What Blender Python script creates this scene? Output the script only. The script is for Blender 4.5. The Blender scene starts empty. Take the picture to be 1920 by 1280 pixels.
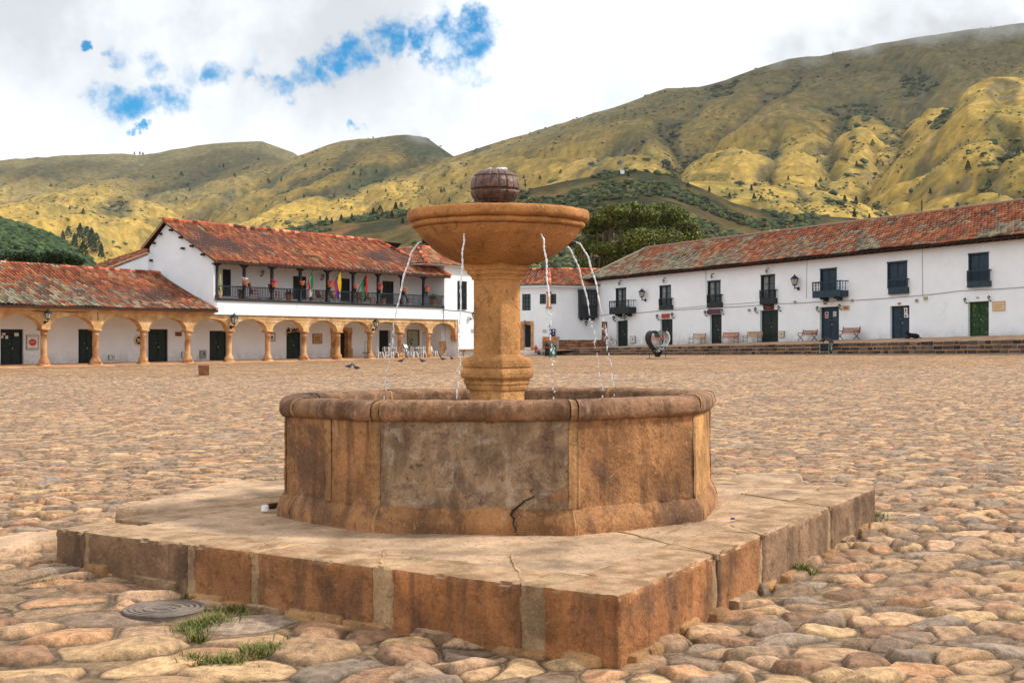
import bpy, math, random
import numpy as np
from mathutils import Vector
random.seed(7); rng = np.random.default_rng(7)
sc = bpy.context.scene
R = math.radians; pi = math.pi
# ---------------------------------------------------------------- camera
EYE = 1.65; FOC = 2400.0
cam = bpy.data.cameras.new("camera"); camo = bpy.data.objects.new("camera", cam)
sc.collection.objects.link(camo); sc.camera = camo
cam.sensor_width = 36; cam.lens = FOC/1920*36; cam.clip_start = .1; cam.clip_end = 20000
camo.location = (0, 0, EYE); camo.rotation_euler = (R(90), 0, 0)
# ---------------------------------------------------------------- exposure
sc.view_settings.view_transform = 'Standard'; sc.view_settings.look = 'None'
sc.view_settings.exposure = 0.32; sc.view_settings.gamma = 1
sc.cycles.volume_bounces = 2; sc.cycles.volume_max_steps = 64
sc.cycles.max_bounces = 6; sc.cycles.diffuse_bounces = 3; sc.cycles.transparent_max_bounces = 8
sc.cycles.use_denoising = True
# ---------------------------------------------------------------- sun
SUN = Vector((.74, .12, .70)).normalized()
sl = bpy.data.lights.new("sun", 'SUN'); sl.energy = 3.3; sl.angle = R(6); sl.color = (1, .955, .89)
so = bpy.data.objects.new("sun", sl); sc.collection.objects.link(so)
so.rotation_euler = SUN.to_track_quat('Z', 'Y').to_euler(); so.location = (0, 0, 60)
# ---------------------------------------------------------------- world: Nishita sky with broken clouds
W = bpy.data.worlds.new("World"); sc.world = W; W.use_nodes = True
nt = W.node_tree; nt.nodes.clear()
def N(nt, t, **k):
    n = nt.nodes.new(t)
    for a, b in k.items(): setattr(n, a, b)
    return n
def math_(nt, op, a, b=None, c=None, clamp=False):
    n = N(nt, 'ShaderNodeMath', operation=op, use_clamp=clamp)
    for i, x in enumerate((a, b, c)):
        if x is None: continue
        if hasattr(x, 'links'): nt.links.new(x, n.inputs[i])
        else: n.inputs[i].default_value = x
    return n.outputs[0]
def maprange(nt, v, a, b, c=0., d=1., mode='SMOOTHSTEP'):
    n = N(nt, 'ShaderNodeMapRange', interpolation_type=mode)
    nt.links.new(v, n.inputs[0])
    for i, x in zip((1, 2, 3, 4), (a, b, c, d)): n.inputs[i].default_value = x
    return n.outputs[0]
def mixc(nt, f, a, b, mode='MIX'):
    n = N(nt, 'ShaderNodeMix', data_type='RGBA', blend_type=mode)
    for s, x in ((0, f), (6, a), (7, b)):
        if hasattr(x, 'links'): nt.links.new(x, n.inputs[s])
        elif s: n.inputs[s].default_value = (*x[:3], 1)
        else: n.inputs[s].default_value = x
    return n.outputs[2]
def noise_(nt, vec, scale, detail=6, rough=.55, dist=0.):
    n = N(nt, 'ShaderNodeTexNoise'); n.inputs['Scale'].default_value = scale
    n.inputs['Detail'].default_value = detail; n.inputs['Roughness'].default_value = rough
    n.inputs['Distortion'].default_value = dist
    if vec is not None: nt.links.new(vec, n.inputs['Vector'])
    return n.outputs[0]
def pdir(px, py):
    return Vector(((px-960)/FOC, 1, (640-py)/FOC)).normalized()
tc = N(nt, 'ShaderNodeTexCoord').outputs['Generated']
sky = N(nt, 'ShaderNodeTexSky', sky_type='NISHITA'); sky.sun_disc = False
sky.sun_elevation = math.asin(SUN.z); sky.sun_rotation = math.atan2(SUN.x, SUN.y)
sky.altitude = 2100; sky.air_density = 1.0; sky.dust_density = .3; sky.ozone_density = 2.
# direction jittered by noise so that cloud rims are ragged
nz = N(nt, 'ShaderNodeTexNoise'); nz.inputs['Scale'].default_value = 17; nz.inputs['Detail'].default_value = 8
nz.inputs['Roughness'].default_value = .62
nt.links.new(tc, nz.inputs['Vector'])
sub = N(nt, 'ShaderNodeVectorMath', operation='SUBTRACT'); nt.links.new(nz.outputs['Color'], sub.inputs[0]); sub.inputs[1].default_value = (.5, .5, .5)
scl = N(nt, 'ShaderNodeVectorMath', operation='SCALE'); nt.links.new(sub.outputs[0], scl.inputs[0]); scl.inputs['Scale'].default_value = .078
jit = N(nt, 'ShaderNodeVectorMath', operation='ADD'); nt.links.new(tc, jit.inputs[0]); nt.links.new(scl.outputs[0], jit.inputs[1])
def blobs(lst, vec, soft=.25):
    acc = None
    for px, py, r, *wq in lst:
        d = N(nt, 'ShaderNodeVectorMath', operation='DISTANCE'); nt.links.new(vec, d.inputs[0]); d.inputs[1].default_value = pdir(px, py)
        m = maprange(nt, d.outputs['Value'], r/FOC*soft, r/FOC*1.25, 1, 0)
        if wq: m = math_(nt, 'MULTIPLY', m, wq[0])
        acc = m if acc is None else math_(nt, 'MAXIMUM', acc, m)
    return acc
holes = blobs([(862, 88, 82), (838, 50, 66), (890, 45, 56), (786, 60, 50), (722, 66, 54), (660, 86, 50), (605, 116, 48), (565, 145, 42),
               (527, 170, 46, .9), (470, 148, 30, .6), (405, 152, 42, .7), (300, 180, 50, .8), (285, 115, 38, .6), (234, 192, 58, .8), (222, 98, 28, .6), (470, 110, 40, .4), (350, 140, 40, .4),
               (640, 246, 22), (256, 255, 18), (150, 74, 18), (820, 100, 30)], jit.outputs[0], .2)
n1 = noise_(nt, tc, 26, 9, .62); 
cover = math_(nt, 'SUBTRACT', 1.0, math_(nt, 'MULTIPLY', maprange(nt, noise_(nt, tc, 44, 7, .65), .32, .52, .55, 1), maprange(nt, math_(nt, 'MULTIPLY', holes, maprange(nt, n1, .28, .60, .35, 1.2)), .14, .92)))
grey = blobs([(330, 20, 330), (620, 40, 290), (60, 10, 200), (470, 110, 170)], jit.outputs[0], .2)
grey2 = blobs([(1150, 190, 120), (1000, 240, 110), (1500, 110, 130), (1730, 50, 200), (880, 200, 70), (1330, 130, 90)], jit.outputs[0], .1)
n2 = noise_(nt, tc, 9, 7, .6)
n3 = noise_(nt, tc, 30, 7, .6)
shade = math_(nt, 'MULTIPLY', math_(nt, 'ADD', math_(nt, 'MULTIPLY', grey, 1.05), math_(nt, 'MULTIPLY', grey2, .5)), maprange(nt, n2, .28, .62, .35, 1))
shade = math_(nt, 'ADD', shade, math_(nt, 'MULTIPLY', maprange(nt, n3, .48, .75), .14), None, True)
cloud = mixc(nt, shade, (12.0, 12.4, 13.0), (7.3, 7.7, 8.2))
# away from the picture the clouds are thinner and less bright
skyc = mixc(nt, 1.0, sky.outputs[0], (.05, 1.12, 1.50), 'MULTIPLY')
col = mixc(nt, cover, skyc, cloud)
bg = N(nt, 'ShaderNodeBackground'); bg.inputs[1].default_value = .080; nt.links.new(col, bg.inputs[0])
out = N(nt, 'ShaderNodeOutputWorld'); nt.links.new(bg.outputs[0], out.inputs[0])

# ================================================================ helpers
def hsh(i, j, k=0):
    a = np.sin(i*127.1+j*311.7+k*74.7)*43758.5453
    return a-np.floor(a)
def vn(x, y, k=0):
    xi = np.floor(x); yi = np.floor(y); fx = x-xi; fy = y-yi
    fx = fx*fx*(3-2*fx); fy = fy*fy*(3-2*fy)
    a = hsh(xi, yi, k); b = hsh(xi+1, yi, k); c = hsh(xi, yi+1, k); d = hsh(xi+1, yi+1, k)
    return (a*(1-fx)+b*fx)*(1-fy)+(c*(1-fx)+d*fx)*fy
def fbm(x, y, o=4, k=0, g=.5):
    s = 0; a = 1; t = 0
    for i in range(o):
        s = s+a*vn(x, y, k+i*13); t += a; a *= g; x = x*2.03+5.1; y = y*2.03+1.7
    return s/t
def ridge(x, y, o=4, k=0):
    s = 0; a = 1; t = 0
    for i in range(o):
        s = s+a*(1-np.abs(2*vn(x, y, k+i*7)-1)); t += a; a *= .5; x = x*2.1+3.3; y = y*2.1+9.1
    return s/t
def sstep(a, b, x):
    t = np.clip((x-a)/(b-a), 0, 1); return t*t*(3-2*t)

class Frame:
    """a facade: s runs along the wall, d out of it, z up; k lets the wall climb with the street"""
    def __init__(s, O, u, n, k=0.):
        s.O = Vector(O); s.u = Vector((*u, 0)).normalized(); s.n = Vector((*n, 0)).normalized(); s.k = k
    def P(s, a, d, z): return s.O+s.u*a+s.n*d+Vector((0, 0, z+s.k*a))
    def px(s, x, y, d=0.):
        ray = Vector(((x-960)/FOC, 1, (640-y)/FOC)); C = Vector((0, 0, EYE))
        t = (d-(C-s.O).dot(s.n))/ray.dot(s.n); p = C+ray*t; a = (p-s.O).dot(s.u)
        return a, p.z-s.O.z-s.k*a
class MB:
    def __init__(s, F=None): s.v = []; s.f = []; s.c = []; s.F = F; s.hc = False
    def add(s, vs, fs, col=None):
        o = len(s.v); F = s.F
        s.v += [tuple(F.P(*p)) for p in vs] if F else [tuple(p) for p in vs]
        s.f += [tuple(i+o for i in f) for f in fs]
        if col is not None: s.hc = True
        s.c += [col or (1, 1, 1)]*len(fs)
    def box(s, x0, x1, y0, y1, z0, z1, col=None):
        s.add([(x0, y0, z0), (x1, y0, z0), (x1, y1, z0), (x0, y1, z0), (x0, y0, z1), (x1, y0, z1), (x1, y1, z1), (x0, y1, z1)],
              [(0, 3, 2, 1), (4, 5, 6, 7), (0, 1, 5, 4), (1, 2, 6, 5), (2, 3, 7, 6), (3, 0, 4, 7)], col)
    def hexa(s, p, col=None):
        s.add(p, [(0, 3, 2, 1), (4, 5, 6, 7), (0, 1, 5, 4), (1, 2, 6, 5), (2, 3, 7, 6), (3, 0, 4, 7)], col)
    def prism(s, poly, d0, d1, ax='y', col=None):
        n = len(poly)
        m = {'y': lambda a, b, d: (a, d, b), 'x': lambda a, b, d: (d, a, b), 'z': lambda a, b, d: (a, b, d)}[ax]
        s.add([m(a, b, d0) for a, b in poly]+[m(a, b, d1) for a, b in poly],
              [tuple(range(n))[::-1], tuple(range(n, 2*n))]+[(i, (i+1) % n, (i+1) % n+n, i+n) for i in range(n)], col)
    def tube(s, pts, r, n=8, col=None, cap=True):
        pts = [Vector(p) for p in pts]; m = len(pts)
        rs = r if isinstance(r, (list, tuple)) else [r]*m
        vs = []; up = None
        for i, p in enumerate(pts):
            t = (pts[min(i+1, m-1)]-pts[max(i-1, 0)]).normalized()
            if up is None: up = Vector((0, 0, 1)) if abs(t.z) < .9 else Vector((1, 0, 0))
            a = t.cross(up).normalized(); b = a.cross(t); up = b
            for k in range(n):
                th = 2*pi*k/n; vs.append(p+a*math.cos(th)*rs[i]+b*math.sin(th)*rs[i])
        fs = [(i*n+k, i*n+(k+1) % n, (i+1)*n+(k+1) % n, (i+1)*n+k) for i in range(m-1) for k in range(n)]
        if cap: fs += [tuple(range(n))[::-1], tuple(range((m-1)*n, m*n))]
        s.add(vs, fs, col)
    def lathe(s, c, prof, n=24, col=None, cap=True, rot=0.):
        vs = []; m = len(prof)
        for r, z in prof:
            for k in range(n):
                th = 2*pi*k/n+rot; vs.append((c[0]+r*math.cos(th), c[1]+r*math.sin(th), c[2]+z))
        fs = [(i*n+k, i*n+(k+1) % n, (i+1)*n+(k+1) % n, (i+1)*n+k) for i in range(m-1) for k in range(n)]
        if cap: fs += [tuple(range(n))[::-1], tuple(range((m-1)*n, m*n))]
        s.add(vs, fs, col)
    def ball(s, c, r, nu=12, nv=8, col=None):
        rx, ry, rz = r if isinstance(r, (tuple, list)) else (r, r, r)
        vs = [(c[0], c[1], c[2]-rz)]
        for j in range(1, nv):
            ph = -pi/2+pi*j/nv
            for i in range(nu):
                th = 2*pi*i/nu; vs.append((c[0]+rx*math.cos(ph)*math.cos(th), c[1]+ry*math.cos(ph)*math.sin(th), c[2]+rz*math.sin(ph)))
        vs.append((c[0], c[1], c[2]+rz)); top = len(vs)-1
        fs = [(0, 1+(i+1) % nu, 1+i) for i in range(nu)]
        for j in range(nv-2):
            for i in range(nu): fs.append((1+j*nu+i, 1+j*nu+(i+1) % nu, 1+(j+1)*nu+(i+1) % nu, 1+(j+1)*nu+i))
        fs += [(1+(nv-2)*nu+i, 1+(nv-2)*nu+(i+1) % nu, top) for i in range(nu)]
        s.add(vs, fs, col)
    def quad(s, a, b, c, d, col=None): s.add([a, b, c, d], [(0, 1, 2, 3)], col)
    def build(s, name, mat=None, parent=None, smooth=False, loc=None, **k):
        o = mesh_obj(name, s.v, s.f, mat, parent, smooth, s.c if s.hc else None)
        if loc is not None: o.location = loc
        return tag(o, **k) if k else o
def mesh_obj(name, v, f, mat=None, parent=None, smooth=False, fcol=None, vcol=None):
    me = bpy.data.meshes.new(name)
    if isinstance(f, np.ndarray):
        v = np.asarray(v, dtype=np.float32); me.vertices.add(len(v)); me.vertices.foreach_set('co', v.ravel())
        k = f.shape[1]; me.loops.add(f.size); me.loops.foreach_set('vertex_index', f.astype(np.int32).ravel())
        me.polygons.add(len(f)); me.polygons.foreach_set('loop_start', np.arange(0, f.size, k, dtype=np.int32))
        me.polygons.foreach_set('loop_total', np.full(len(f), k, dtype=np.int32))
        me.update(calc_edges=True)
    else:
        me.from_pydata([tuple(p) for p in v], [], f); me.update()
    for dom, cc in (('FACE', fcol), ('POINT', vcol)):
        if cc is None: continue
        cc = np.asarray(cc, dtype=np.float32); cc = np.concatenate([cc, np.ones((len(cc), 1), np.float32)], 1)
        at = me.attributes.new('Col', 'FLOAT_COLOR', dom); at.data.foreach_set('color', cc.ravel())
    if smooth: me.polygons.foreach_set('use_smooth', np.ones(len(me.polygons), dtype=bool))
    if mat: me.materials.append(mat)
    o = bpy.data.objects.new(name, me); sc.collection.objects.link(o)
    if parent is not None:
        o.parent = parent
        p = parent; w = Vector((0, 0, 0)); rot = False
        while p: w += p.location; p = p.parent
        if parent.get('local') or (parent.parent and parent.parent.get('local')): pass
        else: o.location = -w
    return o
def tag(o, label=None, cat=None, group=None, kind=None):
    if label: o['label'] = label
    if cat: o['category'] = cat
    if group: o['group'] = group
    if kind: o['kind'] = kind
    return o
def thing(name, label, cat, loc=(0, 0, 0), rz=0., group=None, local=False):
    o = bpy.data.objects.new(name, None); sc.collection.objects.link(o); o.location = loc; o.rotation_euler = (0, 0, rz)
    o.empty_display_size = .2
    if local: o['local'] = 1
    return tag(o, label, cat, group)
def dup(root, loc, rz=0., label=None, scale=None):
    r = root.copy(); sc.collection.objects.link(r); r.location = loc; r.rotation_euler = (0, 0, rz)
    if scale: r.scale = (scale,)*3 if not isinstance(scale, (tuple, list)) else scale
    if label: r['label'] = label
    for ch in list(root.children):
        c = ch.copy(); sc.collection.objects.link(c); c.parent = r
        for g in list(ch.children):
            d = g.copy(); sc.collection.objects.link(d); d.parent = c
    return r

def mat(name, ramp, scale=4, detail=8, rough=.85, bump=.3, bscale=30, bdist=.01, overlays=(), vcol=False, stretch=(1, 1, 1),
        metallic=0., fine=.0, spec=.3, extra=None):
    m = bpy.data.materials.new(name); m.use_nodes = True; nt = m.node_tree; nt.nodes.clear()
    tc = N(nt, 'ShaderNodeTexCoord').outputs['Object']
    mp = N(nt, 'ShaderNodeMapping'); mp.inputs['Scale'].default_value = stretch; nt.links.new(tc, mp.inputs[0]); vec = mp.outputs[0]
    if isinstance(ramp[0], (int, float)): ramp = [(0, ramp), (1, ramp)]
    n = noise_(nt, vec, scale, detail, .6)
    cr = N(nt, 'ShaderNodeValToRGB'); e = cr.color_ramp.elements
    while len(e) < len(ramp): e.new(.5)
    for i, (p, c) in enumerate(ramp): e[i].position = p; e[i].color = (*c, 1)
    nt.links.new(n, cr.inputs[0]); col = cr.outputs[0]
    if vcol:
        at = N(nt, 'ShaderNodeAttribute', attribute_name='Col'); col = mixc(nt, 1., col, at.outputs['Color'], 'MULTIPLY')
    for (sc_, lo, hi, c, amt) in overlays:
        k = noise_(nt, vec, sc_, 7, .65, .4); k = math_(nt, 'MULTIPLY', maprange(nt, k, lo, hi), amt)
        col = mixc(nt, k, col, c)
    if fine:
        k = noise_(nt, vec, bscale*2.2, 3, .7); k = maprange(nt, k, .3, .7, 1-fine, 1+fine, 'LINEAR')
        col = mixc(nt, 1., col, k, 'MULTIPLY')
    if extra: col = extra(nt, vec, col)
    b = N(nt, 'ShaderNodeBsdfPrincipled'); nt.links.new(col, b.inputs['Base Color'])
    b.inputs['Roughness'].default_value = rough; b.inputs['Metallic'].default_value = metallic
    b.inputs['Specular IOR Level'].default_value = spec
    if bump:
        h = noise_(nt, vec, bscale, 6, .65)
        bm = N(nt, 'ShaderNodeBump'); bm.inputs['Strength'].default_value = bump; bm.inputs['Distance'].default_value = bdist
        nt.links.new(h, bm.inputs['Height']); nt.links.new(bm.outputs[0], b.inputs['Normal'])
    o = N(nt, 'ShaderNodeOutputMaterial'); nt.links.new(b.outputs[0], o.inputs[0])
    return m
def L(r, g, b): return tuple((x/255/12.92 if x/255 < .04045 else ((x/255+.055)/1.055)**2.4) for x in (r, g, b))

def ground_hit(px, py, z):
    t = (EYE-z)*FOC/(py-640); return ((px-960)/FOC*t, t, z)

# ================================================================ ground of the square
GP = [(0, 6, 0), (3, 6, 0), (-3, 6.2, 0), (0, 12, .0), (3, 11.3, .02), (-27.3, 74, .02), (-20, 84, .16), (-13.8, 95, .28), (-6.9, 103.5, .42), (4.3, 114.5, .30), (29.4, 73.2, .93),
      (20, 89, .62), (12, 101, .48), (0, 40, .05), (-10, 40, .02), (12, 40, .22), (0, 70, .16), (-8, 20, 0), (8, 20, .05)]
def gb(X, Y): return [np.ones_like(X), X, Y, X*Y/50, Y*Y/100, X*X/100, Y**3/1e4]
_A = np.array([[float(c) for c in gb(np.float64(x), np.float64(y))] for x, y, z in GP])
_c = np.linalg.lstsq(_A, np.array([g[2] for g in GP]), rcond=None)[0]
def G(X, Y):
    X = np.asarray(X, dtype=float); Y = np.asarray(Y, dtype=float); Yc = np.clip(Y, 0, 116); Xc = np.clip(X, -42, 45)
    z = sum(c*b for c, b in zip(_c, gb(Xc, Yc)))
    w = sstep(9, 30, np.hypot(X, Y-8)); z = z*w
    # the paving is higher at the left corner of the stone platform
    return z+.15*np.exp(-((X+3.2)**2/2.2+(Y-9.3)**2/2.6))+.05*np.exp(-((X-3.4)**2/3+(Y-11.3)**2/3))
MAN = ground_hit(308, 1152, .02)           # manhole cover
PAL = np.array([L(184, 152, 120), L(174, 144, 114), L(166, 138, 112), L(150, 126, 104), L(178, 138, 106), L(150, 118, 94), L(188, 158, 122), L(138, 118, 102), L(148, 132, 118), L(176, 146, 120)])*np.array([.88, .815, .725])
MORT = np.array(L(160, 130, 98))*.64
def cobble(X, Y):
    """height, colour and stone mask of the round paving stones at ground points"""
    # the stones are bigger and further apart in the left foreground
    dx = X+1.9; dy = Y-6.6; rr = np.sqrt(dx*dx+dy*dy); s = .64+.36*sstep(.8, 3.2, rr)
    px = (X-dx)+dx*s; py = (Y-dy)+dy*s
    wx = px+.05*(fbm(px*3.1, py*3.1, 2, 3)-.5)*2+.004*(fbm(px*17, py*17, 2, 5)-.5)*2; wy = py+.05*(fbm(px*3.1+9, py*3.1, 2, 4)-.5)*2+.004*(fbm(px*17, py*17+7, 2, 6)-.5)*2
    a = .35; cx = (wx*math.cos(a)+wy*math.sin(a))/.31; cy = (-wx*math.sin(a)+wy*math.cos(a))/.215
    i0 = np.floor(cx); j0 = np.floor(cy)
    F1 = np.full(X.shape, 9.); F2 = np.full(X.shape, 9.); I = np.zeros(X.shape); J = np.zeros(X.shape); DX = np.zeros(X.shape); DY = np.zeros(X.shape)
    for di in (-1, 0, 1):
        for dj in (-1, 0, 1):
            i = i0+di; j = j0+dj
            qx = i+.5+(hsh(i, j, 1)-.5)*.85; qy = j+.5+(hsh(i, j, 2)-.5)*.85
            th = hsh(i, j, 8)*pi; el = .75+.5*hsh(i, j, 9)
            ex = cx-qx; ey = cy-qy; rx = ex*np.cos(th)+ey*np.sin(th); ry = -ex*np.sin(th)+ey*np.cos(th)
            d = np.sqrt((rx*el)**2+(ry/el)**2)-.22*(hsh(i, j, 3)-.5)
            m = d < F1; m2 = (~m) & (d < F2)
            F2 = np.where(m, F1, np.where(m2, d, F2)); F1 = np.where(m, d, F1)
            I = np.where(m, i, I); J = np.where(m, j, J); DX = np.where(m, rx, DX); DY = np.where(m, ry, DY)
    e = (F2-F1)*.9
    lim = .62+.25*hsh(I, J, 4)
    e2 = np.minimum(e*1.0, (lim-F1)*1.25)
    g = .035+.05*hsh(I, J, 5)+.05*(fbm(px*2.2, py*2.2, 2, 31)-.5)
    en = np.clip((e2-g)/.26, 0, 1)
    hh = .45+.75*hsh(I, J, 6); hh = np.where(hsh(I, J, 7) < .10, .18, hh)
    prof = np.clip(1-(1-en)**2.4, 0, 1)
    mask = sstep(.0, .07, en)
    til = (DX*(hsh(I, J, 10)-.5)+DY*(hsh(I, J, 11)-.5))*1.1
    h = (.056*hh*prof*(1+til)+mask*.010*(fbm(wx*9, wy*9, 3, 12)-.5)*2+mask*.004*(ridge(wx*14+I, wy*14+J, 3, 15)-.5)) + (1-mask)*.012*(fbm(px*14, py*14, 3, 20)-.5)
    for q_ in (0, 1):   # broken faces
        th_ = hsh(I, J, 33+q_)*2*pi; capf = (.80+.5*hsh(I, J, 35+q_))+1.5*(DX*np.cos(th_)+DY*np.sin(th_)); cz = .056*hh*np.clip(capf, .15, 9); h = np.where(mask > .3, np.minimum(h, cz+.004*(fbm(wx*12, wy*12, 2, 37)-.5)), h)
    sand = .014*sstep(.40, .80, fbm(px*.8, py*.8, 3, 91))+.006*(fbm(px*20, py*20, 2, 92)-.5); bury = sand > h; mask = np.where(bury, mask*sstep(.006, .0, sand-h), mask); h = np.maximum(h, sand)
    # worn facets and fissures
    cr = ridge(wx*2.6+I*3.1, wy*4.4+J*1.7, 2, 41); h = h-mask*.012*sstep(.90, .985, cr)
    c = PAL[(hsh(I, J, 12)*len(PAL)).astype(int) % len(PAL)]*(.78+.4*hsh(I, J, 13))[..., None]
    st = fbm(wx*6+I*5, wy*14+J*3, 4, 50)[..., None]; c = c*(.82+.36*st)
    mo = MORT*(.55+.85*fbm(px*5, py*5, 4, 60))[..., None]
    dark = sstep(.04, 0., np.abs(en-.0)+.0)*0
    col = mo*(1-mask[..., None])+c*mask[..., None]*(.86+.2*en)[..., None]
    col = col*(1-.45*mask*sstep(.92, .99, cr))[..., None]; gap = np.exp(-((e2-g+.01)/.045)**2); col = col*(1-.78*gap*(.5+.6*fbm(px*3, py*3, 2, 71)))[..., None]  # ambient shade between the stones is painted into the colour
    return h, col, mask
def polar_sheet(rows, us, zf, name, mat, smooth=True, keep=None, vc=True):
    U, Y = np.meshgrid(us, rows); X = U*Y
    r = zf(X, Y, U); Z, C = r if isinstance(r, tuple) else (r, None)
    v = np.stack([X, Y, Z], -1).reshape(-1, 3); n = len(us); m = len(rows)
    i = np.arange((m-1)*(n-1)); i = i//(n-1)*n+i % (n-1)
    f = np.stack([i, i+1, i+n+1, i+n], -1)
    return mesh_obj(name, v, f, mat, None, smooth, None, C.reshape(-1, 3) if C is not None else None)

# platform outline (used by the paving too)
ZP = .378
PN = Vector(ground_hit(1158, 1116, ZP)); PL = Vector(ground_hit(105, 990, ZP)); PR = Vector(ground_hit(1642, 915, ZP)); PB = PL+PR-PN
def in_quad(X, Y, P, grow=0.):
    c = sum(P, Vector())/4; r = np.ones(X.shape, bool)
    for i in range(4):
        a = P[i]; b = P[(i+1) % 4]; e = (b-a); nx, ny = -e.y, e.x; l = math.hypot(nx, ny); nx /= l; ny /= l
        s = 1 if (c.x-a.x)*nx+(c.y-a.y)*ny > 0 else -1
        r &= ((X-a.x)*nx+(Y-a.y)*ny)*s > -grow
    return r
def ramp_cob(nt, vec, col): return col
M_cob = mat('cobblestone', [(.34, (.62, .62, .63)), (.5, (.98, .98, .97)), (.66, (1.36, 1.34, 1.3))], scale=16, detail=12, rough=.8, bump=.9, bscale=50, bdist=.010, vcol=True, fine=.30,
            overlays=[(1.1, .56, .8, tuple(MORT*.8), .45), (34, .56, .66, L(92, 78, 66), .55), (70, .62, .68, L(206, 184, 156), .4)], spec=.25)
nr = [4.6]
while nr[-1] < 58: nr.append(nr[-1]+.00100*nr[-1]**1.3)
def near_z(X, Y, U=None):
    h, c, mk = cobble(X, Y); z = G(X, Y)+h*(1-.42*sstep(9, 20, Y))
    d = np.hypot(X-MAN[0], Y-MAN[1]); w = sstep(.22, .30, d); z = z*w+(G(X, Y)+.012)*(1-w)
    z = np.where(in_quad(X, Y, [PN, PL, PB, PR], -.12), -.05, z)
    return z, c
polar_sheet(np.array(nr), np.arange(-.60, .6001, .00122), near_z, 'cobblestone_paving', M_cob)['kind'] = 'structure'
# the far part of the square: the same stones, coloured by cells
def far_extra(nt, vec, col):
    v = N(nt, 'ShaderNodeTexVoronoi'); v.inputs['Scale'].default_value = 3.6; v.inputs['Randomness'].default_value = .9; nt.links.new(vec, v.inputs['Vector'])
    cr = N(nt, 'ShaderNodeValToRGB'); e = cr.color_ramp.elements; sep = N(nt, 'ShaderNodeSeparateColor'); nt.links.new(v.outputs['Color'], sep.inputs[0])
    for k in range(5): e.new(.5)
    cr.color_ramp.interpolation = 'CONSTANT'
    for k, q in enumerate([6, 1, 5, 0, 4, 3, 7]): e[k].position = k/7; e[k].color = (*(PAL[q]*1.0), 1)
    nt.links.new(sep.outputs[0], cr.inputs[0])
    ve = N(nt, 'ShaderNodeTexVoronoi', feature='DISTANCE_TO_EDGE'); ve.inputs['Scale'].default_value = 3.6; ve.inputs['Randomness'].default_value = .9; nt.links.new(vec, ve.inputs['Vector'])
    k = maprange(nt, ve.outputs['Distance'], .03, .13)
    c = mixc(nt, k, tuple(MORT*.72), cr.outputs[0])
    return mixc(nt, 1., c, col, 'MULTIPLY')
M_far = mat('distant_cobblestone', [(.3, (.8, .78, .76)), (.5, (1., .98, .96)), (.7, (1.2, 1.17, 1.1))], scale=.35, detail=12, rough=.85, bump=1., bscale=4, bdist=.05, extra=far_extra, spec=.15)
fr = [57.4]
while fr[-1] < 150: fr.append(fr[-1]*1.0045+.02)
def far_z(X, Y, U):
    z = G(X, Y)+.05*(fbm(X*1.6, Y*1.6, 3, 80)-.5)*sstep(57.4, 60, Y)+.018
    return z
polar_sheet(np.array(fr), np.arange(-.62, .62, .0035), far_z, 'far_paving', M_far)['kind'] = 'structure'
M_soil = mat('soil', [(.3, L(120, 105, 60)), (.7, L(150, 135, 80))], scale=.02, bump=.4)
gb_ = MB(); gb_.quad((-9000, -3000, -.35), (9000, -3000, -.35), (9000, 9000, -.35), (-9000, 9000, -.35)); gb_.build('ground', M_soil, kind='structure')
g2 = MB()   # town ground under and behind the houses
xs = np.linspace(-160, 160, 41); ys = np.linspace(-20, 230, 41)
for j in range(41):
    for i in range(41): g2.v.append((float(xs[i]), float(ys[j]), float(G(xs[i], ys[j]))-.16-.1*(ys[j] < 40)))
g2.f = [(j*41+i, j*41+i+1, (j+1)*41+i+1, (j+1)*41+i) for j in range(40) for i in range(40)]
g2.c = [(1, 1, 1)]*len(g2.f); g2.build('town_ground', M_far, kind='structure')
# ================================================================ mountains
LAY = {
 'A': dict(p=[(-900, 420), (-400, 330), (0, 299), (100, 292), (210, 287), (270, 290), (330, 279), (400, 268), (490, 264), (550, 285), (620, 330), (800, 440), (1000, 520)], Yr=2600, Y0=500, amp=170, w=230),
 'B': dict(p=[(300, 520), (420, 400), (520, 310), (560, 290), (640, 263), (700, 258), (760, 252), (800, 256), (850, 292), (920, 350), (1000, 420), (1200, 520)], Yr=2200, Y0=500, amp=140, w=200),
 'C': dict(p=[(-200, 560), (100, 500), (300, 460), (420, 410), (560, 382), (680, 345), (760, 318), (850, 291), (960, 258), (1080, 222), (1150, 200), (1250, 165), (1310, 163), (1360, 150), (1420, 128), (1480, 110), (1540, 103), (1600, 92), (1680, 75), (1780, 60), (1920, 42), (2200, 10), (2800, 0)], Yr=1850, Y0=300, amp=150, w=180),
 'D': dict(p=[(1480, 560), (1560, 480), (1600, 405), (1630, 357), (1680, 300), (1740, 235), (1780, 200), (1815, 165), (1860, 142), (1920, 146), (2000, 150), (2200, 100), (2800, 60)], Yr=1000, Y0=260, amp=64, w=100),
 'H': dict(p=[(1100, 480), (1200, 400), (1270, 342), (1330, 338), (1385, 345), (1430, 350), (1485, 344), (1550, 358), (1595, 372), (1640, 392), (1690, 415), (1760, 480)], Yr=760, Y0=300, amp=28, w=60),
 'E': dict(p=[(250, 500), (400, 450), (480, 432), (560, 426), (620, 414), (700, 402), (800, 388), (900, 376), (960, 368), (1000, 352), (1080, 335), (1150, 322), (1200, 320), (1250, 328), (1310, 350), (1370, 378), (1430, 394), (1500, 402), (1600, 408), (1700, 420), (1850, 440), (2100, 480)], Yr=480, Y0=170, amp=13, w=50),
 'F': dict(p=[(-800, 380), (-300, 380), (-60, 400), (0, 413), (60, 430), (110, 452), (150, 478), (200, 520), (300, 590)], Yr=420, Y0=170, amp=10, w=60),
}
CARVE = []
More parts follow.
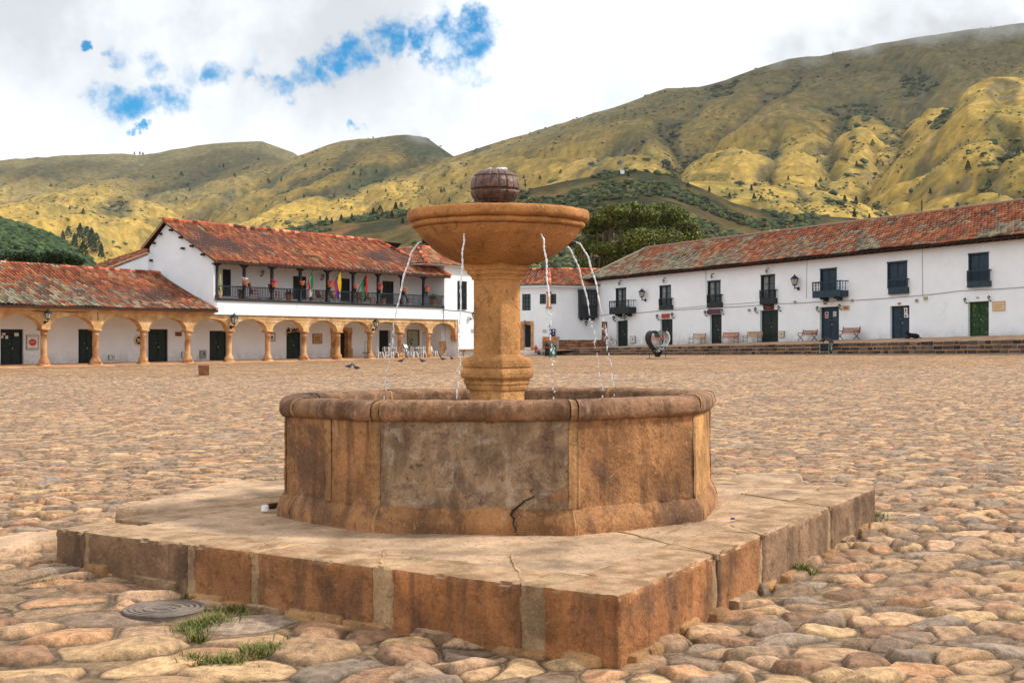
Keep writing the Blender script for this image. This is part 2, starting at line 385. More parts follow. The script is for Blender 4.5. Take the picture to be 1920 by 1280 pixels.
def terrain(U, Y):
    U = np.asarray(U, float); Y = np.asarray(Y, float)
    px = 960+FOC*U; X = U*Y; Z = np.full(U.shape, -.4); K = np.zeros(U.shape, int); GU = np.zeros(U.shape)
    for k, (nm, l) in enumerate(LAY.items()):
        xs, ys = zip(*l['p'])
        pw = px+0
        yr = np.interp(pw, xs, ys); Yr = l['Yr']*(1+.06*(fbm(U*6, U*0, 2, 5+k)-.5)); Y0 = l['Y0']
        zr = EYE+(640-yr)/FOC*Yr
        t = (Y-Y0)/(Yr-Y0); tc = np.clip(t, 0, 1)
        pr = np.where(t < 1, .35*tc+.65*tc**1.55, 1-(t-1)*1.1)
        win = np.clip(1-tc, 0, 1)**.55*np.clip(tc*5, 0, 1)*1.15
        w = l['w']; wx = X+w*.9*(fbm(X/w/1.6, Y/w/1.6, 3, 30+k)-.5)*1.6+Y*.18*(1 if nm in 'CDH' else -.3); 
        g = np.abs(2*fbm(wx/w, Y/w/3.2, 2, 50+k*5, .35)-1)           # 0 in the gullies
        g = 1-np.clip(g*3.2, 0, 1)**.75
        g2 = 1-np.clip(np.abs(2*vn(wx/w*3.1+4, Y/w/1.1, 90+k)-1)*1.9, 0, 1)**.8
        g3 = fbm(X/w*9, Y/w*9, 3, 120+k)-.5
        z = zr*pr-l['amp']*win*(g*.56+g2*.20)+l['amp']*win*.13*g3
        if CARVE and nm in CARVE[0]:
            for P_, wd_, dp_ in CARVE[0][nm]:
                dm = np.full(X.shape, 9e9); tt = np.zeros(X.shape)
                for (x0, y0), (x1, y1) in zip(P_, P_[1:]):
                    ex, ey = x1-x0, y1-y0; q = np.clip(((X-x0)*ex+(Y-y0)*ey)/(ex*ex+ey*ey+1e-6), 0, 1); d = np.hypot(X-x0-q*ex, Y-y0-q*ey); dm = np.minimum(dm, d)
                dm = dm+wd_*.5*(fbm(X/30, Y/30, 3, 61)-.5); v = np.exp(-np.clip(dm, 0, None)/wd_); v = v*win.clip(0, 1); z = z-dp_*v; g = np.maximum(g, 1.15*np.exp(-(dm/wd_/1.1)**2)*(win > .05))
        hi = z > Z
        Z = np.where(hi, z, Z); K = np.where(hi, k, K); GU = np.where(hi, g*.75+g2*.45, GU)
    return Z, K, GU
def terr_hit(px, py):
    Y = np.geomspace(175, 2700, 2200); U = np.full(Y.shape, (px-960)/FOC); Z, K, _ = terrain(U, Y)
    los = EYE+(640-py)/FOC*Y; h = np.nonzero(Z >= los)[0]
    if len(h) == 0: return None
    i = h[0]; return Vector((float(U[i]*Y[i]), float(Y[i]), float(Z[i])))
GUL = {'C': ([(1530, 112), (1480, 150), (1420, 180), (1380, 215), (1330, 250), (1270, 285), (1245, 305), (1225, 322)], 16, 46), 'C2': ([(1590, 190), (1565, 225), (1548, 250), (1560, 268), (1545, 295), (1540, 325), (1552, 346)], 11, 26),
       'C3': ([(1370, 150), (1300, 200), (1230, 240), (1150, 275), (1080, 320)], 22, 26), 'C4': ([(1700, 110), (1720, 160), (1700, 200), (1660, 250), (1625, 300), (1600, 345)], 20, 30), 'C5': ([(1460, 250), (1440, 285), (1450, 310), (1430, 335)], 9, 16), 'C6': ([(1640, 225), (1660, 260), (1640, 290)], 9, 18),
       'A': ([(560, 288), (520, 312), (470, 330), (430, 345), (380, 372), (330, 398), (290, 425)], 26, 60), 'A2': ([(280, 292), (230, 315), (150, 336), (80, 358), (-20, 374)], 18, 34), 'A3': ([(490, 268), (440, 300), (350, 330), (250, 350), (180, 380)], 26, 36),
       'B': ([(820, 262), (770, 290), (720, 310), (640, 335), (560, 350)], 24, 44), 'B2': ([(690, 262), (650, 300), (590, 325), (520, 345)], 24, 34), 'D': ([(1900, 150), (1860, 200), (1890, 240), (1860, 300), (1800, 350), (1760, 400)], 9, 20), 'D2': ([(1760, 215), (1740, 270), (1720, 330), (1690, 380)], 9, 14)}
_cv = {}
for k_, (pp, wd_, dp_) in GUL.items():
    q = []
    for (x0, y0), (x1, y1) in zip(pp, pp[1:]+[pp[-1]]):
        for t_ in ((0, .5) if (x0, y0) != (x1, y1) else (0,)):
            h = terr_hit(x0+(x1-x0)*t_, y0+(y1-y0)*t_+4)
            if h: q.append((h.x+random.uniform(-6, 6), h.y))
    if len(q) > 2: _cv.setdefault(k_[0], []).append((q, wd_*1.3, dp_))
CARVE.append(_cv)
def hill_z(X, Y, U):
    Z, K, GU = terrain(U, Y); W_ = 1
    n = fbm(X/140, Y/140, 4, 7); n2 = fbm(X/22, Y/22, 4, 17); n3 = fbm(X/6, Y/9, 3, 27)
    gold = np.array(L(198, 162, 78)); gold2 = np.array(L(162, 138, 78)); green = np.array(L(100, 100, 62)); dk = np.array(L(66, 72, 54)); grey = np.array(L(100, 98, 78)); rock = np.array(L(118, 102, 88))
    c = gold*(1-n)[..., None]+gold2*n[..., None]
    def mix(c, t, k): k = np.clip(k, 0, 1)[..., None]; return c*(1-k)+t*k
    c = mix(c, green, sstep(.50, .72, n2)*.55)
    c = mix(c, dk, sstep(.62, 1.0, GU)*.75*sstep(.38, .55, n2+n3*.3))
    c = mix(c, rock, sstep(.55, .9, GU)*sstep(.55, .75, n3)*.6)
    el = (Z-EYE)/Y*FOC   # high slopes: duller moorland plus cloud shade painted into the grey
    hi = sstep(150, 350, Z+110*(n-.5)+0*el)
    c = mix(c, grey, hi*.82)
    c = mix(c, np.array(L(88, 98, 74)), (K == 1)*sstep(.45, .6, n)*.7)
    e = (K == 5); c = mix(c, np.array(L(120, 104, 68)), e*.9); c = mix(c, dk, e*sstep(.36, .60, n2*.6+n3*.4)*.85); c = mix(c, np.array(L(150, 112, 76)), e*sstep(.60, .72, fbm(X/30, Y/30, 3, 77))*.8)
    f = (K == 6); c = mix(c, np.array(L(58, 78, 44)), f*.9)
    c = c*(.66+.68*n3)[..., None]*(.8+.4*fbm(X/3, Y/5, 2, 99))[..., None]
    return Z, c*.92
M_hill = mat('hillside_grass', [(.36, (.74, .76, .72)), (.5, (1, 1, 1)), (.64, (1.24, 1.22, 1.16))], scale=.10, detail=15, rough=.95, bump=1., bscale=.22, bdist=3., vcol=True,
             overlays=[(.05, .58, .66, L(100, 98, 58), .4), (.16, .60, .68, L(80, 84, 52), .4), (.02, .58, .68, L(142, 118, 88), .35)], spec=.05)
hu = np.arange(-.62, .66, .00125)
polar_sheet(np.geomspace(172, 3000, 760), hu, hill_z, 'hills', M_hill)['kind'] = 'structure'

# ================================================================ fountain
def stonemat(name, base, dark, light, stain=.5, sc_=2.2, **k):
    a = dict(scale=sc_, detail=15, rough=.88, bump=.9, bscale=30, bdist=.018, fine=.18, spec=.2,
             overlays=[(1.6, .50, .66, dark, stain), (6, .60, .74, light, .35), (13, .55, .63, tuple(x*.42 for x in base), .55), (21, .60, .66, light, .5), (34, .60, .68, tuple(x*.40 for x in base), .5), (3.1, .62, .72, tuple(x*.55 for x in dark), stain*.7)])
    a.update(k)
    return mat(name, [(.33, tuple(x*.50 for x in base)), (.5, base), (.68, tuple(min(1, x*1.38) for x in base))], **a)
M_or = stonemat('ochre_sandstone', L(192, 138, 84), L(140, 92, 56), L(204, 152, 96), .5)
M_panel = stonemat('rusty_sandstone', L(146, 98, 60), L(92, 66, 50), L(176, 134, 94), .75)
M_grey = stonemat('weathered_grey_sandstone', L(118, 96, 78), L(80, 66, 60), L(150, 138, 126), .75, overlays=[(2.6, .48, .62, L(92, 70, 60), .75), (5, .52, .66, L(158, 134, 112), .7), (2.0, .60, .70, L(88, 80, 38), .6), (9, .60, .68, L(60, 46, 42), .7), (1.7, .58, .66, L(168, 104, 58), .6), (60, .62, .7, L(60, 48, 42), .5)])
M_pale = stonemat('ochre_panel_stone', L(184, 136, 84), L(138, 98, 64), L(198, 160, 112), .55)
M_mort = stonemat('lime_mortar', L(164, 124, 82), L(120, 90, 64), L(184, 152, 112), .6)
M_rim = stonemat('rim_stone', L(144, 104, 74), L(88, 66, 54), L(180, 148, 112), .75)
M_kerb = stonemat('kerb_sandstone', L(132, 94, 64), L(82, 64, 54), L(160, 122, 86), .8)
M_top = stonemat('worn_paving_slab', L(176, 146, 116), L(136, 110, 86), L(192, 166, 138), .6, 2.4, bump=.8)
def streaky(nt, vec, col):
    mp = N(nt, 'ShaderNodeMapping'); mp.inputs['Scale'].default_value = (1, 1, .18); nt.links.new(vec, mp.inputs[0]); st = noise_(nt, mp.outputs[0], 6, 9, .7)
    col = mixc(nt, math_(nt, 'MULTIPLY', maprange(nt, st, .50, .64), .55), col, L(80, 58, 46)); st2 = noise_(nt, mp.outputs[0], 9, 9, .7)
    col = mixc(nt, math_(nt, 'MULTIPLY', maprange(nt, st2, .58, .68), .35), col, L(204, 180, 148))
    ck = noise_(nt, vec, 2.4, 9, .75); ck = math_(nt, 'ABSOLUTE', math_(nt, 'SUBTRACT', ck, .5)); col = mixc(nt, math_(nt, 'MULTIPLY', maprange(nt, ck, .0, .012, 1, 0), .5), col, L(70, 48, 38))
    return col
M_panel = stonemat('rusty_sandstone', L(160, 114, 74), L(92, 70, 56), L(190, 146, 102), .75, extra=streaky)
M_pale = stonemat('ochre_panel_stone', L(190, 142, 88), L(138, 98, 64), L(204, 168, 120), .55, extra=streaky)
M_grey = stonemat('weathered_grey_sandstone', L(152, 126, 98), L(96, 80, 66), L(170, 156, 138), .75, 3.4, extra=streaky, overlays=[(3.4, .50, .60, L(104, 84, 72), .65), (7, .52, .62, L(172, 156, 138), .6), (2.0, .60, .70, L(92, 84, 40), .6), (12, .58, .66, L(58, 44, 40), .7), (1.7, .56, .66, L(176, 112, 66), .6), (60, .62, .7, L(60, 48, 42), .5)])
M_rim = stonemat('rim_stone', L(144, 108, 80), L(80, 62, 52), L(184, 152, 118), .8, 3., extra=streaky)
def poly_r(th, brk, k=.8):
    th = ((th-brk[0]) % (2*pi))+brk[0]
    for a, b in zip(brk, brk[1:]+[brk[0]+2*pi]):
        if a <= th <= b: h = (b-a)/2; return 1-k+k*math.cos(h)/math.cos(th-(a+b)/2)
    return 1
BRK = [R(x) for x in (-104, -64.8, -29, 17.4, 55.3, 97, 136, 178, 218)]
FC = (-.109, 10.1)
def fz(x, y, z): return z-(y-FC[1])*.011*(z-ZP)/.9+x*.009*(z-ZP)/.9
def ring(a0, a1, prof, name, mt, par, amp=.006, res=.025, k=.6, seed=0, gap=.0, closed=True):
    k = .8
    """a piece of the basin between two angles; prof is its outline (radius, height)"""
    P = []; pr = list(prof)+([prof[0]] if closed else [])
    for (r0, z0), (r1, z1) in zip(pr, pr[1:]):
        n = max(1, int(math.hypot(r1-r0, z1-z0)/res)); P += [(r0+(r1-r0)*i/n, z0+(z1-z0)*i/n) for i in range(n)]
    if not closed: P.append(pr[-1])
    P = np.array(P); na = max(3, int((a1-a0)*1.75/res)); A = np.linspace(a0+gap, a1-gap, na)
    pk = np.array([poly_r(a, BRK, k) for a in A])
    rr = P[None, :, 0]*pk[:, None]; th = A[:, None]; zz = np.repeat(P[None, :, 1], na, 0)
    nz_ = (fbm(th*1.7*9+seed, zz*9+P[None, :, 0]*7, 4, 3+seed)-.5)*2*amp+(fbm(th*1.7*38+seed, zz*38+P[None, :, 0]*20, 3, 9+seed)-.5)*2*amp*.5
    rr = rr+nz_; zz = zz+nz_*.7
    x = FC[0]+rr*np.sin(th); y = FC[1]-rr*np.cos(th); z = fz(x, y, zz)
    v = np.stack([x, y, z], -1).reshape(-1, 3); m = len(P); mm = m if closed else m-1
    f = [(i*m+j, i*m+(j+1) % m, (i+1)*m+(j+1) % m, (i+1)*m+j) for i in range(na-1) for j in range(mm)]
    if closed: f += [tuple(range(m)), tuple(range((na-1)*m, na*m))[::-1]]
    return mesh_obj(name, v, f, mt, par, True)
foun = thing('fountain', 'round stone fountain with raised bowl, square pillar and water jets falling into its basin', 'fountain', (FC[0], FC[1], ZP))
WALL = [(1.715, .52), (1.712, 1.115), (1.50, 1.115), (1.50, .52)]
BASEP = [(1.50, ZP-.03), (1.778, ZP-.03), (1.776, ZP+.05), (1.764, ZP+.085), (1.744, ZP+.12), (1.724, ZP+.145), (1.714, ZP+.165), (1.50, ZP+.165)]
RIMP = [(1.52, 1.108), (1.724, 1.108), (1.738, 1.114), (1.752, 1.130), (1.760, 1.150), (1.758, 1.195), (1.742, 1.226), (1.71, 1.243), (1.66, 1.247), (1.56, 1.240), (1.525, 1.215), (1.515, 1.15)]
pan = [(-104, -64.8, M_pale), (-64.8, -46.5, M_panel), (-44.3, -29, M_panel), (-27.5, 16.6, M_grey), (18.6, 55.0, M_panel), (55.8, 97, M_pale), (97, 136, M_panel), (136, 178, M_grey), (178, 218, M_panel), (218, 256, M_pale)]
for i, (a, b, mt) in enumerate(pan):
    lb = {3: 'grey weathered front panel'}.get(i)
    o = ring(R(a), R(b), WALL, 'basin_panel', mt, foun, .008, .02, seed=i*3, gap=.004)
    if lb: o['label'] = lb
for a, w in ((-64.8, .6), (-45.4, 1.3), (-28.2, 1.1), (17.6, 1.2), (55.4, .6), (97, .5), (136, .5), (178, .5), (218, .5), (256, .5)):
    ring(R(a-w), R(a+w), [(1.722, .53), (1.719, 1.115), (1.51, 1.115), (1.51, .53)], 'mortar_joint', M_mort, foun, .007, .018, seed=int(a) % 50, k=.6)
for i, (a, b) in enumerate([(-104, -60), (-59, -28.5), (-26.8, 16.5), (18.2, 57), (58, 97), (98, 140), (141, 178), (179, 218), (219, 255)]):
    ring(R(a), R(b), RIMP, 'rim_stone', M_rim, foun, .012, .02, seed=60+i*5, gap=.003)
    ring(R(a), R(b), BASEP, 'base_moulding', M_panel, foun, .009, .022, seed=160+i*5, gap=-.012)
for a in (-59.5, -27.6, 17.4, 57.5, 97.5, 140.5, 178.5, 218.5, 256):
    ring(R(a-.8), R(a+.8), [((r-1.63)*.985+1.63, (z-1.16)*.97+1.16) for r, z in RIMP], 'rim_joint', M_mort, foun, .01, .02, seed=int(a) % 40)
for a in (-59.5, -27.6, 17.4, 57.5, 97.5):
    ring(R(a-.35), R(a+.35), [((r-1.6)*1.008+1.6, z) for r, z in BASEP], 'base_joint', M_mort, foun, .006, .02, seed=int(a) % 37)
def on_panel(px, py, d=.002):
    th = math.asin(max(-1, min(1, (px-934)/FOC*8.4/1.72))); z = EYE-(py-640)/FOC*(FC[1]-1.72*math.cos(th)); r = (1.716 if z > .56 else 1.716+.084*min(1, (.56-z)/.16))*poly_r(th, BRK)+d
    return Vector((FC[0]+r*math.sin(th), FC[1]-r*math.cos(th), z))
M_crack = mat('dark_crack', [(0, L(40, 28, 22)), (1, L(60, 44, 32))], bump=0)
m = MB(); m.tube([on_panel(x, y) for x, y in ((1012, 932), (1000, 938), (992, 941), (985, 948), (976, 954), (968, 960), (964, 967), (970, 974), (968, 984), (973, 992), (972, 998))], [.003, .006, .005, .008, .007, .009, .008, .007, .005, .006, .004], 6); m.build('crack', M_crack, foun)
def wmat(name, c, rough, tr, al=1.):
    m = bpy.data.materials.new(name); m.use_nodes = True; b = m.node_tree.nodes['Principled BSDF']
    b.inputs['Base Color'].default_value = (*c, 1); b.inputs['Roughness'].default_value = rough; b.inputs['Transmission Weight'].default_value = tr; b.inputs['IOR'].default_value = 1.33
    return m
M_pool = wmat('pool_water', (.10, .09, .06), .06, .0); M_jet = wmat('falling_water', (.93, .95, .97), .12, .35)
w = MB(); w.lathe((FC[0], FC[1], 1.08), [(.02, 0), (1.52, 0)], 64, cap=False); w.build('water_surface', M_pool, foun)
fl = MB(); fl.lathe((FC[0], FC[1], ZP+.02), [(.02, 0), (1.55, 0)], 48, cap=False); fl.build('basin_floor', M_rim, foun)
# pillar: squares turned so that one corner faces the square
SC = 10.1/FOC
def zpy(py, D=10.1): return EYE+(640-py)*D/FOC
def squares(prof, name, mt, rot, amp=.004, res=.02, cr=.012, seed=0, par=foun, cx=932):
    P = []
    for (w0, z0), (w1, z1) in zip(prof, prof[1:]):
        n = max(1, int(math.hypot((w1-w0)/2, z1-z0)/res)); P += [(w0+(w1-w0)*i/n, z0+(z1-z0)*i/n) for i in range(n)]
    P.append(prof[-1]); vs = []; ns = 14; X0 = (cx-960)*SC
    for w_, z in P:
        h = w_/2
        for q in range(4):
            for i in range(ns):
                t = -h+2*h*i/ns; p = [(t, -h), (h, t), (-t, h), (-h, -t)][q]
                k = 1 if i else 1-cr*.35/h
                vs.append((p[0]*k, p[1]*k, z))
    v = np.array(vs); n = 4*ns
    a = rot; x = v[:, 0]*math.cos(a)-v[:, 1]*math.sin(a); y = v[:, 0]*math.sin(a)+v[:, 1]*math.cos(a)
    nn = (fbm(x*14+seed, v[:, 2]*14+y*11, 3, seed)-.5)*2*amp+(fbm(x*50+seed, v[:, 2]*50+y*40, 3, seed+4)-.5)*amp*.6
    l = np.hypot(x, y)+1e-6; x = x*(1+nn/l); y = y*(1+nn/l); z = v[:, 2]+nn*.5
    f = [(i*n+j, i*n+(j+1) % n, (i+1)*n+(j+1) % n, (i+1)*n+j) for i in range(len(P)-1) for j in range(n)]+[tuple(range(n))[::-1], tuple(range((len(P)-1)*n, len(P)*n))]
    return mesh_obj(name, np.stack([x+X0, y+FC[1], z], -1), f, mt, par, False)
ROT = R(-36); kq = 1/(math.cos(R(36))+math.sin(R(36)))*SC
def pq(lst): return [(w_*kq, zpy(y)) for y, w_ in lst]
squares([(106*kq, 1.0)]+pq([(728, 106)]), 'pillar_foot', M_or, ROT, .005, seed=1)
squares(pq([(730, 114), (726, 118), (721, 120), (719, 125), (714, 127), (712, 131)]), 'pillar_foot_step', M_or, ROT, .006, seed=2)
squares(pq([(713, 120), (709, 127), (708, 134), (705, 138), (699, 140), (694, 137), (691, 129), (688, 128), (687, 134), (681, 135), (675, 132), (671, 122), (668, 110), (666, 97), (664, 90)]), 'pillar_base', M_or, ROT, .0025, seed=3)
squares(pq([(672, 90), (524, 90)]), 'pillar_shaft', M_or, ROT, .002, seed=5)
squares(pq([(525.5, 90), (525, 97), (521, 98), (518, 103), (515, 110), (514.5, 115), (508, 116), (507.5, 125), (496, 127), (495, 127), (494, 90)]), 'pillar_cap', M_or, ROT, .0015, seed=7)
# bowl
bp = [(0., 500), (40, 499), (58, 497), (82, 490), (104, 480), (120, 469), (134, 457), (146, 445), (153, 434), (154.5, 431), (151, 430), (160, 428.5), (162, 425), (162, 421), (160, 419.5), (156, 419), (163, 417.5), (168.5, 415), (170, 411), (170, 402), (168, 398), (152, 398), (146, 404), (120, 440), (60, 470), (0, 478)]
Q = []
for (r0, y0), (r1, y1) in zip(bp, bp[1:]):
    n = max(1, int(math.hypot(r1-r0, y1-y0)/3.5)); Q += [(r0+(r1-r0)*i/n, y0+(y1-y0)*i/n) for i in range(n)]
Q.append(bp[-1]); Q = np.array(Q); rr = Q[:, 0]*SC; zz = EYE+(640-Q[:, 1])*SC; NA = 220
th = np.linspace(0, 2*pi, NA, endpoint=False)[:, None]
dn = (fbm((np.sin(th)+2)*7+zz*3, (np.cos(th)+2)*7+rr*5, 4, 4)-.5)*.012+(fbm((np.sin(th)+2)*33, (np.cos(th)+2)*33+zz*30, 3, 8)-.5)*.008
rb = rr[None]+dn*(rr[None] > .02); zb = zz[None]+dn*.6
X = (934-960)*SC+rb*np.sin(th); Yb = FC[1]-rb*np.cos(th); m = len(Q)
i = np.arange(NA)[:, None]; j = np.arange(m-1)[None]
f = np.stack([i*m+j, i*m+j+1, ((i+1) % NA)*m+j+1, ((i+1) % NA)*m+j], -1).reshape(-1, 4)
M_bowl = stonemat('bowl_sandstone', L(180, 124, 74), L(122, 82, 52), L(200, 150, 96), .6, 1.8)
bowl = mesh_obj('bowl', np.stack([X, Yb, zb], -1).reshape(-1, 3), f, M_bowl, foun, True)
wb = MB(); wb.lathe(((934-960)*SC, FC[1], EYE+(640-401)*SC), [(.01, 0), (.60, 0)], 48, cap=False); wb.build('bowl_water', M_pool, foun)
# finial: a squashed ball netted with grooves
nu, nv = 160, 90; cu = np.linspace(0, 2*pi, nu, endpoint=False)[:, None]; cv = np.linspace(-pi/2*.98, pi/2*.98, nv)[None]
gr = np.minimum(np.abs(np.sin(cu*9)), np.abs(np.sin((cv+.12)*4.6))*1.0); gd = 1-sstep(.05, .30, gr)
rad = 1+.035*(fbm(cu*14, cv*14+3, 3, 6)-.5)-.085*gd
ce = np.sign(np.cos(cv))*np.abs(np.cos(cv))**.72; se = np.sign(np.sin(cv))*np.abs(np.sin(cv))**.85
bx = (928-960)*SC+rad*ce*np.cos(cu)*.195; by = FC[1]+rad*ce*np.sin(cu)*.195; bz = EYE+(640-352)*SC+rad*se*.146+0*cu
i = np.arange(nu)[:, None]; j = np.arange(nv-1)[None]
f = np.stack([i*nv+j, ((i+1) % nu)*nv+j, ((i+1) % nu)*nv+j+1, i*nv+j+1], -1).reshape(-1, 4)
M_ball = mat('wet_brown_stone', [(.3, L(46, 28, 20)), (.5, L(92, 54, 36)), (.7, L(128, 86, 62))], scale=18, rough=.35, bump=.9, bscale=60, bdist=.01, spec=.6, overlays=[(70, .60, .68, L(190, 176, 164), .3)])
mesh_obj('finial_ball', np.stack([bx, by, bz], -1).reshape(-1, 3), f, M_ball, foun, True)
fb = MB(); fb.lathe(((928-960)*SC, FC[1], EYE+(640-396)*SC), [(.11, -.1), (.12, 0), (.10, .06), (.12, .09)], 24); fb.build('finial_stem', M_or, foun)
bb = MB(); b0 = ((929-960)*SC, FC[1]-.02, EYE+(640-321)*SC)
for k in range(26): bb.ball((b0[0]+random.uniform(-.075, .075), b0[1]+random.uniform(-.05, .05), b0[2]+random.uniform(-.012, .016)), (random.uniform(.012, .026), .018, random.uniform(.006, .014)), 8, 5)
bb.build('bubbling_water', M_jet, foun, True)
# spouts and jets
M_dark = mat('dark_metal', L(44, 34, 28), rough=.6, bump=.2)
for a, v0, zs, zi in ((-85, .60, 2.433, 454), (-25, .26, 2.475, 437), (33, .34, 2.462, 440), (93, .62, 2.433, 454), (122, .80, 2.44, 0)):
    A = R(a); rs = .585 if abs(a) > 60 else .56; ex = math.sin(A); ey = -math.cos(A); cx0 = (936-960)*SC
    p0 = Vector((cx0+ex*rs, FC[1]+ey*rs, zs)); s_ = MB()
    s_.tube([p0-Vector((ex, ey, 0))*.10, p0+Vector((ex, ey, 0))*.022], .017, 10); s_.tube([p0-Vector((ex, ey, -.2))*.05, p0-Vector((ex, ey, 0))*.004], [.045, .028], 10); s_.build('spout', M_dark, bowl, True)
    j_ = MB(); p0 += Vector((ex, ey, 0))*.02; T = math.sqrt(2*(p0.z-1.08)/9.81); pts = []; rad_ = []; br = T*random.uniform(.62, .75); n = 46
    def at(t): return p0+Vector((ex*v0*t+.004*math.sin(t*60+a), ey*v0*t, -4.905*t*t))
    for q in range(n):
        t = br*q/(n-1); pts.append(at(t)); rad_.append((.0060+.0026*math.sin(q*2.3+a)+random.uniform(-.0012, .0022))*(1 if q < n-4 else .6))
    j_.tube(pts, rad_, 8)
    j_ = j_.build('water_jet', M_jet, foun, True); jt_ = j_; j_ = MB(); t = br+.01
    while t < T:
        c = at(t); ln = random.uniform(.006, .030); wd = random.uniform(.0028, .0075)
        j_.ball((c.x+random.uniform(-.008, .008), c.y+random.uniform(-.006, .006), c.z), (wd, wd, ln), 8, 6)
        if random.random() < .5: j_.ball((c.x+random.uniform(-.02, .02), c.y, c.z-.02), random.uniform(.004, .008), 6, 4)
        t += random.uniform(.005, .018)*(T/.5)
    e = at(T)
    for q in range(14): j_.ball((e.x+random.uniform(-.05, .05), e.y+random.uniform(-.05, .05), 1.09+random.uniform(0, .05)), random.uniform(.003, .010), 6, 4)
    j_.build('droplets', M_jet, jt_, True)['kind'] = 'stuff'
# ---------------------------------------------------------------- stone platform
def rough_box(c, ax, ay, hx, hy, hz, rnd, amp, res, seed):
    """box with rounded, chipped edges: centre, two horizontal unit axes, half sizes"""
    vs = []; fs = []; h = (hx, hy, hz); idx = {}
    def nn(k): return max(2, int(2*h[k]/res))
    P = []; Fc = []
    for a_ in range(3):
        b_, c_ = (a_+1) % 3, (a_+2) % 3; nb, nc = nn(b_), nn(c_)
        for s in (-1, 1):
            o = len(P)
            tb = np.linspace(-1, 1, nb+1); tc_ = np.linspace(-1, 1, nc+1)
            for x in tb:
                for y in tc_:
                    p = [0, 0, 0]; p[a_] = s*h[a_]; p[b_] = x*h[b_]; p[c_] = y*h[c_]; P.append(p)
            for i in range(nb):
                for j in range(nc):
                    q = (o+i*(nc+1)+j, o+(i+1)*(nc+1)+j, o+(i+1)*(nc+1)+j+1, o+i*(nc+1)+j+1); Fc.append(q if s > 0 else q[::-1])
    P = np.array(P); hh = np.array(h)-rnd; q = np.clip(P, -hh, hh); d = P-q; l = np.linalg.norm(d, axis=1, keepdims=True)+1e-9; nrm = d/l
    P = q+nrm*rnd
    wx = c[0]+ax[0]*P[:, 0]+ay[0]*P[:, 1]; wy = c[1]+ax[1]*P[:, 0]+ay[1]*P[:, 1]; wz = c[2]+P[:, 2]
    amp = amp*1.; dd = (fbm(wx*6+wz*5+seed, wy*6-wz*4, 4, 2)-.5)*2*amp+(fbm(wx*26+wz*21+seed, wy*26-wz*17, 3, 5)-.5)*amp
    cn = (np.abs(nrm) > .25).sum(1) >= 2; chip = sstep(.52, .75, fbm(wx*11+wz*9+seed, wy*11-wz*7, 3, 9))*cn*amp*1.3; dd = dd-chip
    nx = ax[0]*nrm[:, 0]+ay[0]*nrm[:, 1]; ny = ax[1]*nrm[:, 0]+ay[1]*nrm[:, 1]
    top = (nrm[:, 2] > .9); dd = np.where(top, dd*.35, dd)
    return np.stack([wx+nx*dd, wy+ny*dd, wz+nrm[:, 2]*dd], -1), Fc
M_tan = stonemat('tan_mortar', L(172, 142, 106), L(126, 102, 78), L(190, 164, 132), .6)
plat = thing('stone_platform', 'low square stone platform with rough orange kerb blocks under the fountain', 'platform', (.02, 9.94, 0))
def edge(A, B, cuts, mats, side):
    e = (B-A); Ln = e.length; ax = e/Ln; ay = Vector((-ax.y, ax.x, 0))*side
    for k, (t0, t1, mt) in enumerate(zip(cuts, cuts[1:], mats)):
        s0, s1 = t0*Ln, t1*Ln; wdt = .42
        if mt == 'j':
            c = A+ax*(s0+s1)/2+ay*(wdt/2+.012); v, f = rough_box((c.x, c.y, ZP/2-.08), ax, ay, (s1-s0)/2+.03, wdt/2, ZP/2+.079, .018, .008, .03, 70+k); nm, mt = 'mortar_joint', M_tan
        else:
            c = A+ax*(s0+s1)/2+ay*wdt/2; v, f = rough_box((c.x, c.y, ZP/2-.08), ax, ay, (s1-s0)/2+.004, wdt/2, ZP/2+.08, .022, .013, .024, 11*k+(7 if side > 0 else 90)); nm = 'kerb_block'
        mesh_obj(nm, v, f, mt, plat, True)
def dusty(nt, vec, col):
    """walked-on tops carry the tan dust of the square"""
    g = N(nt, 'ShaderNodeNewGeometry').outputs['True Normal']; s = N(nt, 'ShaderNodeSeparateXYZ'); nt.links.new(g, s.inputs[0])
    k = noise_(nt, vec, 7, 8, .7); k = maprange(nt, k, .3, .6, .55, 1.); k = math_(nt, 'MULTIPLY', k, maprange(nt, s.outputs[2], .35, .95))
    mp = N(nt, 'ShaderNodeMapping'); mp.inputs['Scale'].default_value = (1, 1, .12); nt.links.new(vec, mp.inputs[0]); st = noise_(nt, mp.outputs[0], 7, 6, .65); col = mixc(nt, math_(nt, 'MULTIPLY', maprange(nt, st, .48, .66), .6), col, L(78, 62, 52))
    n = noise_(nt, vec, 5, 12, .65); c = mixc(nt, maprange(nt, n, .35, .65), L(134, 106, 78), L(186, 154, 120)); return mixc(nt, k, col, c)
M_kr = stonemat('bright_kerb_sandstone', L(164, 110, 68), L(98, 74, 58), L(176, 128, 88), .75, extra=dusty)
M_kg = stonemat('grey_kerb_sandstone', L(140, 110, 84), L(88, 68, 54), L(168, 130, 94), .7, extra=dusty)
M_kerb = stonemat('kerb_sandstone_dusty', L(156, 108, 70), L(78, 64, 56), L(166, 124, 86), .8, extra=dusty)
def fr_(px, py, A, B):
    g = Vector(ground_hit(px, py, ZP)); return (g-A).dot(B-A)/(B-A).length_squared
le = [fr_(x, y, PN, PL) for x, y in ((1158, 1116), (1005, 1104), (962, 1098), (730, 1066), (700, 1060), (478, 1036), (466, 1034), (368, 1020), (356, 1018), (166, 997), (158, 996), (105, 990))]
edge(PN, PL, [-.0]+le[1:-1]+[1.], [M_kr, 'j', M_kr, 'j', M_kerb, 'j', M_kerb, 'j', M_kg, 'j', M_kg], -1)
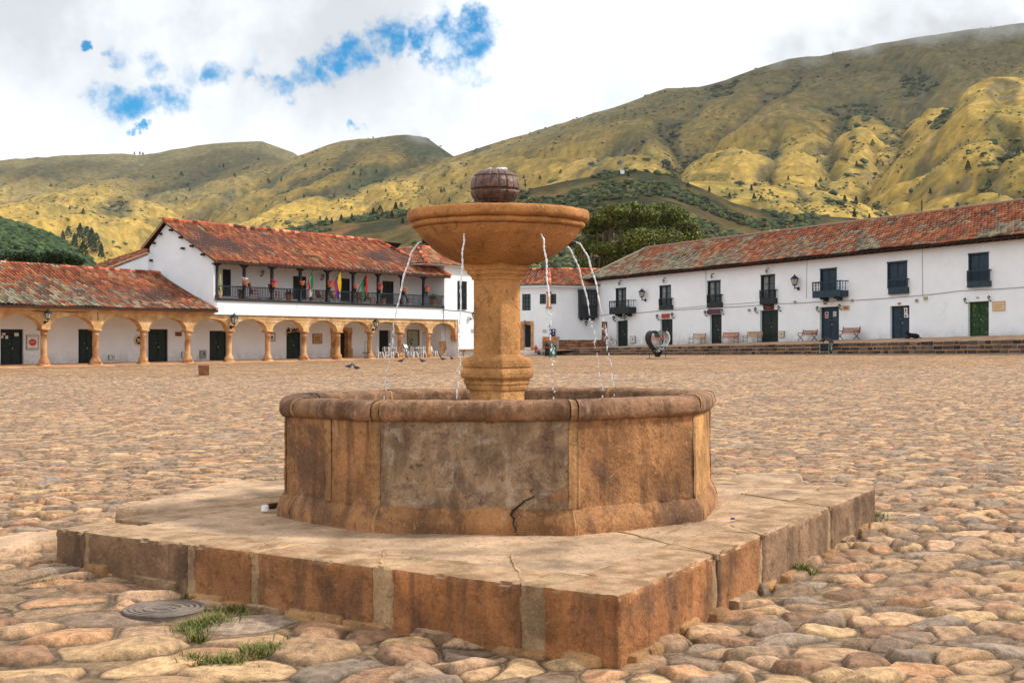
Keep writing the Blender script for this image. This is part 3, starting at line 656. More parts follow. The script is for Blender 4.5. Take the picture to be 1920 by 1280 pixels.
re = [fr_(x, y, PN, PR) for x, y in ((1158, 1116), (1345, 1042), (1352, 1038), (1437, 1006), (1443, 1003), (1556, 952), (1562, 949), (1642, 915))]
edge(PN, PR, [.08]+re[1:-1]+[1.], [M_kr, 'j', M_kerb, 'j', M_kg, 'j', M_kg], 1)
edge(PL, PB, [.1, .35, .36, .62, .63, 1.], [M_kg, 'j', M_kerb, 'j', M_kg], -1)
edge(PR, PB, [.1, .4, .41, .7, .71, .9], [M_kg, 'j', M_kerb, 'j', M_kg], 1)
v, f = rough_box(((PN.x+PB.x)/2, (PN.y+PB.y)/2, ZP/2-.05), (PL-PN).normalized(), (PR-PN).normalized(), (PL-PN).length/2-.34, (PR-PN).length/2-.34, ZP/2+.047, .03, .012, .05, 3)
mesh_obj('top_slab', v, f, M_top, plat, True)
c_ = Vector((FC[0], FC[1], ZP)); M_line = stonemat('tan_joint', L(158, 130, 100), L(120, 96, 74), L(184, 156, 126), .5)
def slab_line(A, B, w_=.009):
    sj = MB()
    n = 14; e = (B-A).normalized(); s_ = Vector((-e.y, e.x, 0)); P_ = [A.lerp(B, i/n)+s_*random.uniform(-.012, .012) for i in range(n+1)]
    for a_, b_ in zip(P_, P_[1:]): sj.hexa([a_-s_*w_+Vector((0, 0, -.03)), b_-s_*w_+Vector((0, 0, -.03)), b_+s_*w_+Vector((0, 0, -.03)), a_+s_*w_+Vector((0, 0, -.03)), a_-s_*w_+Vector((0, 0, .0035)), b_-s_*w_+Vector((0, 0, .0035)), b_+s_*w_+Vector((0, 0, .0035)), a_+s_*w_+Vector((0, 0, .0035))])
    sj.build('slab_joint', M_tan, plat)
for x0, y0, x1, y1 in ((1345, 1040, 1120, 985), (1556, 950, 1390, 925), (985, 1098, 960, 1040), (715, 1062, 722, 1030), (472, 1034, 520, 1005), (1437, 1004, 1370, 985), (1250, 1000, 1420, 915)): slab_line(Vector(ground_hit(x0, y0, ZP)), Vector(ground_hit(x1, y1, ZP)))
for A, B, s in ((PN, PL, -1), (PN, PR, 1)):
    e = (B-A); ax = e.normalized(); ay = Vector((-ax.y, ax.x, 0))*s; t = 0.02
    k = 0
    while t < .92:
        ln = random.uniform(.18, .5); k += 1
        c = A+ax*(t*e.length+ln/2)+ay*(.10-random.uniform(0, .05)); v, f = rough_box((c.x, c.y, float(G(c.x, c.y))), ax, ay, ln/2, .12, random.uniform(.03, .075), .03, .018, .03, 300+k)
        mesh_obj('footing', v, f, M_mort if k % 3 else M_kg, plat, True); t += ln*random.uniform(.8, 1.8)/e.length
# ================================================================ houses round the square
def damp(zb, zt=1.3):
    def f(nt, vec, col):
        s = N(nt, 'ShaderNodeSeparateXYZ'); nt.links.new(vec, s.inputs[0]); k = noise_(nt, vec, 1.6, 8, .7); k = maprange(nt, k, .36, .60); g = maprange(nt, s.outputs[2], zb, zb+zt, 1, 0)
        col = mixc(nt, math_(nt, 'MULTIPLY', math_(nt, 'MULTIPLY', k, g), .55), col, L(168, 152, 132)); k2 = noise_(nt, vec, 5, 8, .7); k2 = maprange(nt, k2, .60, .66); return mixc(nt, math_(nt, 'MULTIPLY', math_(nt, 'MULTIPLY', k2, g), .7), col, L(140, 112, 86))
    return f
M_white = mat('whitewash', [(.3, (.74, .77, .80)), (.7, (.83, .86, .89))], scale=.6, detail=10, rough=.9, bump=.5, bscale=1.6, bdist=.06,
              overlays=[(.5, .60, .78, (.60, .60, .60), .35), (4, .66, .74, (.52, .50, .46), .3)], extra=damp(.1, 1.2))
M_white_t = mat('whitewash_terrace', [(.3, (.76, .80, .83)), (.7, (.86, .89, .92))], scale=.6, detail=10, rough=.9, bump=.5, bscale=1.6, bdist=.06, overlays=[(.5, .58, .76, (.58, .59, .60), .4), (4, .66, .74, (.52, .50, .46), .3)], extra=damp(1.2, 1.7))
M_band = mat('ochre_arcade_stone', [(.36, L(180, 138, 94)), (.5, L(204, 164, 112)), (.64, L(216, 186, 142))], scale=1.3, detail=9, rough=.9, bump=.6, bscale=6, bdist=.04, vcol=True, overlays=[(.8, .55, .7, L(178, 116, 58), .55)])
M_colm = mat('column_stone', [(.36, L(150, 102, 66)), (.5, L(190, 140, 92)), (.64, L(208, 168, 120))], scale=1.6, detail=9, rough=.9, bump=.6, bscale=9, bdist=.03, overlays=[(1.5, .52, .66, L(130, 84, 54), .5)])
M_bwood = mat('black_blue_timber', [(.3, L(22, 26, 30)), (.7, L(42, 48, 54))], scale=6, rough=.6, bump=.3, stretch=(1, 1, .2))
M_dgreen = mat('dark_green_paint', [(.3, L(12, 26, 24)), (.7, L(28, 48, 42))], scale=3, rough=.55, bump=.2, overlays=[(9, .66, .72, L(80, 96, 80), .4)])
M_dblue = mat('dark_blue_paint', [(.3, L(26, 42, 54)), (.7, L(46, 66, 80))], scale=3, rough=.55, bump=.2, overlays=[(9, .68, .74, L(110, 120, 120), .3)])
M_green = mat('flaking_green_paint', [(.3, L(20, 48, 28)), (.7, L(44, 78, 40))], scale=4, rough=.7, bump=.3, overlays=[(3, .55, .62, L(128, 120, 56), .7), (7, .6, .66, L(24, 34, 26), .7)])
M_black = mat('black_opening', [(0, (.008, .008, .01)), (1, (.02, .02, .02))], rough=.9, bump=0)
M_rafter = mat('dark_rafter', [(.3, L(36, 20, 14)), (.7, L(72, 42, 28))], scale=3, rough=.85, bump=.3)
M_side = mat('sidewalk_stone', [(.3, L(150, 110, 84)), (.5, L(186, 146, 110)), (.7, L(204, 166, 128))], scale=1.1, detail=10, rough=.9, bump=.6, bscale=7, bdist=.03, vcol=True)
M_glass = wmat('window_glass', (.10, .12, .13), .12, 0.)
M_tile = mat('clay_tile', [(.34, (.72, .72, .72)), (.66, (1.2, 1.18, 1.14))], scale=5, detail=8, rough=.9, bump=.5, bscale=20, bdist=.02, vcol=True)
M_terra = mat('terracotta', [(.3, L(176, 92, 56)), (.7, L(206, 124, 82))], scale=6, rough=.85, bump=.3)
M_wood = mat('varnished_wood', [(.3, L(124, 66, 38)), (.7, L(176, 104, 64))], scale=7, rough=.6, bump=.3, stretch=(1, 1, 3))
M_lwood = mat('pale_weathered_wood', [(.3, L(150, 116, 84)), (.7, L(196, 160, 124))], scale=7, rough=.75, bump=.3)
M_iron = mat('black_iron', [(.3, L(18, 20, 22)), (.7, L(40, 42, 44))], scale=9, rough=.5, bump=.2)
M_lamp = wmat('lantern_glass', (.55, .55, .50), .25, .3)
M_brick = mat('brown_brick', [(.3, (.8, .8, .8)), (.7, (1.15, 1.1, 1.1))], scale=3, rough=.9, bump=.5, vcol=True)

TP = np.array([L(196, 98, 62), L(206, 118, 76), L(176, 80, 52), L(150, 66, 46), L(120, 56, 44), L(214, 140, 98), L(186, 96, 70), L(84, 46, 40), L(160, 92, 72), L(226, 162, 120)])
LP = np.array([L(158, 150, 128), L(132, 126, 108), L(176, 166, 140), L(108, 98, 84), L(146, 132, 104)])
def bil(P, a, b):
    P00, P10, P01, P11 = [np.array(p) for p in P]
    a = a[..., None]; b = b[..., None]
    return (P00*(1-a)+P10*a)*(1-b)+(P01*(1-a)+P11*a)*b
def roof(P, parent, lich=None, keep=None, pitch=.27, tl=.40, sag=.10, seed=0, dark=.0, name='roof'):
    """clay barrel tiles on a four cornered slope: eave start, eave end, ridge start, ridge end"""
    P = [Vector(p) for p in P]; EL = (P[1]-P[0]).length; SL = (P[2]-P[0]).length; nc = max(2, int(EL/pitch)); nr = max(2, int(SL/tl))
    nrm = np.array((P[1]-P[0]).cross(P[2]-P[0]).normalized()); nrm = nrm if nrm[2] > 0 else -nrm
    c, r = np.meshgrid(np.arange(nc), np.arange(nr)); c = c.ravel().astype(float); r = r.ravel().astype(float)
    if keep is not None:
        k = keep((c+.5)/nc, (r+.5)/nr); c, r = c[k], r[k]
    K = 8; t = np.arange(K+1)/K
    h = np.where(t < .56, .078*np.sin(pi*np.clip(t/.56, 0, 1))**.8, -.03*np.sin(pi*np.clip((t-.56)/.44, 0, 1)))
    j1 = hsh(c, r, seed)-.5; j2 = hsh(c, r, seed+1)-.5; j3 = hsh(c, r*0, seed+2)-.5
    a = ((c+.06*j3+.05*j1)[:, None]+t[None])/nc; lift = (.028+.012*j2)[:, None]+0*t[None]
    b0 = (r+.10*j2)[:, None]/nr+0*t[None]; b1 = (r+1.02+.10*j2)[:, None]/nr+0*t[None]
    def pos(a, b, hh):
        q = bil(P, a, np.clip(b, 0, 1)); w = sag*(fbm(a*EL/3.2+seed, b*SL/2.6, 3, seed)-.5)*2-sag*.5*np.sin(np.clip(b, 0, 1)*pi)
        return q+nrm*(hh+w)[..., None]
    V = np.stack([pos(a, b0, h[None]*.85-.012), pos(a, b0, h[None]+lift), pos(a, b1, h[None]*.9)], 1)   # tile,3,K+1,3
    n = len(c); V = V.reshape(-1, 3); base = np.arange(n)[:, None, None]*3*(K+1); q = np.arange(2)[None, :, None]*(K+1); k = np.arange(K)[None, None]
    i0 = base+q+k; F = np.stack([i0, i0+1, i0+K+2, i0+K+1], -1).reshape(-1, 4)
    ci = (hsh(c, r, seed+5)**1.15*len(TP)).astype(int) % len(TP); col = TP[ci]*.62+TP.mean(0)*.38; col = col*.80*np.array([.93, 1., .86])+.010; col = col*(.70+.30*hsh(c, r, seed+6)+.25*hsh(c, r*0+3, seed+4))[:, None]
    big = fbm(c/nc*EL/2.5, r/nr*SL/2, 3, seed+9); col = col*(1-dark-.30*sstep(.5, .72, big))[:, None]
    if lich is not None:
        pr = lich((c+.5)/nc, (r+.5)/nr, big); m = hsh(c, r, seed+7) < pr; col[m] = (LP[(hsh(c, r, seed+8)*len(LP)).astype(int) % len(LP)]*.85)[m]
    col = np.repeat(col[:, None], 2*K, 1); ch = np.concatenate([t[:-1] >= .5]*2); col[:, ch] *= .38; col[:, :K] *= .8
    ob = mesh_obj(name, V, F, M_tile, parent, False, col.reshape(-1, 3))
    return ob
def soffit(P, parent, drop=.10, name='soffit', mt=None):
    P = [Vector(p) for p in P]; m = MB(); D = Vector((0, 0, drop)); m.hexa([P[0]-D*1.6, P[1]-D*1.6, P[3]-D*1.6, P[2]-D*1.6, P[0]-D*.3, P[1]-D*.3, P[3]-D*.3, P[2]-D*.3]); return m.build(name, mt or M_rafter, parent)
def ridge_caps(pts, parent, r=.14, step=.42, seed=0, col=None, name='ridge_tiles'):
    m = MB(); rr = random.Random(seed)
    for A, B in zip(pts, pts[1:]):
        A = Vector(A); B = Vector(B); n = max(1, int((B-A).length/step))
        for i in range(n):
            p = A.lerp(B, i/n); q = A.lerp(B, (i+1.12)/n); w = Vector((0, 0, rr.uniform(-.02, .02)))
            c = col or tuple(TP[rr.randrange(len(TP))]*rr.uniform(.7, 1.1)); m.tube([p+w, q+w*.3], [r*1.06, r*.9], 8, c)
    return m.build(name, M_tile, parent)
def wall(F, s0, s1, z0, z1, holes, d=0., depth=.3, name='wall', mt=None, parent=None, thick=.35):
    """front skin with openings and their reveals; z0 may be a function of s; holes (s0,s1,z0,z1)"""
    m = MB(F); zf = z0 if callable(z0) else (lambda s: z0); zt = z1 if callable(z1) else (lambda s: z1)
    sc_ = sorted({s0, s1, *[h[0] for h in holes], *[h[1] for h in holes], *np.arange(math.ceil(s0), s1, 1.5).tolist()}); sc_ = [s for s in sc_ if s0 <= s <= s1]
    for a, b in zip(sc_, sc_[1:]):
        if b-a < 1e-4: continue
        hs = sorted([h for h in holes if h[0] < (a+b)/2 < h[1]], key=lambda h: h[2]); z = (zf(a), zf(b))
        for h in hs:
            if h[2] > min(z)+.01: m.quad((a, d, z[0]), (b, d, z[1]), (b, d, h[2]), (a, d, h[2]))
            z = (h[3], h[3])
        m.quad((a, d, z[0]), (b, d, z[1]), (b, d, zt(b)), (a, d, zt(a)))
    for h in holes:
        a, b, c, e = h; q = d-depth
        m.quad((a, d, c), (a, q, c), (a, q, e), (a, d, e)); m.quad((b, d, c), (b, q, c), (b, q, e), (b, d, e)); m.quad((a, d, e), (a, q, e), (b, q, e), (b, d, e)); m.quad((a, d, c), (a, q, c), (b, q, c), (b, d, c))
        m.quad((a, q-.02, c), (b, q-.02, c), (b, q-.02, e), (a, q-.02, e))
    return m.build(name, mt or M_white, parent)
def rect(F, x0, x1, y0, y1, d=0.):
    xm, ym = (x0+x1)/2, (y0+y1)/2
    return F.px(x0, ym, d)[0], F.px(x1, ym, d)[0], F.px(xm, y1, d)[1], F.px(xm, y0, d)[1]
def door(F, r, d, mt, parent, frame=None, rows=4, label=None, handle=True, fw=.10):
    s0, s1, z0, z1 = r
    fm = MB(F)
    fm.box(s0, s0+fw, d-.06, d+.06, z0, z1-fw); fm.box(s1-fw, s1, d-.06, d+.06, z0, z1-fw); fm.box(s0, s1, d-.06, d+.07, z1-fw, z1)
    m = MB(F); mid = (s0+s1)/2; zt = z1-fw
    m.box(s0+fw, mid-.008, d-.07, d, z0+.02, zt); m.box(mid+.008, s1-fw, d-.07, d, z0+.02, zt)
    for a, b in ((s0+fw, mid), (mid, s1-fw)):
        for i in range(rows):
            q0 = z0+.1+(zt-z0-.15)*i/rows; q1 = z0+.1+(zt-z0-.15)*(i+1)/rows-.07
            m.box(a+.08, b-.08, d, d+.03, q0, q1); m.box(a+.14, b-.14, d+.03, d+.045, q0+.06, q1-.06)
    o = m.build('door', mt, parent)
    if label: o['label'] = label
    fm.build('door_frame', frame or mt, o)
    if handle:
        h = MB(F); h.ball((mid+.09, d+.07, z0+(z1-z0)*.47), .045, 8, 6); h.ball((mid-.09, d+.06, z0+(z1-z0)*.60), .03, 8, 6); h.build('handle', M_lamp, o)
    return o
def balusters(m, F_, s0, s1, z0, z1, d, n, r=.02):
    for i in range(n):
        s = s0+(s1-s0)*i/(n-1); m.tube([(s, d, z0), (s, d, z0+(z1-z0)*.3), (s, d, z0+(z1-z0)*.5), (s, d, z0+(z1-z0)*.7), (s, d, z1)], [r, r*1.6, r*.8, r*1.6, r], 6)
def window(F, r, rail, parent, mt, style='shutter', proj=.25, brk=False, label=None):
    """tall window with its small railed balcony; rail = (s0, s1, z_top, z_band, z_bottom)"""
    s0, s1, z0, z1 = r; d = -.14; fw = .09; mid = (s0+s1)/2
    fm = MB(F); fm.box(s0, s0+fw, d-.05, .03, z0, z1-fw); fm.box(s1-fw, s1, d-.05, .03, z0, z1-fw); fm.box(s0-.03, s1+.03, d-.05, .05, z1-fw, z1+.02)
    w = fm.build('window', mt, parent)
    if label: w['label'] = label
    if style == 'shutter':
        m = MB(F)
        for a, b in ((s0+fw, mid-.01), (mid+.01, s1-fw)):
            m.box(a, b, d-.04, d+.02, z0, z1-fw)
            for q0, q1 in ((.10, .42), (.48, .90)): m.box(a+.08, b-.08, d+.02, d+.045, z0+(z1-z0)*q0, z0+(z1-z0)*q1)
        m.build('shutter', M_dblue, w)
    else:
        g = MB(F); g.box(s0+fw, s1-fw, d-.05, d-.03, z0, z1-fw); g.build('pane', M_glass, w)
        m = MB(F)
        for s in (s0+fw+.03, mid-.035, mid+.035, s1-fw-.03): m.box(s-.03, s+.03, d-.02, d+.03, z0, z1-fw)
        for q in (.35, .62): m.box(s0+fw, s1-fw, d-.02, d+.02, z0+(z1-z0)*q-.02, z0+(z1-z0)*q+.02)
        m.build('window_leaf', mt, w)
        c = MB(F)
        for i in range(5): c.box(s0+fw+.1+i*.08, s0+fw+.15+i*.08, d-.028, d-.024, z0+.5, z1-fw-.05)
        c.build('curtain', M_curt, w)
    a, b, zt, zb, z_ = rail; p = proj
    m = MB(F); m.box(a-.04, b+.04, p-.05, p+.05, zt-.05, zt+.04); m.box(a, b, p-.035, p+.035, zb-.02, zb+.03)
    n = max(4, int((b-a)/.16)); balusters(m, F, a+.05, b-.05, zb, zt-.04, p, n)
    for s in (a, b):
        m.box(s-.035, s+.035, p-.04, p+.04, zb, zt)
        if p > .4:
            m.box(s-.03, s+.03, 0, p-.05, zt-.04, zt+.03); balusters(m, F, s, s+.001, zb, zt-.04, p*.35, 2); balusters(m, F, s, s+.001, zb, zt-.04, p*.68, 2)
        else: m.box(s-.03, s+.03, 0, p-.04, zt-.04, zt+.03)
    m.build('balcony_railing', mt, w)
    m = MB(F); m.box(a-.02, b+.02, 0, p+.03, z_+.03, zb-.02); m.box(a-.05, b+.05, 0, p+.06, z_, z_+.03)
    if brk:
        for s in (a+(b-a)*.25, a+(b-a)*.75): m.box(s-.12, s+.12, 0, p*.8, z_-.16, z_); m.box(s-.10, s+.10, 0, p*.45, z_-.27, z_-.16)
    m.build('balcony_box', mt, w)
    return w
M_curt = mat('curtain', [(.3, L(120, 130, 130)), (.7, L(170, 176, 172))], rough=.9, bump=.1)
def column(F, s, z0, z1, parent, base=.0, d=-.22, seed=0):
    m = MB(F); h = z1-z0; k = 1+.08*math.sin(seed*2.3)
    m.box(s-.30*k, s+.30*k, d-.30, d+.30, z0-.25, z0+.10)
    m.lathe((s, d, z0), [(.31*k, .08), (.33*k, .18), (.30, .30), (.22, .42), (.185, .50), (.19, h*.55), (.175, h-.34), (.21, h-.32), (.21, h-.26), (.185, h-.24), (.20, h-.12), (.27, h-.06)], 14)
    m.box(s-.29, s+.29, d-.29, d+.29, z1-.06, z1+.02)
    return m.build('column', M_colm, parent, True)
def arches(F, i0, i1, bay, z1, zs, rise, parent, d0=0., d1=-.46, half=None):
    m = MB(F); ns = 20; rr = random.Random(3)
    for i in range(i0, i1):
        c = (i+.5)*bay; hw = bay/2-.27
        pts = [(c-bay/2, zs)]+[(c-hw*math.cos(pi*k/ns), zs+rise*math.sin(pi*k/ns)**.92) for k in range(ns+1)]+[(c+bay/2, zs)]
        if half and i == i1-1: pts[-2:] = [(c+hw*1.0, zs-.02), (c+hw+.26, zs-.02)]
        for (a, za), (b, zb) in zip(pts, pts[1:]):
            k = rr.uniform(.80, 1.12); col = (k, k*rr.uniform(.94, 1.02), k*rr.uniform(.82, 1.05))
            zm = lambda z: z+.34
            if b > a+1e-5:
                ta, tb = min(z1-.1, za+.36), min(z1-.1, zb+.36)
                m.quad((a, d0, za), (b, d0, zb), (b, d0, tb), (a, d0, ta), col); m.quad((a, d0, ta), (b, d0, tb), (b, d0, z1), (a, d0, z1), (1, .98, .95)); m.quad((a, d1, za), (b, d1, zb), (b, d1, z1), (a, d1, z1), col)
            m.quad((a, d0, za), (b, d0, zb), (b, d1, zb), (a, d1, za), col)
    return m.build('arcade_arches', M_band, parent)
FL = Frame((-27.3, 75, 0), (.5714, .8212), (.8208, -.5712)); BAY = 3.61
gz = lambda s, d=0.: float(G(*FL.P(s, d, 0)[:2]))
S4 = FL.px(400, 500)[0]; SE = FL.px(831, 560)[0]; DB = -3.3
zside = lambda s: gz(s, .5)+.10
# ---- low arcade house
low = thing('arcade_house', 'low white house with a long mossy tiled roof over an ochre stone arcade', 'house', FL.P(2, 0, 0))
arches(FL, -2, 4, BAY, 3.44, 2.36, .82, low)
for i in range(-1, 4): column(FL, i*BAY, zside(i*BAY), 2.36, low, seed=i)
m = MB(FL); m.box(-8, S4, -.5, .10, 3.44, 3.56); m.box(-8, S4, -.5, .22, 3.56, 3.66, (.92, .7, .5)); m.box(-8, S4, -.5, .34, 3.66, 3.74, (.8, .5, .36)); m.build('cornice', M_band, low)
def arc_floor(s0, s1, par, name='arcade_floor'):
    m = MB(FL); n = int((s1-s0)/1.2); rr = random.Random(5)
    for k in range(n):
        a = s0+(s1-s0)*k/n; b = s0+(s1-s0)*(k+1)/n; c = rr.uniform(.85, 1.1); za, zb = zside(a), zside(b)
        m.hexa([FLs for FLs in [(a, .75, za-.5), (b, .75, zb-.5), (b, DB, zb-.5), (a, DB, za-.5), (a, .75, za-.03), (b, .75, zb-.03), (b, DB, zb+.05), (a, DB, za+.05)]], (c, c*.95, c*.9))
    return m.build(name, M_side, par)
arc_floor(-9, S4, low)
dl = [rect(FL, *q, DB) for q in ((1, 44, 617, 686), (147, 178, 617, 684), (278, 315, 617, 681), (393, 426, 620, 677))]
wall(FL, -10, S4+.4, -.3, 3.5, dl[:3]+[dl[3]] if dl[3][1] < S4+.3 else dl[:3], DB, .22, 'back_wall', parent=low)
for r, lb in zip(dl[:3], ('double door with paper notices', None, None)): door(FL, r, DB-.16, M_dgreen, low, label=lb)
m = MB(FL); m.box(-9, S4, DB, -.46, 3.30, 3.42); m.build('arcade_ceiling', M_white, low)
nt_ = MB(FL)
for q in ((6, 12, 624, 628), (4, 8, 629, 634), (12, 17, 629, 635), (29, 37, 624, 630)):
    a, b, c, e = rect(FL, *q, DB); nt_.box(a, b, DB-.12, DB-.10, c, e)
M_paper = mat('paper', [(.3, L(196, 190, 196)), (.7, L(226, 222, 220))], scale=8, rough=.8, bump=0); nt_.build('paper_notice', M_paper, low)
rl = [FL.P(-10, .55, 3.74), FL.P(S4-.05, .55, 3.74), FL.P(-10, -5.4, 6.35), FL.P(S4-.05, -5.4, 6.35)]
rl[2].z += .25; 
def lich_low(a, b, g): return np.clip(.95-1.1*b-.9*np.clip(a-.45, 0, 1)+.9*(g-.5), .06, .92)
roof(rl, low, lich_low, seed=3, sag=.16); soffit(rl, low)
ridge_caps([rl[2]+Vector((0, 0, .05)), (rl[2]+rl[3])/2+Vector((0, 0, -.02)), rl[3]+Vector((0, 0, .05))], low, seed=1)
m = MB(FL); m.quad((-10, -5.4, 2), (S4, -5.4, 2), (S4, -5.4, 6.25), (-10, -5.4, 6.4)); m.quad((-10, -5.6, 6.35), (S4, -5.6, 6.2), (S4, -11, 4), (-10, -11, 4)); m.build('rear_slope', M_rafter, low)
# ---- two storey house with the long balcony
bal = thing('balcony_house', 'two storey white house with a long black timber balcony above stone arches', 'house', FL.P(22, 0, 0))
arches(FL, 4, 11, BAY, 3.46, 2.36, .82, bal, half=True)
for i in range(4, 11): column(FL, i*BAY, zside(i*BAY), 2.36, bal, seed=i+3)
m = MB(FL); m.box(11*BAY-.30, 11*BAY+.06, -.46, .06, 1.78, 3.46); m.box(11*BAY-.25, 11*BAY+.03, -.4, .04, 1.66, 1.78); m.build('arch_springer', M_colm, bal)
arc_floor(S4, 40.6, bal)
db = [rect(FL, *q, DB) for q in ((393, 426, 620, 677), (537, 565, 617, 673), (621, 657, 616, 671), (711, 732, 619, 668), (763, 786, 618, 662))]
wall(FL, S4+.4, 39.7, -.3, 3.5, [r for r in db if r[0] > S4+.4 and r[1] < 39.6], DB, .3, 'back_wall', parent=bal)
for k, r in enumerate(db):
    if k in (0, 1): door(FL, r, DB-.2 if r[0] > S4+.4 else DB+.02, M_dgreen, bal, label=['dark green door beside the arcade column', 'dark green door under a dried garland'][k])
m = MB(FL); m.box(S4, 41, DB, -.46, 3.30, 3.42); m.build('arcade_ceiling', M_white, bal)
a, b, c, e = db[2]; m = MB(FL)
for s in (a-.02, b-.38): m.box(s, s+.42, DB-.28, DB+.10, c, e-.35); m.box(s-.08, s+.50, DB-.28, DB+.16, c, c+.75); m.box(s-.05, s+.47, DB-.28, DB+.14, e-.45, e-.2)
m.box(a-.1, b+.1, DB-.28, DB+.12, e-.2, e+.05); m.build('stone_portal', M_colm, bal)
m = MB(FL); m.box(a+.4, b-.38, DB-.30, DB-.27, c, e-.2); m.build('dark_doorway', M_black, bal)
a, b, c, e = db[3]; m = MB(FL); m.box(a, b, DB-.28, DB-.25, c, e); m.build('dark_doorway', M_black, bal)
a, b, c, e = db[4]; fr = MB(FL)
for p, q in ((a, a+.1), (b-.1, b)): fr.box(p, q, DB-.1, DB+.05, c, e)
fr.box(a, b, DB-.1, DB+.06, e-.1, e); o = fr.build('glazed_door', M_wood, bal)
g_ = MB(FL); g_.box(a+.1, b-.1, DB-.1, DB-.05, c, e-.1, (.55, .62, .5))
for k in range(18): s = random.uniform(a+.14, a+(b-a)*.5); z = random.uniform(c+.3, e-.4); g_.box(s, s+random.uniform(.05, .18), DB-.05, DB-.04, z, z+random.uniform(.05, .14), (.12, .16, .12))
g_.build('pane', mat('printed_glass', [(0, L(190, 196, 180)), (1, L(206, 210, 200))], rough=.3, bump=0, vcol=True), o)
# white band under the balcony, gable, recess of the balcony
ZB, ZE = 4.50, 7.12
m = MB(FL); m.box(S4, SE, -.35, .04, 3.50, ZB); m.box(S4, SE+8, -.3, .13, 3.462, 3.52); m.build('front_wall', M_white, bal)
gp = [(-.45, 3.0), (-.45, 3.52), (.04, 3.52), (.04, 7.12), (-4.63, 9.80), (-6.45, 8.22), (-6.45, 3.0)]
m = MB(FL); m.prism([(d, z) for d, z in gp], S4-.001, S4+.35, 'x'); m.F = FL
m.build('gable_wall', M_white, bal)
wd = [rect(FL, *q, -2.0) for q in ((417.5, 433, 505, 555), (549.5, 574, 518, 562), (638.5, 656, 522, 566), (717, 738, 527, 570), (799, 812, 528, 572))]
wall(FL, S4+.35, SE, ZB, ZE+.3, wd, -2.0, .15, 'balcony_back_wall', parent=bal)
for r in wd: door(FL, r, -2.08, M_bwood, bal, rows=3, handle=False)
m = MB(FL); m.box(S4+.35, SE, -2.0, .04, ZB, ZB+.06); m.build('balcony_floor', M_wood, bal)
m = MB(FL); m.box(S4+.3, SE+.05, -.02, .18, ZE-.24, ZE); m.box(S4+.3, SE, -2, .1, ZE+.02, ZE+.06)
for k in range(60): s = S4+.4+k*(SE-S4-.6)/59; m.box(s-.05, s+.05, -2, .62, ZE-.10, ZE+.01)
m.build('balcony_ceiling_beam', M_bwood, bal)
PX = (404, 458, 510, 563, 614, 662, 709, 753, 794)
for k, x in enumerate(PX):
    s = FL.px(x, 540, .05)[0]; m = MB(FL); s += .1 if k == 0 else 0
    m.box(s-.085, s+.085, -.04, .13, ZB-.02, ZE-.30); m.box(s-.13, s+.13, -.08, .17, ZB-.02, ZB+.25); m.box(s-.35, s+.35, -.05, .14, ZE-.32, ZE-.24); m.box(s-.2, s+.2, -.05, .14, ZE-.40, ZE-.32)
    m.build('balcony_post', M_bwood, bal)
m = MB(FL); m.box(S4+.3, SE, .02, .10, ZB+.84, ZB+.92); m.box(S4+.3, SE, -.02, .16, ZB-.10, ZB+.08); m.box(S4+.3, SE, .03, .09, ZB+.16, ZB+.20)
n = int((SE-S4-.4)/.155)
for k in range(n): s = S4+.4+k*.155; m.box(s-.016, s+.016, .04, .075, ZB+.18, ZB+.86)
m.build('balcony_railing', M_bwood, bal)
EV = FL.px(845, 518, .62)[0]
rb = [FL.P(S4-.35, .62, 7.02), FL.P(EV, .62, 7.02), FL.P(S4-.35, -4.63, 9.98), FL.P(EV-3.2, -4.63, 9.98)]
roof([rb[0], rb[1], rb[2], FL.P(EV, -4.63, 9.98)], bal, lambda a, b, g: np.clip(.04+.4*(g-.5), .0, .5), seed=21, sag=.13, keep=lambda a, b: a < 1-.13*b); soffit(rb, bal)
ridge_caps([rb[2]+Vector((0, 0, .04)), rb[3]+Vector((0, 0, .04)), rb[1]+Vector((0, 0, .08))], bal, seed=2)
rk = [FL.P(S4-.35, -4.63, 9.98), FL.P(EV, -4.63, 9.98), FL.P(S4-.35, -7.0, 8.15), FL.P(EV, -7, 8.15)]
m = MB(); m.quad(rk[0], rk[1], rk[3], rk[2]); m.build('rear_slope', M_rafter, bal)
m = MB(FL)   # verge timbers and purlin ends on the gable
for (d0, z0), (d1, z1) in (((.62, 6.93), (-4.63, 9.90)), ((-4.63, 9.90), (-7.0, 8.06))): m.tube([(S4-.30, d0, z0), (S4-.30, d1, z1)], .055, 6)
m.build('verge_board', M_lwood, bal)
for d, z in ((-.9, 7.5), (-2.0, 8.12), (-3.1, 8.75), (-4.1, 9.3), (-2.9, 8.0), (-6.2, 7.3), (-5.2, 9.1), (-5.9, 8.5)): m = MB(FL); m.box(S4-.25, S4, d-.09, d+.09, z-.09, z+.05); m.build('purlin_end', M_rafter, bal)
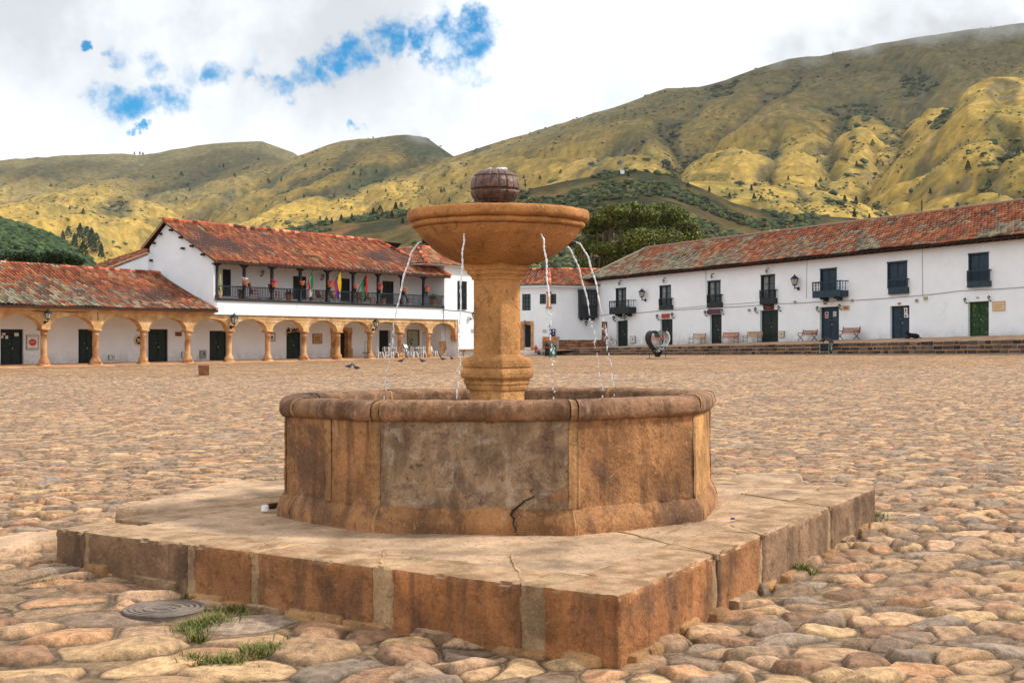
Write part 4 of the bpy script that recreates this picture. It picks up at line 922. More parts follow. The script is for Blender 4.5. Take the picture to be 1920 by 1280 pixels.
# rear wing on the left of the gable
wing = thing('rear_wing', 'lean-to white wing with a sloping red tiled roof behind the low arcade house', 'house', FL.P(S4, -9, 3))
wq = [FL.px(x, y, 0) for x, y in ((0, 0),)]
Fg = Frame(FL.P(S4-.1, 0, 0), FL.n[:2], (-FL.u.x, -FL.u.y))
def gpx(x, y, d=0.): a, z = Fg.px(x, y, d); return a, z
a1, z1_ = gpx(283, 478); a0, z0_ = gpx(190, 512)
m = MB(Fg); m.prism([(a1, 3), (a1, z1_+.05), ((a0+a1)/2, (z0_+z1_)/2-.05), (a0, z0_-.1), (a0-3, z0_-.9), (a0-3, 3)], -.3, .28, 'y'); m.prism([(a1, z1_-.2), (a1, z1_+.45), (a0, z0_+.30), (a0, z0_-.2)], -1.6, -1.5, 'y'); m.build('wall', M_white, wing)
A_ = Fg.P(a1, .3, z1_+.10); B_ = Fg.P(a0-1.0, .3, z0_-.15); up = Vector(FL.u)*2.0-Vector(FL.n)*1.5+Vector((0, 0, 1.0))
wr = [B_, A_, B_+up*1.0, A_+up*.75]
roof([B_, B_+up, A_, A_+up*.8], wing, lambda a, b, g: .12+0*a, seed=33, sag=.1); ridge_caps([B_, A_], wing, .10, seed=5, col=L(190, 150, 120)); m = MB(); m.quad(*[p-Vector((0, 0, .12)) for p in (B_, A_, A_+up*.8, B_+up)]); m.build('soffit', M_rafter, wing)
# ---- corner block with the hipped roof right of the balcony
tow = thing('corner_block', 'tall white end block with a tiled hip roof and black louvred window, right of balcony', 'house', FL.P(SE+3, 0, 0))
ZT = 7.95; s2 = SE+9.5
twn = rect(FL, 858, 874, 527, 580, .12)
aw = rect(FL, 812, 860, 606, 670, .05)
sA = 10*BAY+BAY/2; hw = BAY/2-.27
m = MB(FL)
cut = sorted({SE, SE+.001, twn[0], twn[1], *[sA-hw*math.cos(pi*k/20) for k in range(21) if sA-hw*math.cos(pi*k/20) > SE], 11*BAY, s2})
for a, b in zip(cut, cut[1:]):
    mid = (a+b)/2
    def zl(s): 
        if s < sA+hw-1e-6: return 3.47
        return 3.47 if s < 11*BAY+.05 else gz(s)-.3
    zlo = zl(mid); segs = [(zlo, ZT)]
    if twn[0] <= mid <= twn[1]: segs = [(zlo, twn[2]), (twn[3], ZT)]
    for z0, z1 in segs: m.box(a, b, -.3, .12, z0, z1)
m.box(SE-.0, SE+.3, -5, -.3, ZB, ZT); m.box(s2-.3, s2, -8, -.3, -.3, ZT); m.box(SE, SE+.2, -5, -.3, ZE, ZT+.0)
m.build('wall', M_white, tow)
m = MB(FL); sw = FL.px(828, 640, -1.2)[0]; m.box(sw, 11*BAY+.4, DB-.2, -1.2, -.3, 3.3); m.box(11*BAY+.03, 11*BAY+.3, -1.2, .0, -.3, 3.46); m.build('arcade_end_wall', M_white, tow)
m = MB(FL); m.box(twn[0], twn[1], -.02, .16, twn[2], twn[3])
for k in range(9): s = twn[0]+.04+(twn[1]-twn[0]-.08)*k/8; m.box(s-.03, s+.03, .16, .20, twn[2], twn[3])
for z in (twn[2]+.05, (twn[2]+twn[3])/2, twn[3]-.08): m.box(twn[0], twn[1], .16, .22, z-.04, z+.04)
m.build('louvred_window', M_bwood, tow)
e0 = FL.px(799, 498, .75)[0]; ez = 7.98
pt = [FL.P(e0, .75, ez), FL.P(s2, .75, ez), FL.P(e0, -4.0, ez+1.75), FL.P(s2, -4.0, ez+1.75)]
roof(pt, tow, lambda a, b, g: .15+0*a, seed=44, keep=lambda a, b: a > b*.42, sag=.06)
pl_ = [FL.P(e0, -8, ez), FL.P(e0, .75, ez), FL.P(e0+4.7, -8, ez+1.75), FL.P(e0+4.7, .75, ez+1.75)]
roof(pl_, tow, lambda a, b, g: .15+0*a, seed=45, keep=lambda a, b: a < 1-b*.54, sag=.06)
ridge_caps([pt[0]+Vector((0, 0, .05)), FL.P(e0+4.75, -4.0, ez+1.8), FL.P(s2, -4, ez+1.8)], tow, seed=8)
m = MB(FL); m.hexa([(e0+.1, .65, ez-.08), (s2, .65, ez-.08), (s2, -4, ez-.3), (e0+.1, -8, ez-.3), (e0+.1, .65, ez-.02), (s2, .65, ez-.02), (s2, -4, ez-.05), (e0+.1, -8, ez-.05)]); m.build('soffit', M_white, tow)
br_ = MB(FL); pk = [(812+0, 0)]
def plaster_patch(F, pts, d):
    q = [F.px(x, y, d) for x, y in pts]; mm = MB(F); mm.prism([(a, z) for a, z in q], d, d+.02, 'y'); return mm
plaster_patch(FL, [(822, 640), (836, 639), (835, 645), (841, 646), (840, 652), (835, 656), (834, 661), (828, 665), (822, 663), (826, 655), (825, 646)], -1.19).build('exposed_brick_patch', M_colm, tow)
ledge = MB(FL); q = rect(FL, 862, 900, 654, 656.5, .45); ledge.box(q[0], q[1]+2, .12, .55, q[3]-.06, q[3]); ledge.box(FL.px(872, 660, .45)[0]-.06, FL.px(872, 660, .45)[0]+.06, .3, .42, gz(q[0]), q[3]-.06)
ledge.build('wall_bench', M_lwood, tow)

# ---- small house at the corner of the street
C0 = Vector((3.45, 120, 0)); FA = Frame(C0, (.925, .38), (.38, -.925)); FB = Frame(C0, (.90, -.436), (-.436, -.90))
cor = thing('corner_house', 'small white house with an orange tiled hip roof and corner window, across the lane', 'house', C0)
wA = rect(FA, 1029.5, 1043, 551, 570); ori = rect(FA, 1084, 1115, 545, 596); wall(FA, 0, 5.0, -.2, 7.0, [wA], 0, .3, 'right_wall', parent=cor)
wB = [rect(FB, 1012, 1024, 551, 570), rect(FB, 979, 995, 551, 582), rect(FB, 983, 996, 609, 651)]
wall(FB, -9, 0, -.2, 7.0, wB, 0, .3, 'left_wall', parent=cor)
def grille(F, r, name, d=-.12, nx=3, nz=4, par=cor):
    m = MB(F); a, b, c, e = r
    for i in range(nx+1): s = a+(b-a)*i/nx; m.box(s-.04, s+.04, d, d+.06, c, e)
    for i in range(nz+1): z = c+(e-c)*i/nz; m.box(a, b, d+.005, d+.055, z-.035, z+.035)
    o = m.build(name, M_bwood, par); g = MB(F); g.box(a, b, d-.06, d-.03, c, e); g.build('pane', M_glass, o); return o
grille(FA, wA, 'corner_window', nx=2); grille(FB, wB[0], 'corner_window', nx=2); grille(FB, wB[1], 'window')
m = MB(); p = FA.P(0, .0, 0); z0, z1 = FA.px(1028, 578)[1], FA.px(1028, 547)[1]; m.lathe((p.x, p.y-.05, 0), [(.28, z0), (.30, z0+.12), (.2, z0+.3), (.19, z1-.2), (.28, z1-.05), (.28, z1)], 10); m.build('corner_colonnette', M_colm, cor)
a, b, c, e = wB[2]; m = MB(FB); m.box(a-.40, a, -.05, .10, c-.3, e+.35); m.box(b, b+.24, -.05, .10, c-.3, e+.35); m.box(a, b, -.05, .11, e, e+.35); m.build('stone_door_surround', M_colm, cor)
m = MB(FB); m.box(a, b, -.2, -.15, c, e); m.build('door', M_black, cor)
a, b, c, e = ori; zm = FA.px(1100, 573, .5)[1]; m = MB(FA); pj = .55
m.box(a, b, 0, pj, c, zm); m.box(a-.06, b+.06, 0, pj+.06, e-.12, e+.1); m.box(a-.04, b+.04, 0, pj+.04, zm, zm+.07)
for i in range(7): s = a+(b-a)*i/6; m.box(s-.03, s+.03, pj-.06, pj, zm, e)
for i in range(1, 4): z = zm+(e-zm)*i/4; m.box(a, b, pj-.05, pj-.01, z-.025, z+.025)
for s in (a+.05, b-.05): m.box(s-.05, s+.05, 0, pj, zm, e)
for s in (a+.25, (a+b)/2, b-.25): m.box(s-.09, s+.09, 0, pj*.7, c-.22, c)
o = m.build('oriel_window', M_bwood, cor); g = MB(FA); g.box(a+.1, b-.1, pj-.14, pj-.10, zm, e-.1); g.build('pane', M_glass, o)
rA = [FA.P(0, .65, 6.95), FA.P(6.5, .65, 6.95), FA.P(0, -4.6, 8.75), FA.P(6.5, -4.6, 8.75)]; hipk = (-.436*1+0)
Eo = FA.P(-.15, .65, 6.95)
apx = Vector((C0.x+.15, C0.y+4.8, 8.70))
rA = [Eo, FA.P(7.5, .65, 6.95), FA.P(0, -4.4, 8.70), FA.P(7.5, -4.4, 8.70)]
hl = (apx-Eo).dot(FA.u)/7.6
roof([Eo, FA.P(7.5, .65, 6.95), FA.P(-.15, -4.6, 8.7), FA.P(7.5, -4.6, 8.7)], cor, lambda a, b, g: .04+0*a, seed=51, keep=lambda a, b: a > b*hl, sag=.07)
roof([FB.P(-9, .65, 6.95), Eo, FB.P(-9, -4.6, 8.7), FB.P(.15, -4.6, 8.7)], cor, lambda a, b, g: .04+0*a, seed=52, keep=lambda a, b: a < 1-b*.24, sag=.07)
ridge_caps([Eo+Vector((0, 0, .06)), apx+Vector((0, 0, .05))], cor, seed=9); ridge_caps([apx, FA.P(7.5, -4.5, 8.78)], cor, seed=10); ridge_caps([apx, FB.P(-9, -4.5, 8.78)], cor, seed=11)
m = MB(FA); m.box(-.1, 7.5, -.4, .55, 6.78, 6.86); m.build('soffit', M_white, cor); m = MB(FB); m.box(-9, .1, -.4, .55, 6.77, 6.855); m.build('soffit', M_white, cor)
def bricks(F, s0, s1, z0, z1, d, mt, par, name, bw=.4, bh=.2, pal=None, cap=True, jit=.03):
    m = MB(F); rr = random.Random(int(s0*7)); m.box(s0, s1, 0, d-.03, z0, z1, (.50, .42, .32)); nz = max(1, round((z1-z0)/bh)); bh = (z1-z0)/nz
    for k in range(nz):
        s = s0-rr.uniform(0, bw)
        while s < s1:
            w_ = bw*rr.uniform(.55, 1.35); c = pal[rr.randrange(len(pal))]; q = rr.uniform(.7, 1.15)
            a, b = max(s+.02, s0), min(s+w_-.015, s1)
            if b-a > .05: m.box(a, b, d-.05, d+rr.uniform(-jit, jit)*.5, z0+k*bh+.02, z0+(k+1)*bh-.015, tuple(x*q for x in c))
            s += w_
    return m.build(name, mt, par)
BP = [L(140, 84, 54), L(116, 70, 50), L(160, 104, 66), L(98, 66, 54)]
q = rect(FA, 1036, 1118, 637, 655, .9); bricks(FA, q[0], q[1]+.8, .2, q[3], .9, M_brick, None, 'brick_bench', pal=BP, bh=.18)
tag(bpy.data.objects['brick_bench'], 'low brown brick ledge along the foot of the corner house', 'ledge')
q = rect(FB, 1017, 1037, 631, 655, .7); bricks(FB, q[0], q[1]+.35, .2, q[3], .7, M_brick, None, 'brick_plinth', pal=[L(176, 108, 62), L(190, 124, 74), L(150, 88, 54)], bw=.9, bh=.35)
tag(bpy.data.objects['brick_plinth'], 'square orange stone block at the corner house under the meter box', 'plinth')

# ---- long white building on the terrace, right
FR = Frame((8.03, 121.9, 0), (.55, -.835), (-.835, -.55), .0205)
lng = thing('terrace_house', 'long two storey white building with green doors and lichen covered tiled roof on terrace', 'house', FR.P(20, 0, 0))
ZW0, ZW1, SR = 1.13, 7.66, 62
doors = [(1156, 1177, 601, 648), (1238, 1261, 598, 645), (1331, 1353, 589, 642), (1425, 1459, 581, 637), (1537, 1573, 575, 636), (1669, 1705, 573, 632), (1815, 1854, 565, 628.5)]
wins = [(1155, 1174, 540, 578), (1237, 1258, 535, 573), (1327, 1351, 526, 568), (1427, 1453, 515, 560), (1538, 1569, 503, 546), (1664, 1701, 490, 540), (1816, 1854, 474, 528)]
rails = [(1143, 1179, 564, 576, 588, .85), (1236, 1259, 560, 572, 580, .2), (1326, 1352, 553, 567, 576, .2), (1425, 1454, 544, 559, 570, .22), (1524, 1575, 528, 545, 557, .9), (1666, 1701, 524, 539, 551, .2), (1814, 1855, 507, 527, 538, .22)]
dr = [rect(FR, *q) for q in doors]; wr_ = [rect(FR, *q) for q in wins]
dr = [(a, b, ZW0, e) for a, b, c, e in dr]
wall(FR, 0, SR, .2, ZW1, dr+wr_, 0, .34, 'wall', mt=M_white_t, parent=lng)
for k, (r, mt) in enumerate(zip(dr, (M_dgreen, M_dgreen, M_dgreen, M_dgreen, M_dblue, M_dblue, M_green))):
    door(FR, r, -.26, mt, lng, frame=M_dblue if k in (3, 4) else mt, rows=5, label=['leftmost dark green door', None, 'door under the purple sign', 'wide dark green door with blue frame', 'dark blue door with two posters', 'slate blue door with a black and white poster', 'flaking green double door'][k])
for k, (r, q, st) in enumerate(zip(wr_, rails, ('g', 'g', 'g', 'g', 'shutter', 'shutter', 'shutter'))):
    x0, x1, yt, yb, yz, pj = q; a, b = FR.px(x0, yt, pj)[0], FR.px(x1, yt, pj)[0]; xm = (x0+x1)/2
    window(FR, r, (a, b, FR.px(xm, yt, pj)[1], FR.px(xm, yb, pj)[1], FR.px(xm, yz, pj)[1]), lng, M_bwood if k < 4 else M_dblue, st, pj, k in (0, 4))
ev0 = FR.px(1092, 524, .75)[0]; ZR = 10.62
Pr = [FR.P(ev0, .78, 7.60), FR.P(SR, .78, 7.60), FR.P(ev0, -5.3, ZR), FR.P(SR, -5.3, ZR)]
def lich_r(a, b, g): return np.clip(.98-.85*b-.62*np.clip(a-.10, 0, 1)+2.3*(g-.5), .07, .93)
sR = FR.px(1211, 469, -5.3)[0]; hk = (sR-ev0)/(SR-ev0)
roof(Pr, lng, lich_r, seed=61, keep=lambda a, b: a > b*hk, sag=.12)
hipP = FR.P(sR, -5.3, ZR); ridge_caps([Pr[0]+Vector((0, 0, .06)), hipP+Vector((0, 0, .05))], lng, .13, seed=12, col=L(150, 138, 116)); ridge_caps([hipP+Vector((0, 0, .05)), (hipP+Pr[3])/2, Pr[3]+Vector((0, 0, .05))], lng, .15, seed=13, col=L(140, 108, 92))
m = MB(); m.quad(Pr[0], hipP, FR.P(ev0, -11, 7.6), FR.P(ev0, -11, 7.6)-Vector((0, 0, .01))); m.quad(hipP, Pr[3], FR.P(SR, -11, 7.6), FR.P(ev0, -11, 7.6)); m.build('rear_slope', M_rafter, lng)
m = MB(FR); m.hexa([(ev0+.1, .72, 7.46), (SR, .72, 7.46), (SR, -.1, 7.62), (ev0+.1, -.1, 7.62), (ev0+.1, .72, 7.52), (SR, .72, 7.52), (SR, -.1, 7.9), (ev0+.1, -.1, 7.9)]); m.build('soffit', M_rafter, lng)
m = MB(FR); s = ev0+.2
while s < SR: m.hexa([(s-.06, .0, 7.40), (s+.06, .0, 7.40), (s+.06, .70, 7.30), (s-.06, .70, 7.30), (s-.06, .0, 7.60), (s+.06, .0, 7.60), (s+.06, .70, 7.46), (s-.06, .70, 7.46)]); s += .62
m.build('rafter_ends', M_rafter, lng)
def cable(F, pts, d, r, par, name='cable', mt=None, sagn=5):
    P = []
    for (x0, y0), (x1, y1) in zip(pts, pts[1:]):
        for i in range(sagn): t = i/sagn; a, z = F.px(x0+(x1-x0)*t, y0+(y1-y0)*t, d); P.append((a, d, z-.03*math.sin(pi*t)))
    a, z = F.px(*pts[-1], d); P.append((a, d, z)); m = MB(F); m.tube(P, r, 5); return m.build(name, mt or M_iron, par)
M_cab = mat('grey_cable', [(0, L(130, 126, 122)), (1, L(150, 146, 142))], bump=0)
cable(FR, [(1120, 592), (1145, 588), (1185, 587), (1237, 582), (1262, 580)], .03, .022, lng, mt=M_cab); cable(FR, [(1258, 581), (1326, 577), (1425, 572), (1455, 569), (1527, 566), (1575, 564), (1700, 556), (1800, 545), (1920, 538), (1990, 533)], .03, .02, lng, mt=M_cab)
cable(FR, [(1262, 578), (1330, 572), (1424, 566)], .03, .016, lng, mt=M_cab); cable(FR, [(1323, 507), (1324, 545), (1327, 575)], .03, .015, lng, mt=M_cab); cable(FR, [(1513, 486), (1512, 560)], .02, .015, lng, mt=M_cab); cable(FR, [(1729, 463), (1730, 556)], .02, .015, lng, mt=M_cab)
cable(FL, [(0, 578), (40, 578), (80, 584), (110, 583), (150, 585), (172, 582), (183, 583), (184, 600)], .02, .02, low); cable(FL, [(400, 595), (600, 601), (780, 606), (831, 609), (831, 575)], .17, .018, bal); cable(FL, [(831, 580), (868, 583), (890, 586)], .15, .018, tow)
# ---- terrace and steps
M_terr = mat('terrace_paving', [(.3, L(140, 108, 84)), (.5, L(170, 134, 102)), (.7, L(190, 152, 118))], scale=1.4, detail=10, rough=.9, bump=.7, bscale=6, bdist=.04)
DE = 4.0; sT0 = FR.px(1052, 651, DE)[0]
zed = lambda s: 1.0-.20*np.clip(s/46, 0, 1.3)
m = MB(FR); ss = np.arange(sT0, 66, 2.)
for a, b in zip(ss, ss[1:]): m.quad((a, .4, ZW0), (b, .4, ZW0), (b, DE, zed(b)), (a, DE, zed(a)))
m.quad((sT0, .4, ZW0), (sT0, DE, zed(sT0)), (sT0, DE, -.2), (sT0, .4, -.2)); m.build('terrace', M_terr, kind='structure')
m = MB(FA); m.quad((-6, 3.2, .55), (5.2, 2.6, 1.04), (5.2, -.2, 1.12), (-6, -.2, .75)); m.build('upper_pavement', M_terr, kind='structure')
SPAL = [L(84, 76, 72), L(68, 65, 64), L(92, 82, 74), L(56, 54, 54), L(106, 100, 94), L(104, 90, 78)]
M_step = mat('step_stone', [(.3, (.7, .7, .7)), (.7, (1.2, 1.15, 1.1))], scale=3, detail=8, rough=.9, bump=.7, bscale=12, bdist=.03, vcol=True)
for k in range(3):
    m = MB(FR); rr = random.Random(k); s = sT0-.6*k; d1 = DE+.36*k
    while s < 66:
        w_ = rr.uniform(.25, .95); zt = float(zed(s)); g = float(G(*FR.P(s, DE+.8, 0)[:2]))-.0205*s; h = (zt-g)/3; z1 = zt-h*k; z0 = z1-h-.02
        q = rr.uniform(.6, 1.15); c = tuple(x*q for x in SPAL[rr.randrange(6)]); j = rr.uniform(-.03, .03)
        m.box(s+.035, s+w_-.035, d1-.3, d1+.03+j, z0+.03+rr.uniform(0, .04), z1-.06+j, c); m.box(s, s+w_, d1-.42, d1+.0, z0-.1, z1-.02, L(168, 132, 100)); s += w_
    m.build('stone_step', M_step, kind='structure')
# ================================================================ lanterns
def lantern(F, x, y, hpx, label, group, d=0., arm=.35, up=True, hang=False):
    """wall lantern whose glass is centred at the pixel given, hpx tall"""
    s, z = F.px(x, y, d+arm); Y = F.P(s, d, z).y; h = hpx*Y/FOC; r = h*.30
    t = thing('wall_lantern', label, 'lantern', F.P(s, d, z), group=group)
    g = MB(F); g.lathe((s, d+arm, z), [(r*.55, -h*.32), (r*.95, h*.12)], 6); g.build('lantern_glass', M_lamp, t)
    m = MB(F)
    for k in range(6):
        th = 2*pi*k/6; m.tube([(s+r*.57*math.cos(th), d+arm+r*.57*math.sin(th), z-h*.32), (s+r*.98*math.cos(th), d+arm+r*.98*math.sin(th), z+h*.12)], r*.09, 4)
    m.lathe((s, d+arm, z), [(r*1.15, h*.12), (r*1.05, h*.17), (r*.55, h*.33), (r*.2, h*.38), (r*.22, h*.44), (r*.02, h*.5)], 8); m.lathe((s, d+arm, z), [(r*.2, -h*.42), (r*.6, -h*.36), (r*.6, -h*.32)], 8); m.build('lantern_frame', M_iron, t)
    b = MB(F); q = -1 if not hang else 1
    z2 = z+q*h*(.62 if not hang else .72)
    b.tube([(s, d+arm, z+q*h*.40), (s, d+arm, z2+q*h*.02)], r*.14, 5); b.tube([(s, d+arm, z2), (s, d+arm*.5, z2-q*h*.05), (s, d+.02, z2)], r*.16, 5); b.ball((s, d+.06, z2), (r*.5, .06, r*.5), 8, 5); b.build('bracket', M_iron, t)
    return t
gA = 'street lanterns on the arcade piers'
lantern(FL, 90, 590, 22, 'street lantern on the arcade pier nearest the framed red sign', gA)
lantern(FL, 439, 598, 24, 'black street lantern on the arcade pier under the balcony start', gA)
lantern(FL, 705, 606, 19, 'street lantern on the arcade pier beside the white chairs', gA)
gB = 'big lanterns on the terrace house wall'
lantern(FR, 1203.5, 550, 20, 'big wall lantern beside the leftmost balcony of the terrace house', gB, arm=.45)
lantern(FR, 1490, 526, 24, 'big wall lantern between the long railed balcony and fourth window', gB, arm=.45)
gC = 'small lanterns flanking the doors'
for x, y, side, nm in ((1150.5, 596, 'left', 'the leftmost green door'), (1170.5, 595, 'right', 'the leftmost green door'), (1232, 593, 'left', 'the red signboard'), (1260, 590, 'right', 'the red signboard'), (1322, 586, 'left', 'the purple sign'), (1353, 583, 'right', 'the purple sign'),
                       (1416, 580, 'left', 'the wide blue framed door'), (1460, 577, 'right', 'the wide blue framed door'), (1532, 578, 'left', 'the door with two posters'), (1574, 574, 'right', 'the door with two posters'), (1809, 562, 'left', 'the flaking green door'), (1854, 558, 'right', 'the flaking green door')):
    lantern(FR, x, y, 9.5, 'small black lantern just %s of %s' % (side, nm), gC, arm=.25)
gD = 'small lanterns over the windows'
for x, y, nm in ((1161, 532, 'leftmost balcony'), (1244, 527, 'second window from the left'), (1334, 519, 'third window from the left'), (1437, 509, 'fourth window from the left')):
    lantern(FR, x, y, 8, 'tiny hanging lantern over the %s of the terrace house' % nm, gD, arm=.25, hang=True)
lantern(FA, 1099, 606, 11, 'lantern hanging under the black oriel window', None, arm=.4, hang=True)
lantern(FB, 984, 604, 8, 'small lantern above the stone framed door of the corner house', None, arm=.3)
for x, y, nm in ((493, 511, 'first chair'), (606, 518, 'green, white and red flag')): lantern(FL, x, y, 10, 'dark lantern on the balcony back wall near the %s' % nm, 'lanterns on the balcony wall', d=-2., arm=.25)
lantern(FL, 888, 590, 12, 'dark lantern at the right edge of the white end block', None, d=.12, arm=.35)
# ================================================================ signs and boxes
def board(F, q, name, label, cat, mt, d=0., th=.05, frame=None, draw=None, group=None):
    a, b, c, e = rect(F, *q, d+th); t = thing(name, label, cat, F.P((a+b)/2, d, c), group=group); m = MB(F); m.box(a, b, d+.01, d+th, c, e); m.build('panel', mt, t)
    if frame:
        m = MB(F); w_ = (b-a)*.06
        for p in ((a-w_, a, c-w_, e+w_), (b, b+w_, c-w_, e+w_), (a, b, c-w_, c), (a, b, e, e+w_)): m.box(p[0], p[1], d+.005, d+th+.02, p[2], p[3])
        m.build('frame', frame, t)
    if draw:
        for nm, mt2, rs in draw:
            m = MB(F); k = th+.004
            for r in rs:
                if len(r) == 4: m.box(a+(b-a)*r[0], a+(b-a)*r[1], d+k, d+k+.008, c+(e-c)*r[2], c+(e-c)*r[3])
                else:   # ellipse: cx, cy, rx, ry, flag
                    n = 20; m.prism([(a+(b-a)*(r[0]+r[2]*math.cos(2*pi*i/n)), c+(e-c)*(r[1]+r[3]*math.sin(2*pi*i/n))) for i in range(n)], d+k, d+k+.008, 'y')
            m.build(nm, mt2, t)
    return t
def flat(name, c, rough=.6): return mat(name, [(.3, tuple(x*.9 for x in L(*c))), (.7, L(*c))], scale=8, rough=rough, bump=.05)
M_red = flat('red_paint', (206, 70, 52)); M_sred = flat('brick_red_board', (168, 66, 44)); M_purp = flat('purple_board', (98, 52, 84)); M_white2 = flat('white_enamel', (232, 230, 226)); M_ochre = flat('ochre_plaque_stone', (204, 160, 104)); M_beige = flat('beige_plaque', (214, 196, 160)); M_blue = flat('blue_enamel', (40, 70, 140)); M_grey2 = flat('grey_metal', (150, 152, 150)); M_ink = flat('black_ink', (24, 24, 26)); M_bgreen = flat('bin_green', (18, 82, 66)); M_brownb = flat('brown_totem', (110, 66, 56)); M_lbox = flat('pale_meter_box', (210, 212, 208)); M_yb = flat('yellowish_box', (176, 180, 120))
lines = lambda n, x0=.12, x1=.88, y0=.15, y1=.85: [(x0, x1-(i % 3)*.08, y0+(y1-y0)*i/n, y0+(y1-y0)*i/n+(y1-y0)*.45/n) for i in range(n)]
board(FL, (51, 71, 629, 654), 'framed_sign', 'square white sign with a red oval, grey frame, beside the notice door', 'sign', M_white2, DB, .06, M_grey2, [('emblem', M_red, [(.5, .5, .36, .26, 1)]), ('lettering', M_white2, [(.3, .7, .52, .56), (.27, .73, .42, .46)]), ('border_lettering', M_ink, [(.1+.1*i, .16+.1*i, .90, .93) for i in range(8)]+[(.1+.1*i, .16+.1*i, .06, .09) for i in range(8)])])
t = thing('round_plaque', 'round dark plaque with carved stone rim on the arcade back wall', 'plaque', FL.P(*[FL.px(259, 638, DB)[0], DB, FL.px(259, 638, DB)[1]]))
a, z = FL.px(259, 638, DB); 
def disc(F, a, z, r, d0, d1, mt, par, name, n=22, inner=0):
    m = MB(F)
    if inner:
        for i in range(n):
            p, q = 2*pi*i/n, 2*pi*(i+1)/n
            m.hexa([(a+x*math.cos(y), dd, z+x*math.sin(y)) for dd in (d0, d1) for x, y in ((inner, p), (r, p), (r, q), (inner, q))])
    else: m.prism([(a+r*math.cos(2*pi*i/n), z+r*math.sin(2*pi*i/n)) for i in range(n)], d0, d1, 'y')
    return m.build(name, mt, par)
disc(FL, a, z, .26, DB, DB+.05, M_iron, t, 'disc'); disc(FL, a, z, .36, DB, DB+.09, M_beige, t, 'rim', inner=.26); m = MB(FL)
for i in range(4): m.tube([(a, DB+.06, z), (a+.2*math.cos(i*pi/2+.8), DB+.06, z+.2*math.sin(i*pi/2+.8))], [.07, .03], 6)
m.build('relief', M_beige, t)
board(FL, (329, 341, 622, 630), 'wooden_plaque', 'small brown plaque right of the third arcade door', 'plaque', M_wood, DB, .05, None, [('lettering', M_ink, lines(3))])
board(FL, (588, 603, 627, 643), 'stone_plaque', 'ochre stone plaque on the back wall under the arcade', 'plaque', M_ochre, DB, .07, M_wood, [('lettering', M_brownb, lines(5))])
board(FL, (500, 515, 625, 638), 'framed_picture', 'black framed picture half hidden by an arcade column', 'picture', M_white2, DB, .04, M_ink, [('figure', M_ink, [(.55, .75, .2, .6)])])
for q, nm, F_, mt in (((205, 214, 666, 674), 'under the arch with the round plaque', FL, M_lbox), ((342, 349, 660, 670), 'right of the small brown plaque', FL, M_lbox), ((376, 386, 657, 671), 'left of the dark green arcade door', FL, M_grey2)):
    board(F_, q, 'meter_box', 'pale meter box low on the arcade wall %s' % nm, 'meter box', mt, DB, .10, M_grey2, [('dial', M_ink, [(.55, .8, .4, .7)])], 'meter boxes')
board(FR, (1240, 1255, 588, 596.5), 'red_signboard', 'plain brick red signboard over the second terrace door', 'sign', M_sred, 0, .07)
board(FR, (1329, 1350, 579.5, 588.5), 'purple_signboard', 'purple signboard with a round disc over the third terrace door', 'sign', M_purp, 0, .07, None, [('disc', M_purp, [(.05, .5, .22, .62, 1)])])
board(FR, (1431, 1450, 570.5, 580.5), 'brown_signboard', 'dark brown signboard above the wide blue framed door', 'sign', M_rafter, .02, .08, None, [('lettering', M_sred, lines(2, .2, .8, .3, .7))])
board(FR, (1581, 1592, 573.5, 580.5), 'ochre_plaque', 'small ochre plaque right of the door with two posters', 'plaque', M_ochre, 0, .05, M_beige, [('lettering', M_brownb, lines(4))])
board(FR, (1862, 1883, 566, 581), 'beige_plaque', 'large beige plaque right of the flaking green door', 'plaque', M_beige, 0, .05, M_ochre, [('lettering', M_ochre, lines(5))])
for x, y, nm, mt in ((1166, 596, 'leftmost green door', M_lbox), (1547, 569, 'door with two posters', M_ochre), (1686, 569, 'slate blue door with the poster', M_ochre), (1833, 558, 'flaking green door', M_white2)):
    board(FR, (x-3.2, x+3.2, y-2, y+2), 'number_plate', 'small number plate over the %s' % nm, 'number plate', mt, 0, .03, None, [('digits', M_brownb, [(.15, .3, .2, .8), (.42, .58, .2, .8), (.7, .85, .2, .8)])], 'house number plates')
board(FR, (1547, 1553, 585, 596), 'red_poster', 'red and white poster on the left leaf of the dark blue door', 'poster', M_white2, -.21, .02, None, [('print', M_red, [(.1, .9, .1, .45)]), ('print_dark', M_ink, [(.15, .85, .55, .9)])])
board(FR, (1562, 1568, 584, 593), 'white_notice', 'white notice on the right leaf of the dark blue door', 'notice', M_white2, -.21, .02, None, [('print', M_blue, lines(4))])
board(FR, (1694, 1703, 577, 595), 'black_white_poster', 'black and white poster pasted on the slate blue door', 'poster', M_white2, -.21, .02, None, [('print', M_ink, [(.0, .15, .0, .95), (.85, 1, .35, 1), (.35, .6, .62, .88), (.25, .7, .48, .53), (.3, .5, .06, .28), (.6, .72, .1, .3)])])
for q, nm, mt in (((1182, 1190, 630.5, 641.5), 'right of the leftmost green door', M_lbox), ((1461, 1469, 621, 631.5), 'beige, right of the wide blue framed door', M_beige), ((1731, 1737, 558-2, 561.5), 'yellowish, high on the wall between two slate windows', M_yb)):
    board(FR, q, 'meter_box', 'meter box %s' % nm, 'meter box', mt, 0, .14, M_grey2 if mt is not M_yb else None, [('lid_mark', M_ink, [(.42, .6, .35, .65)])], 'meter boxes')
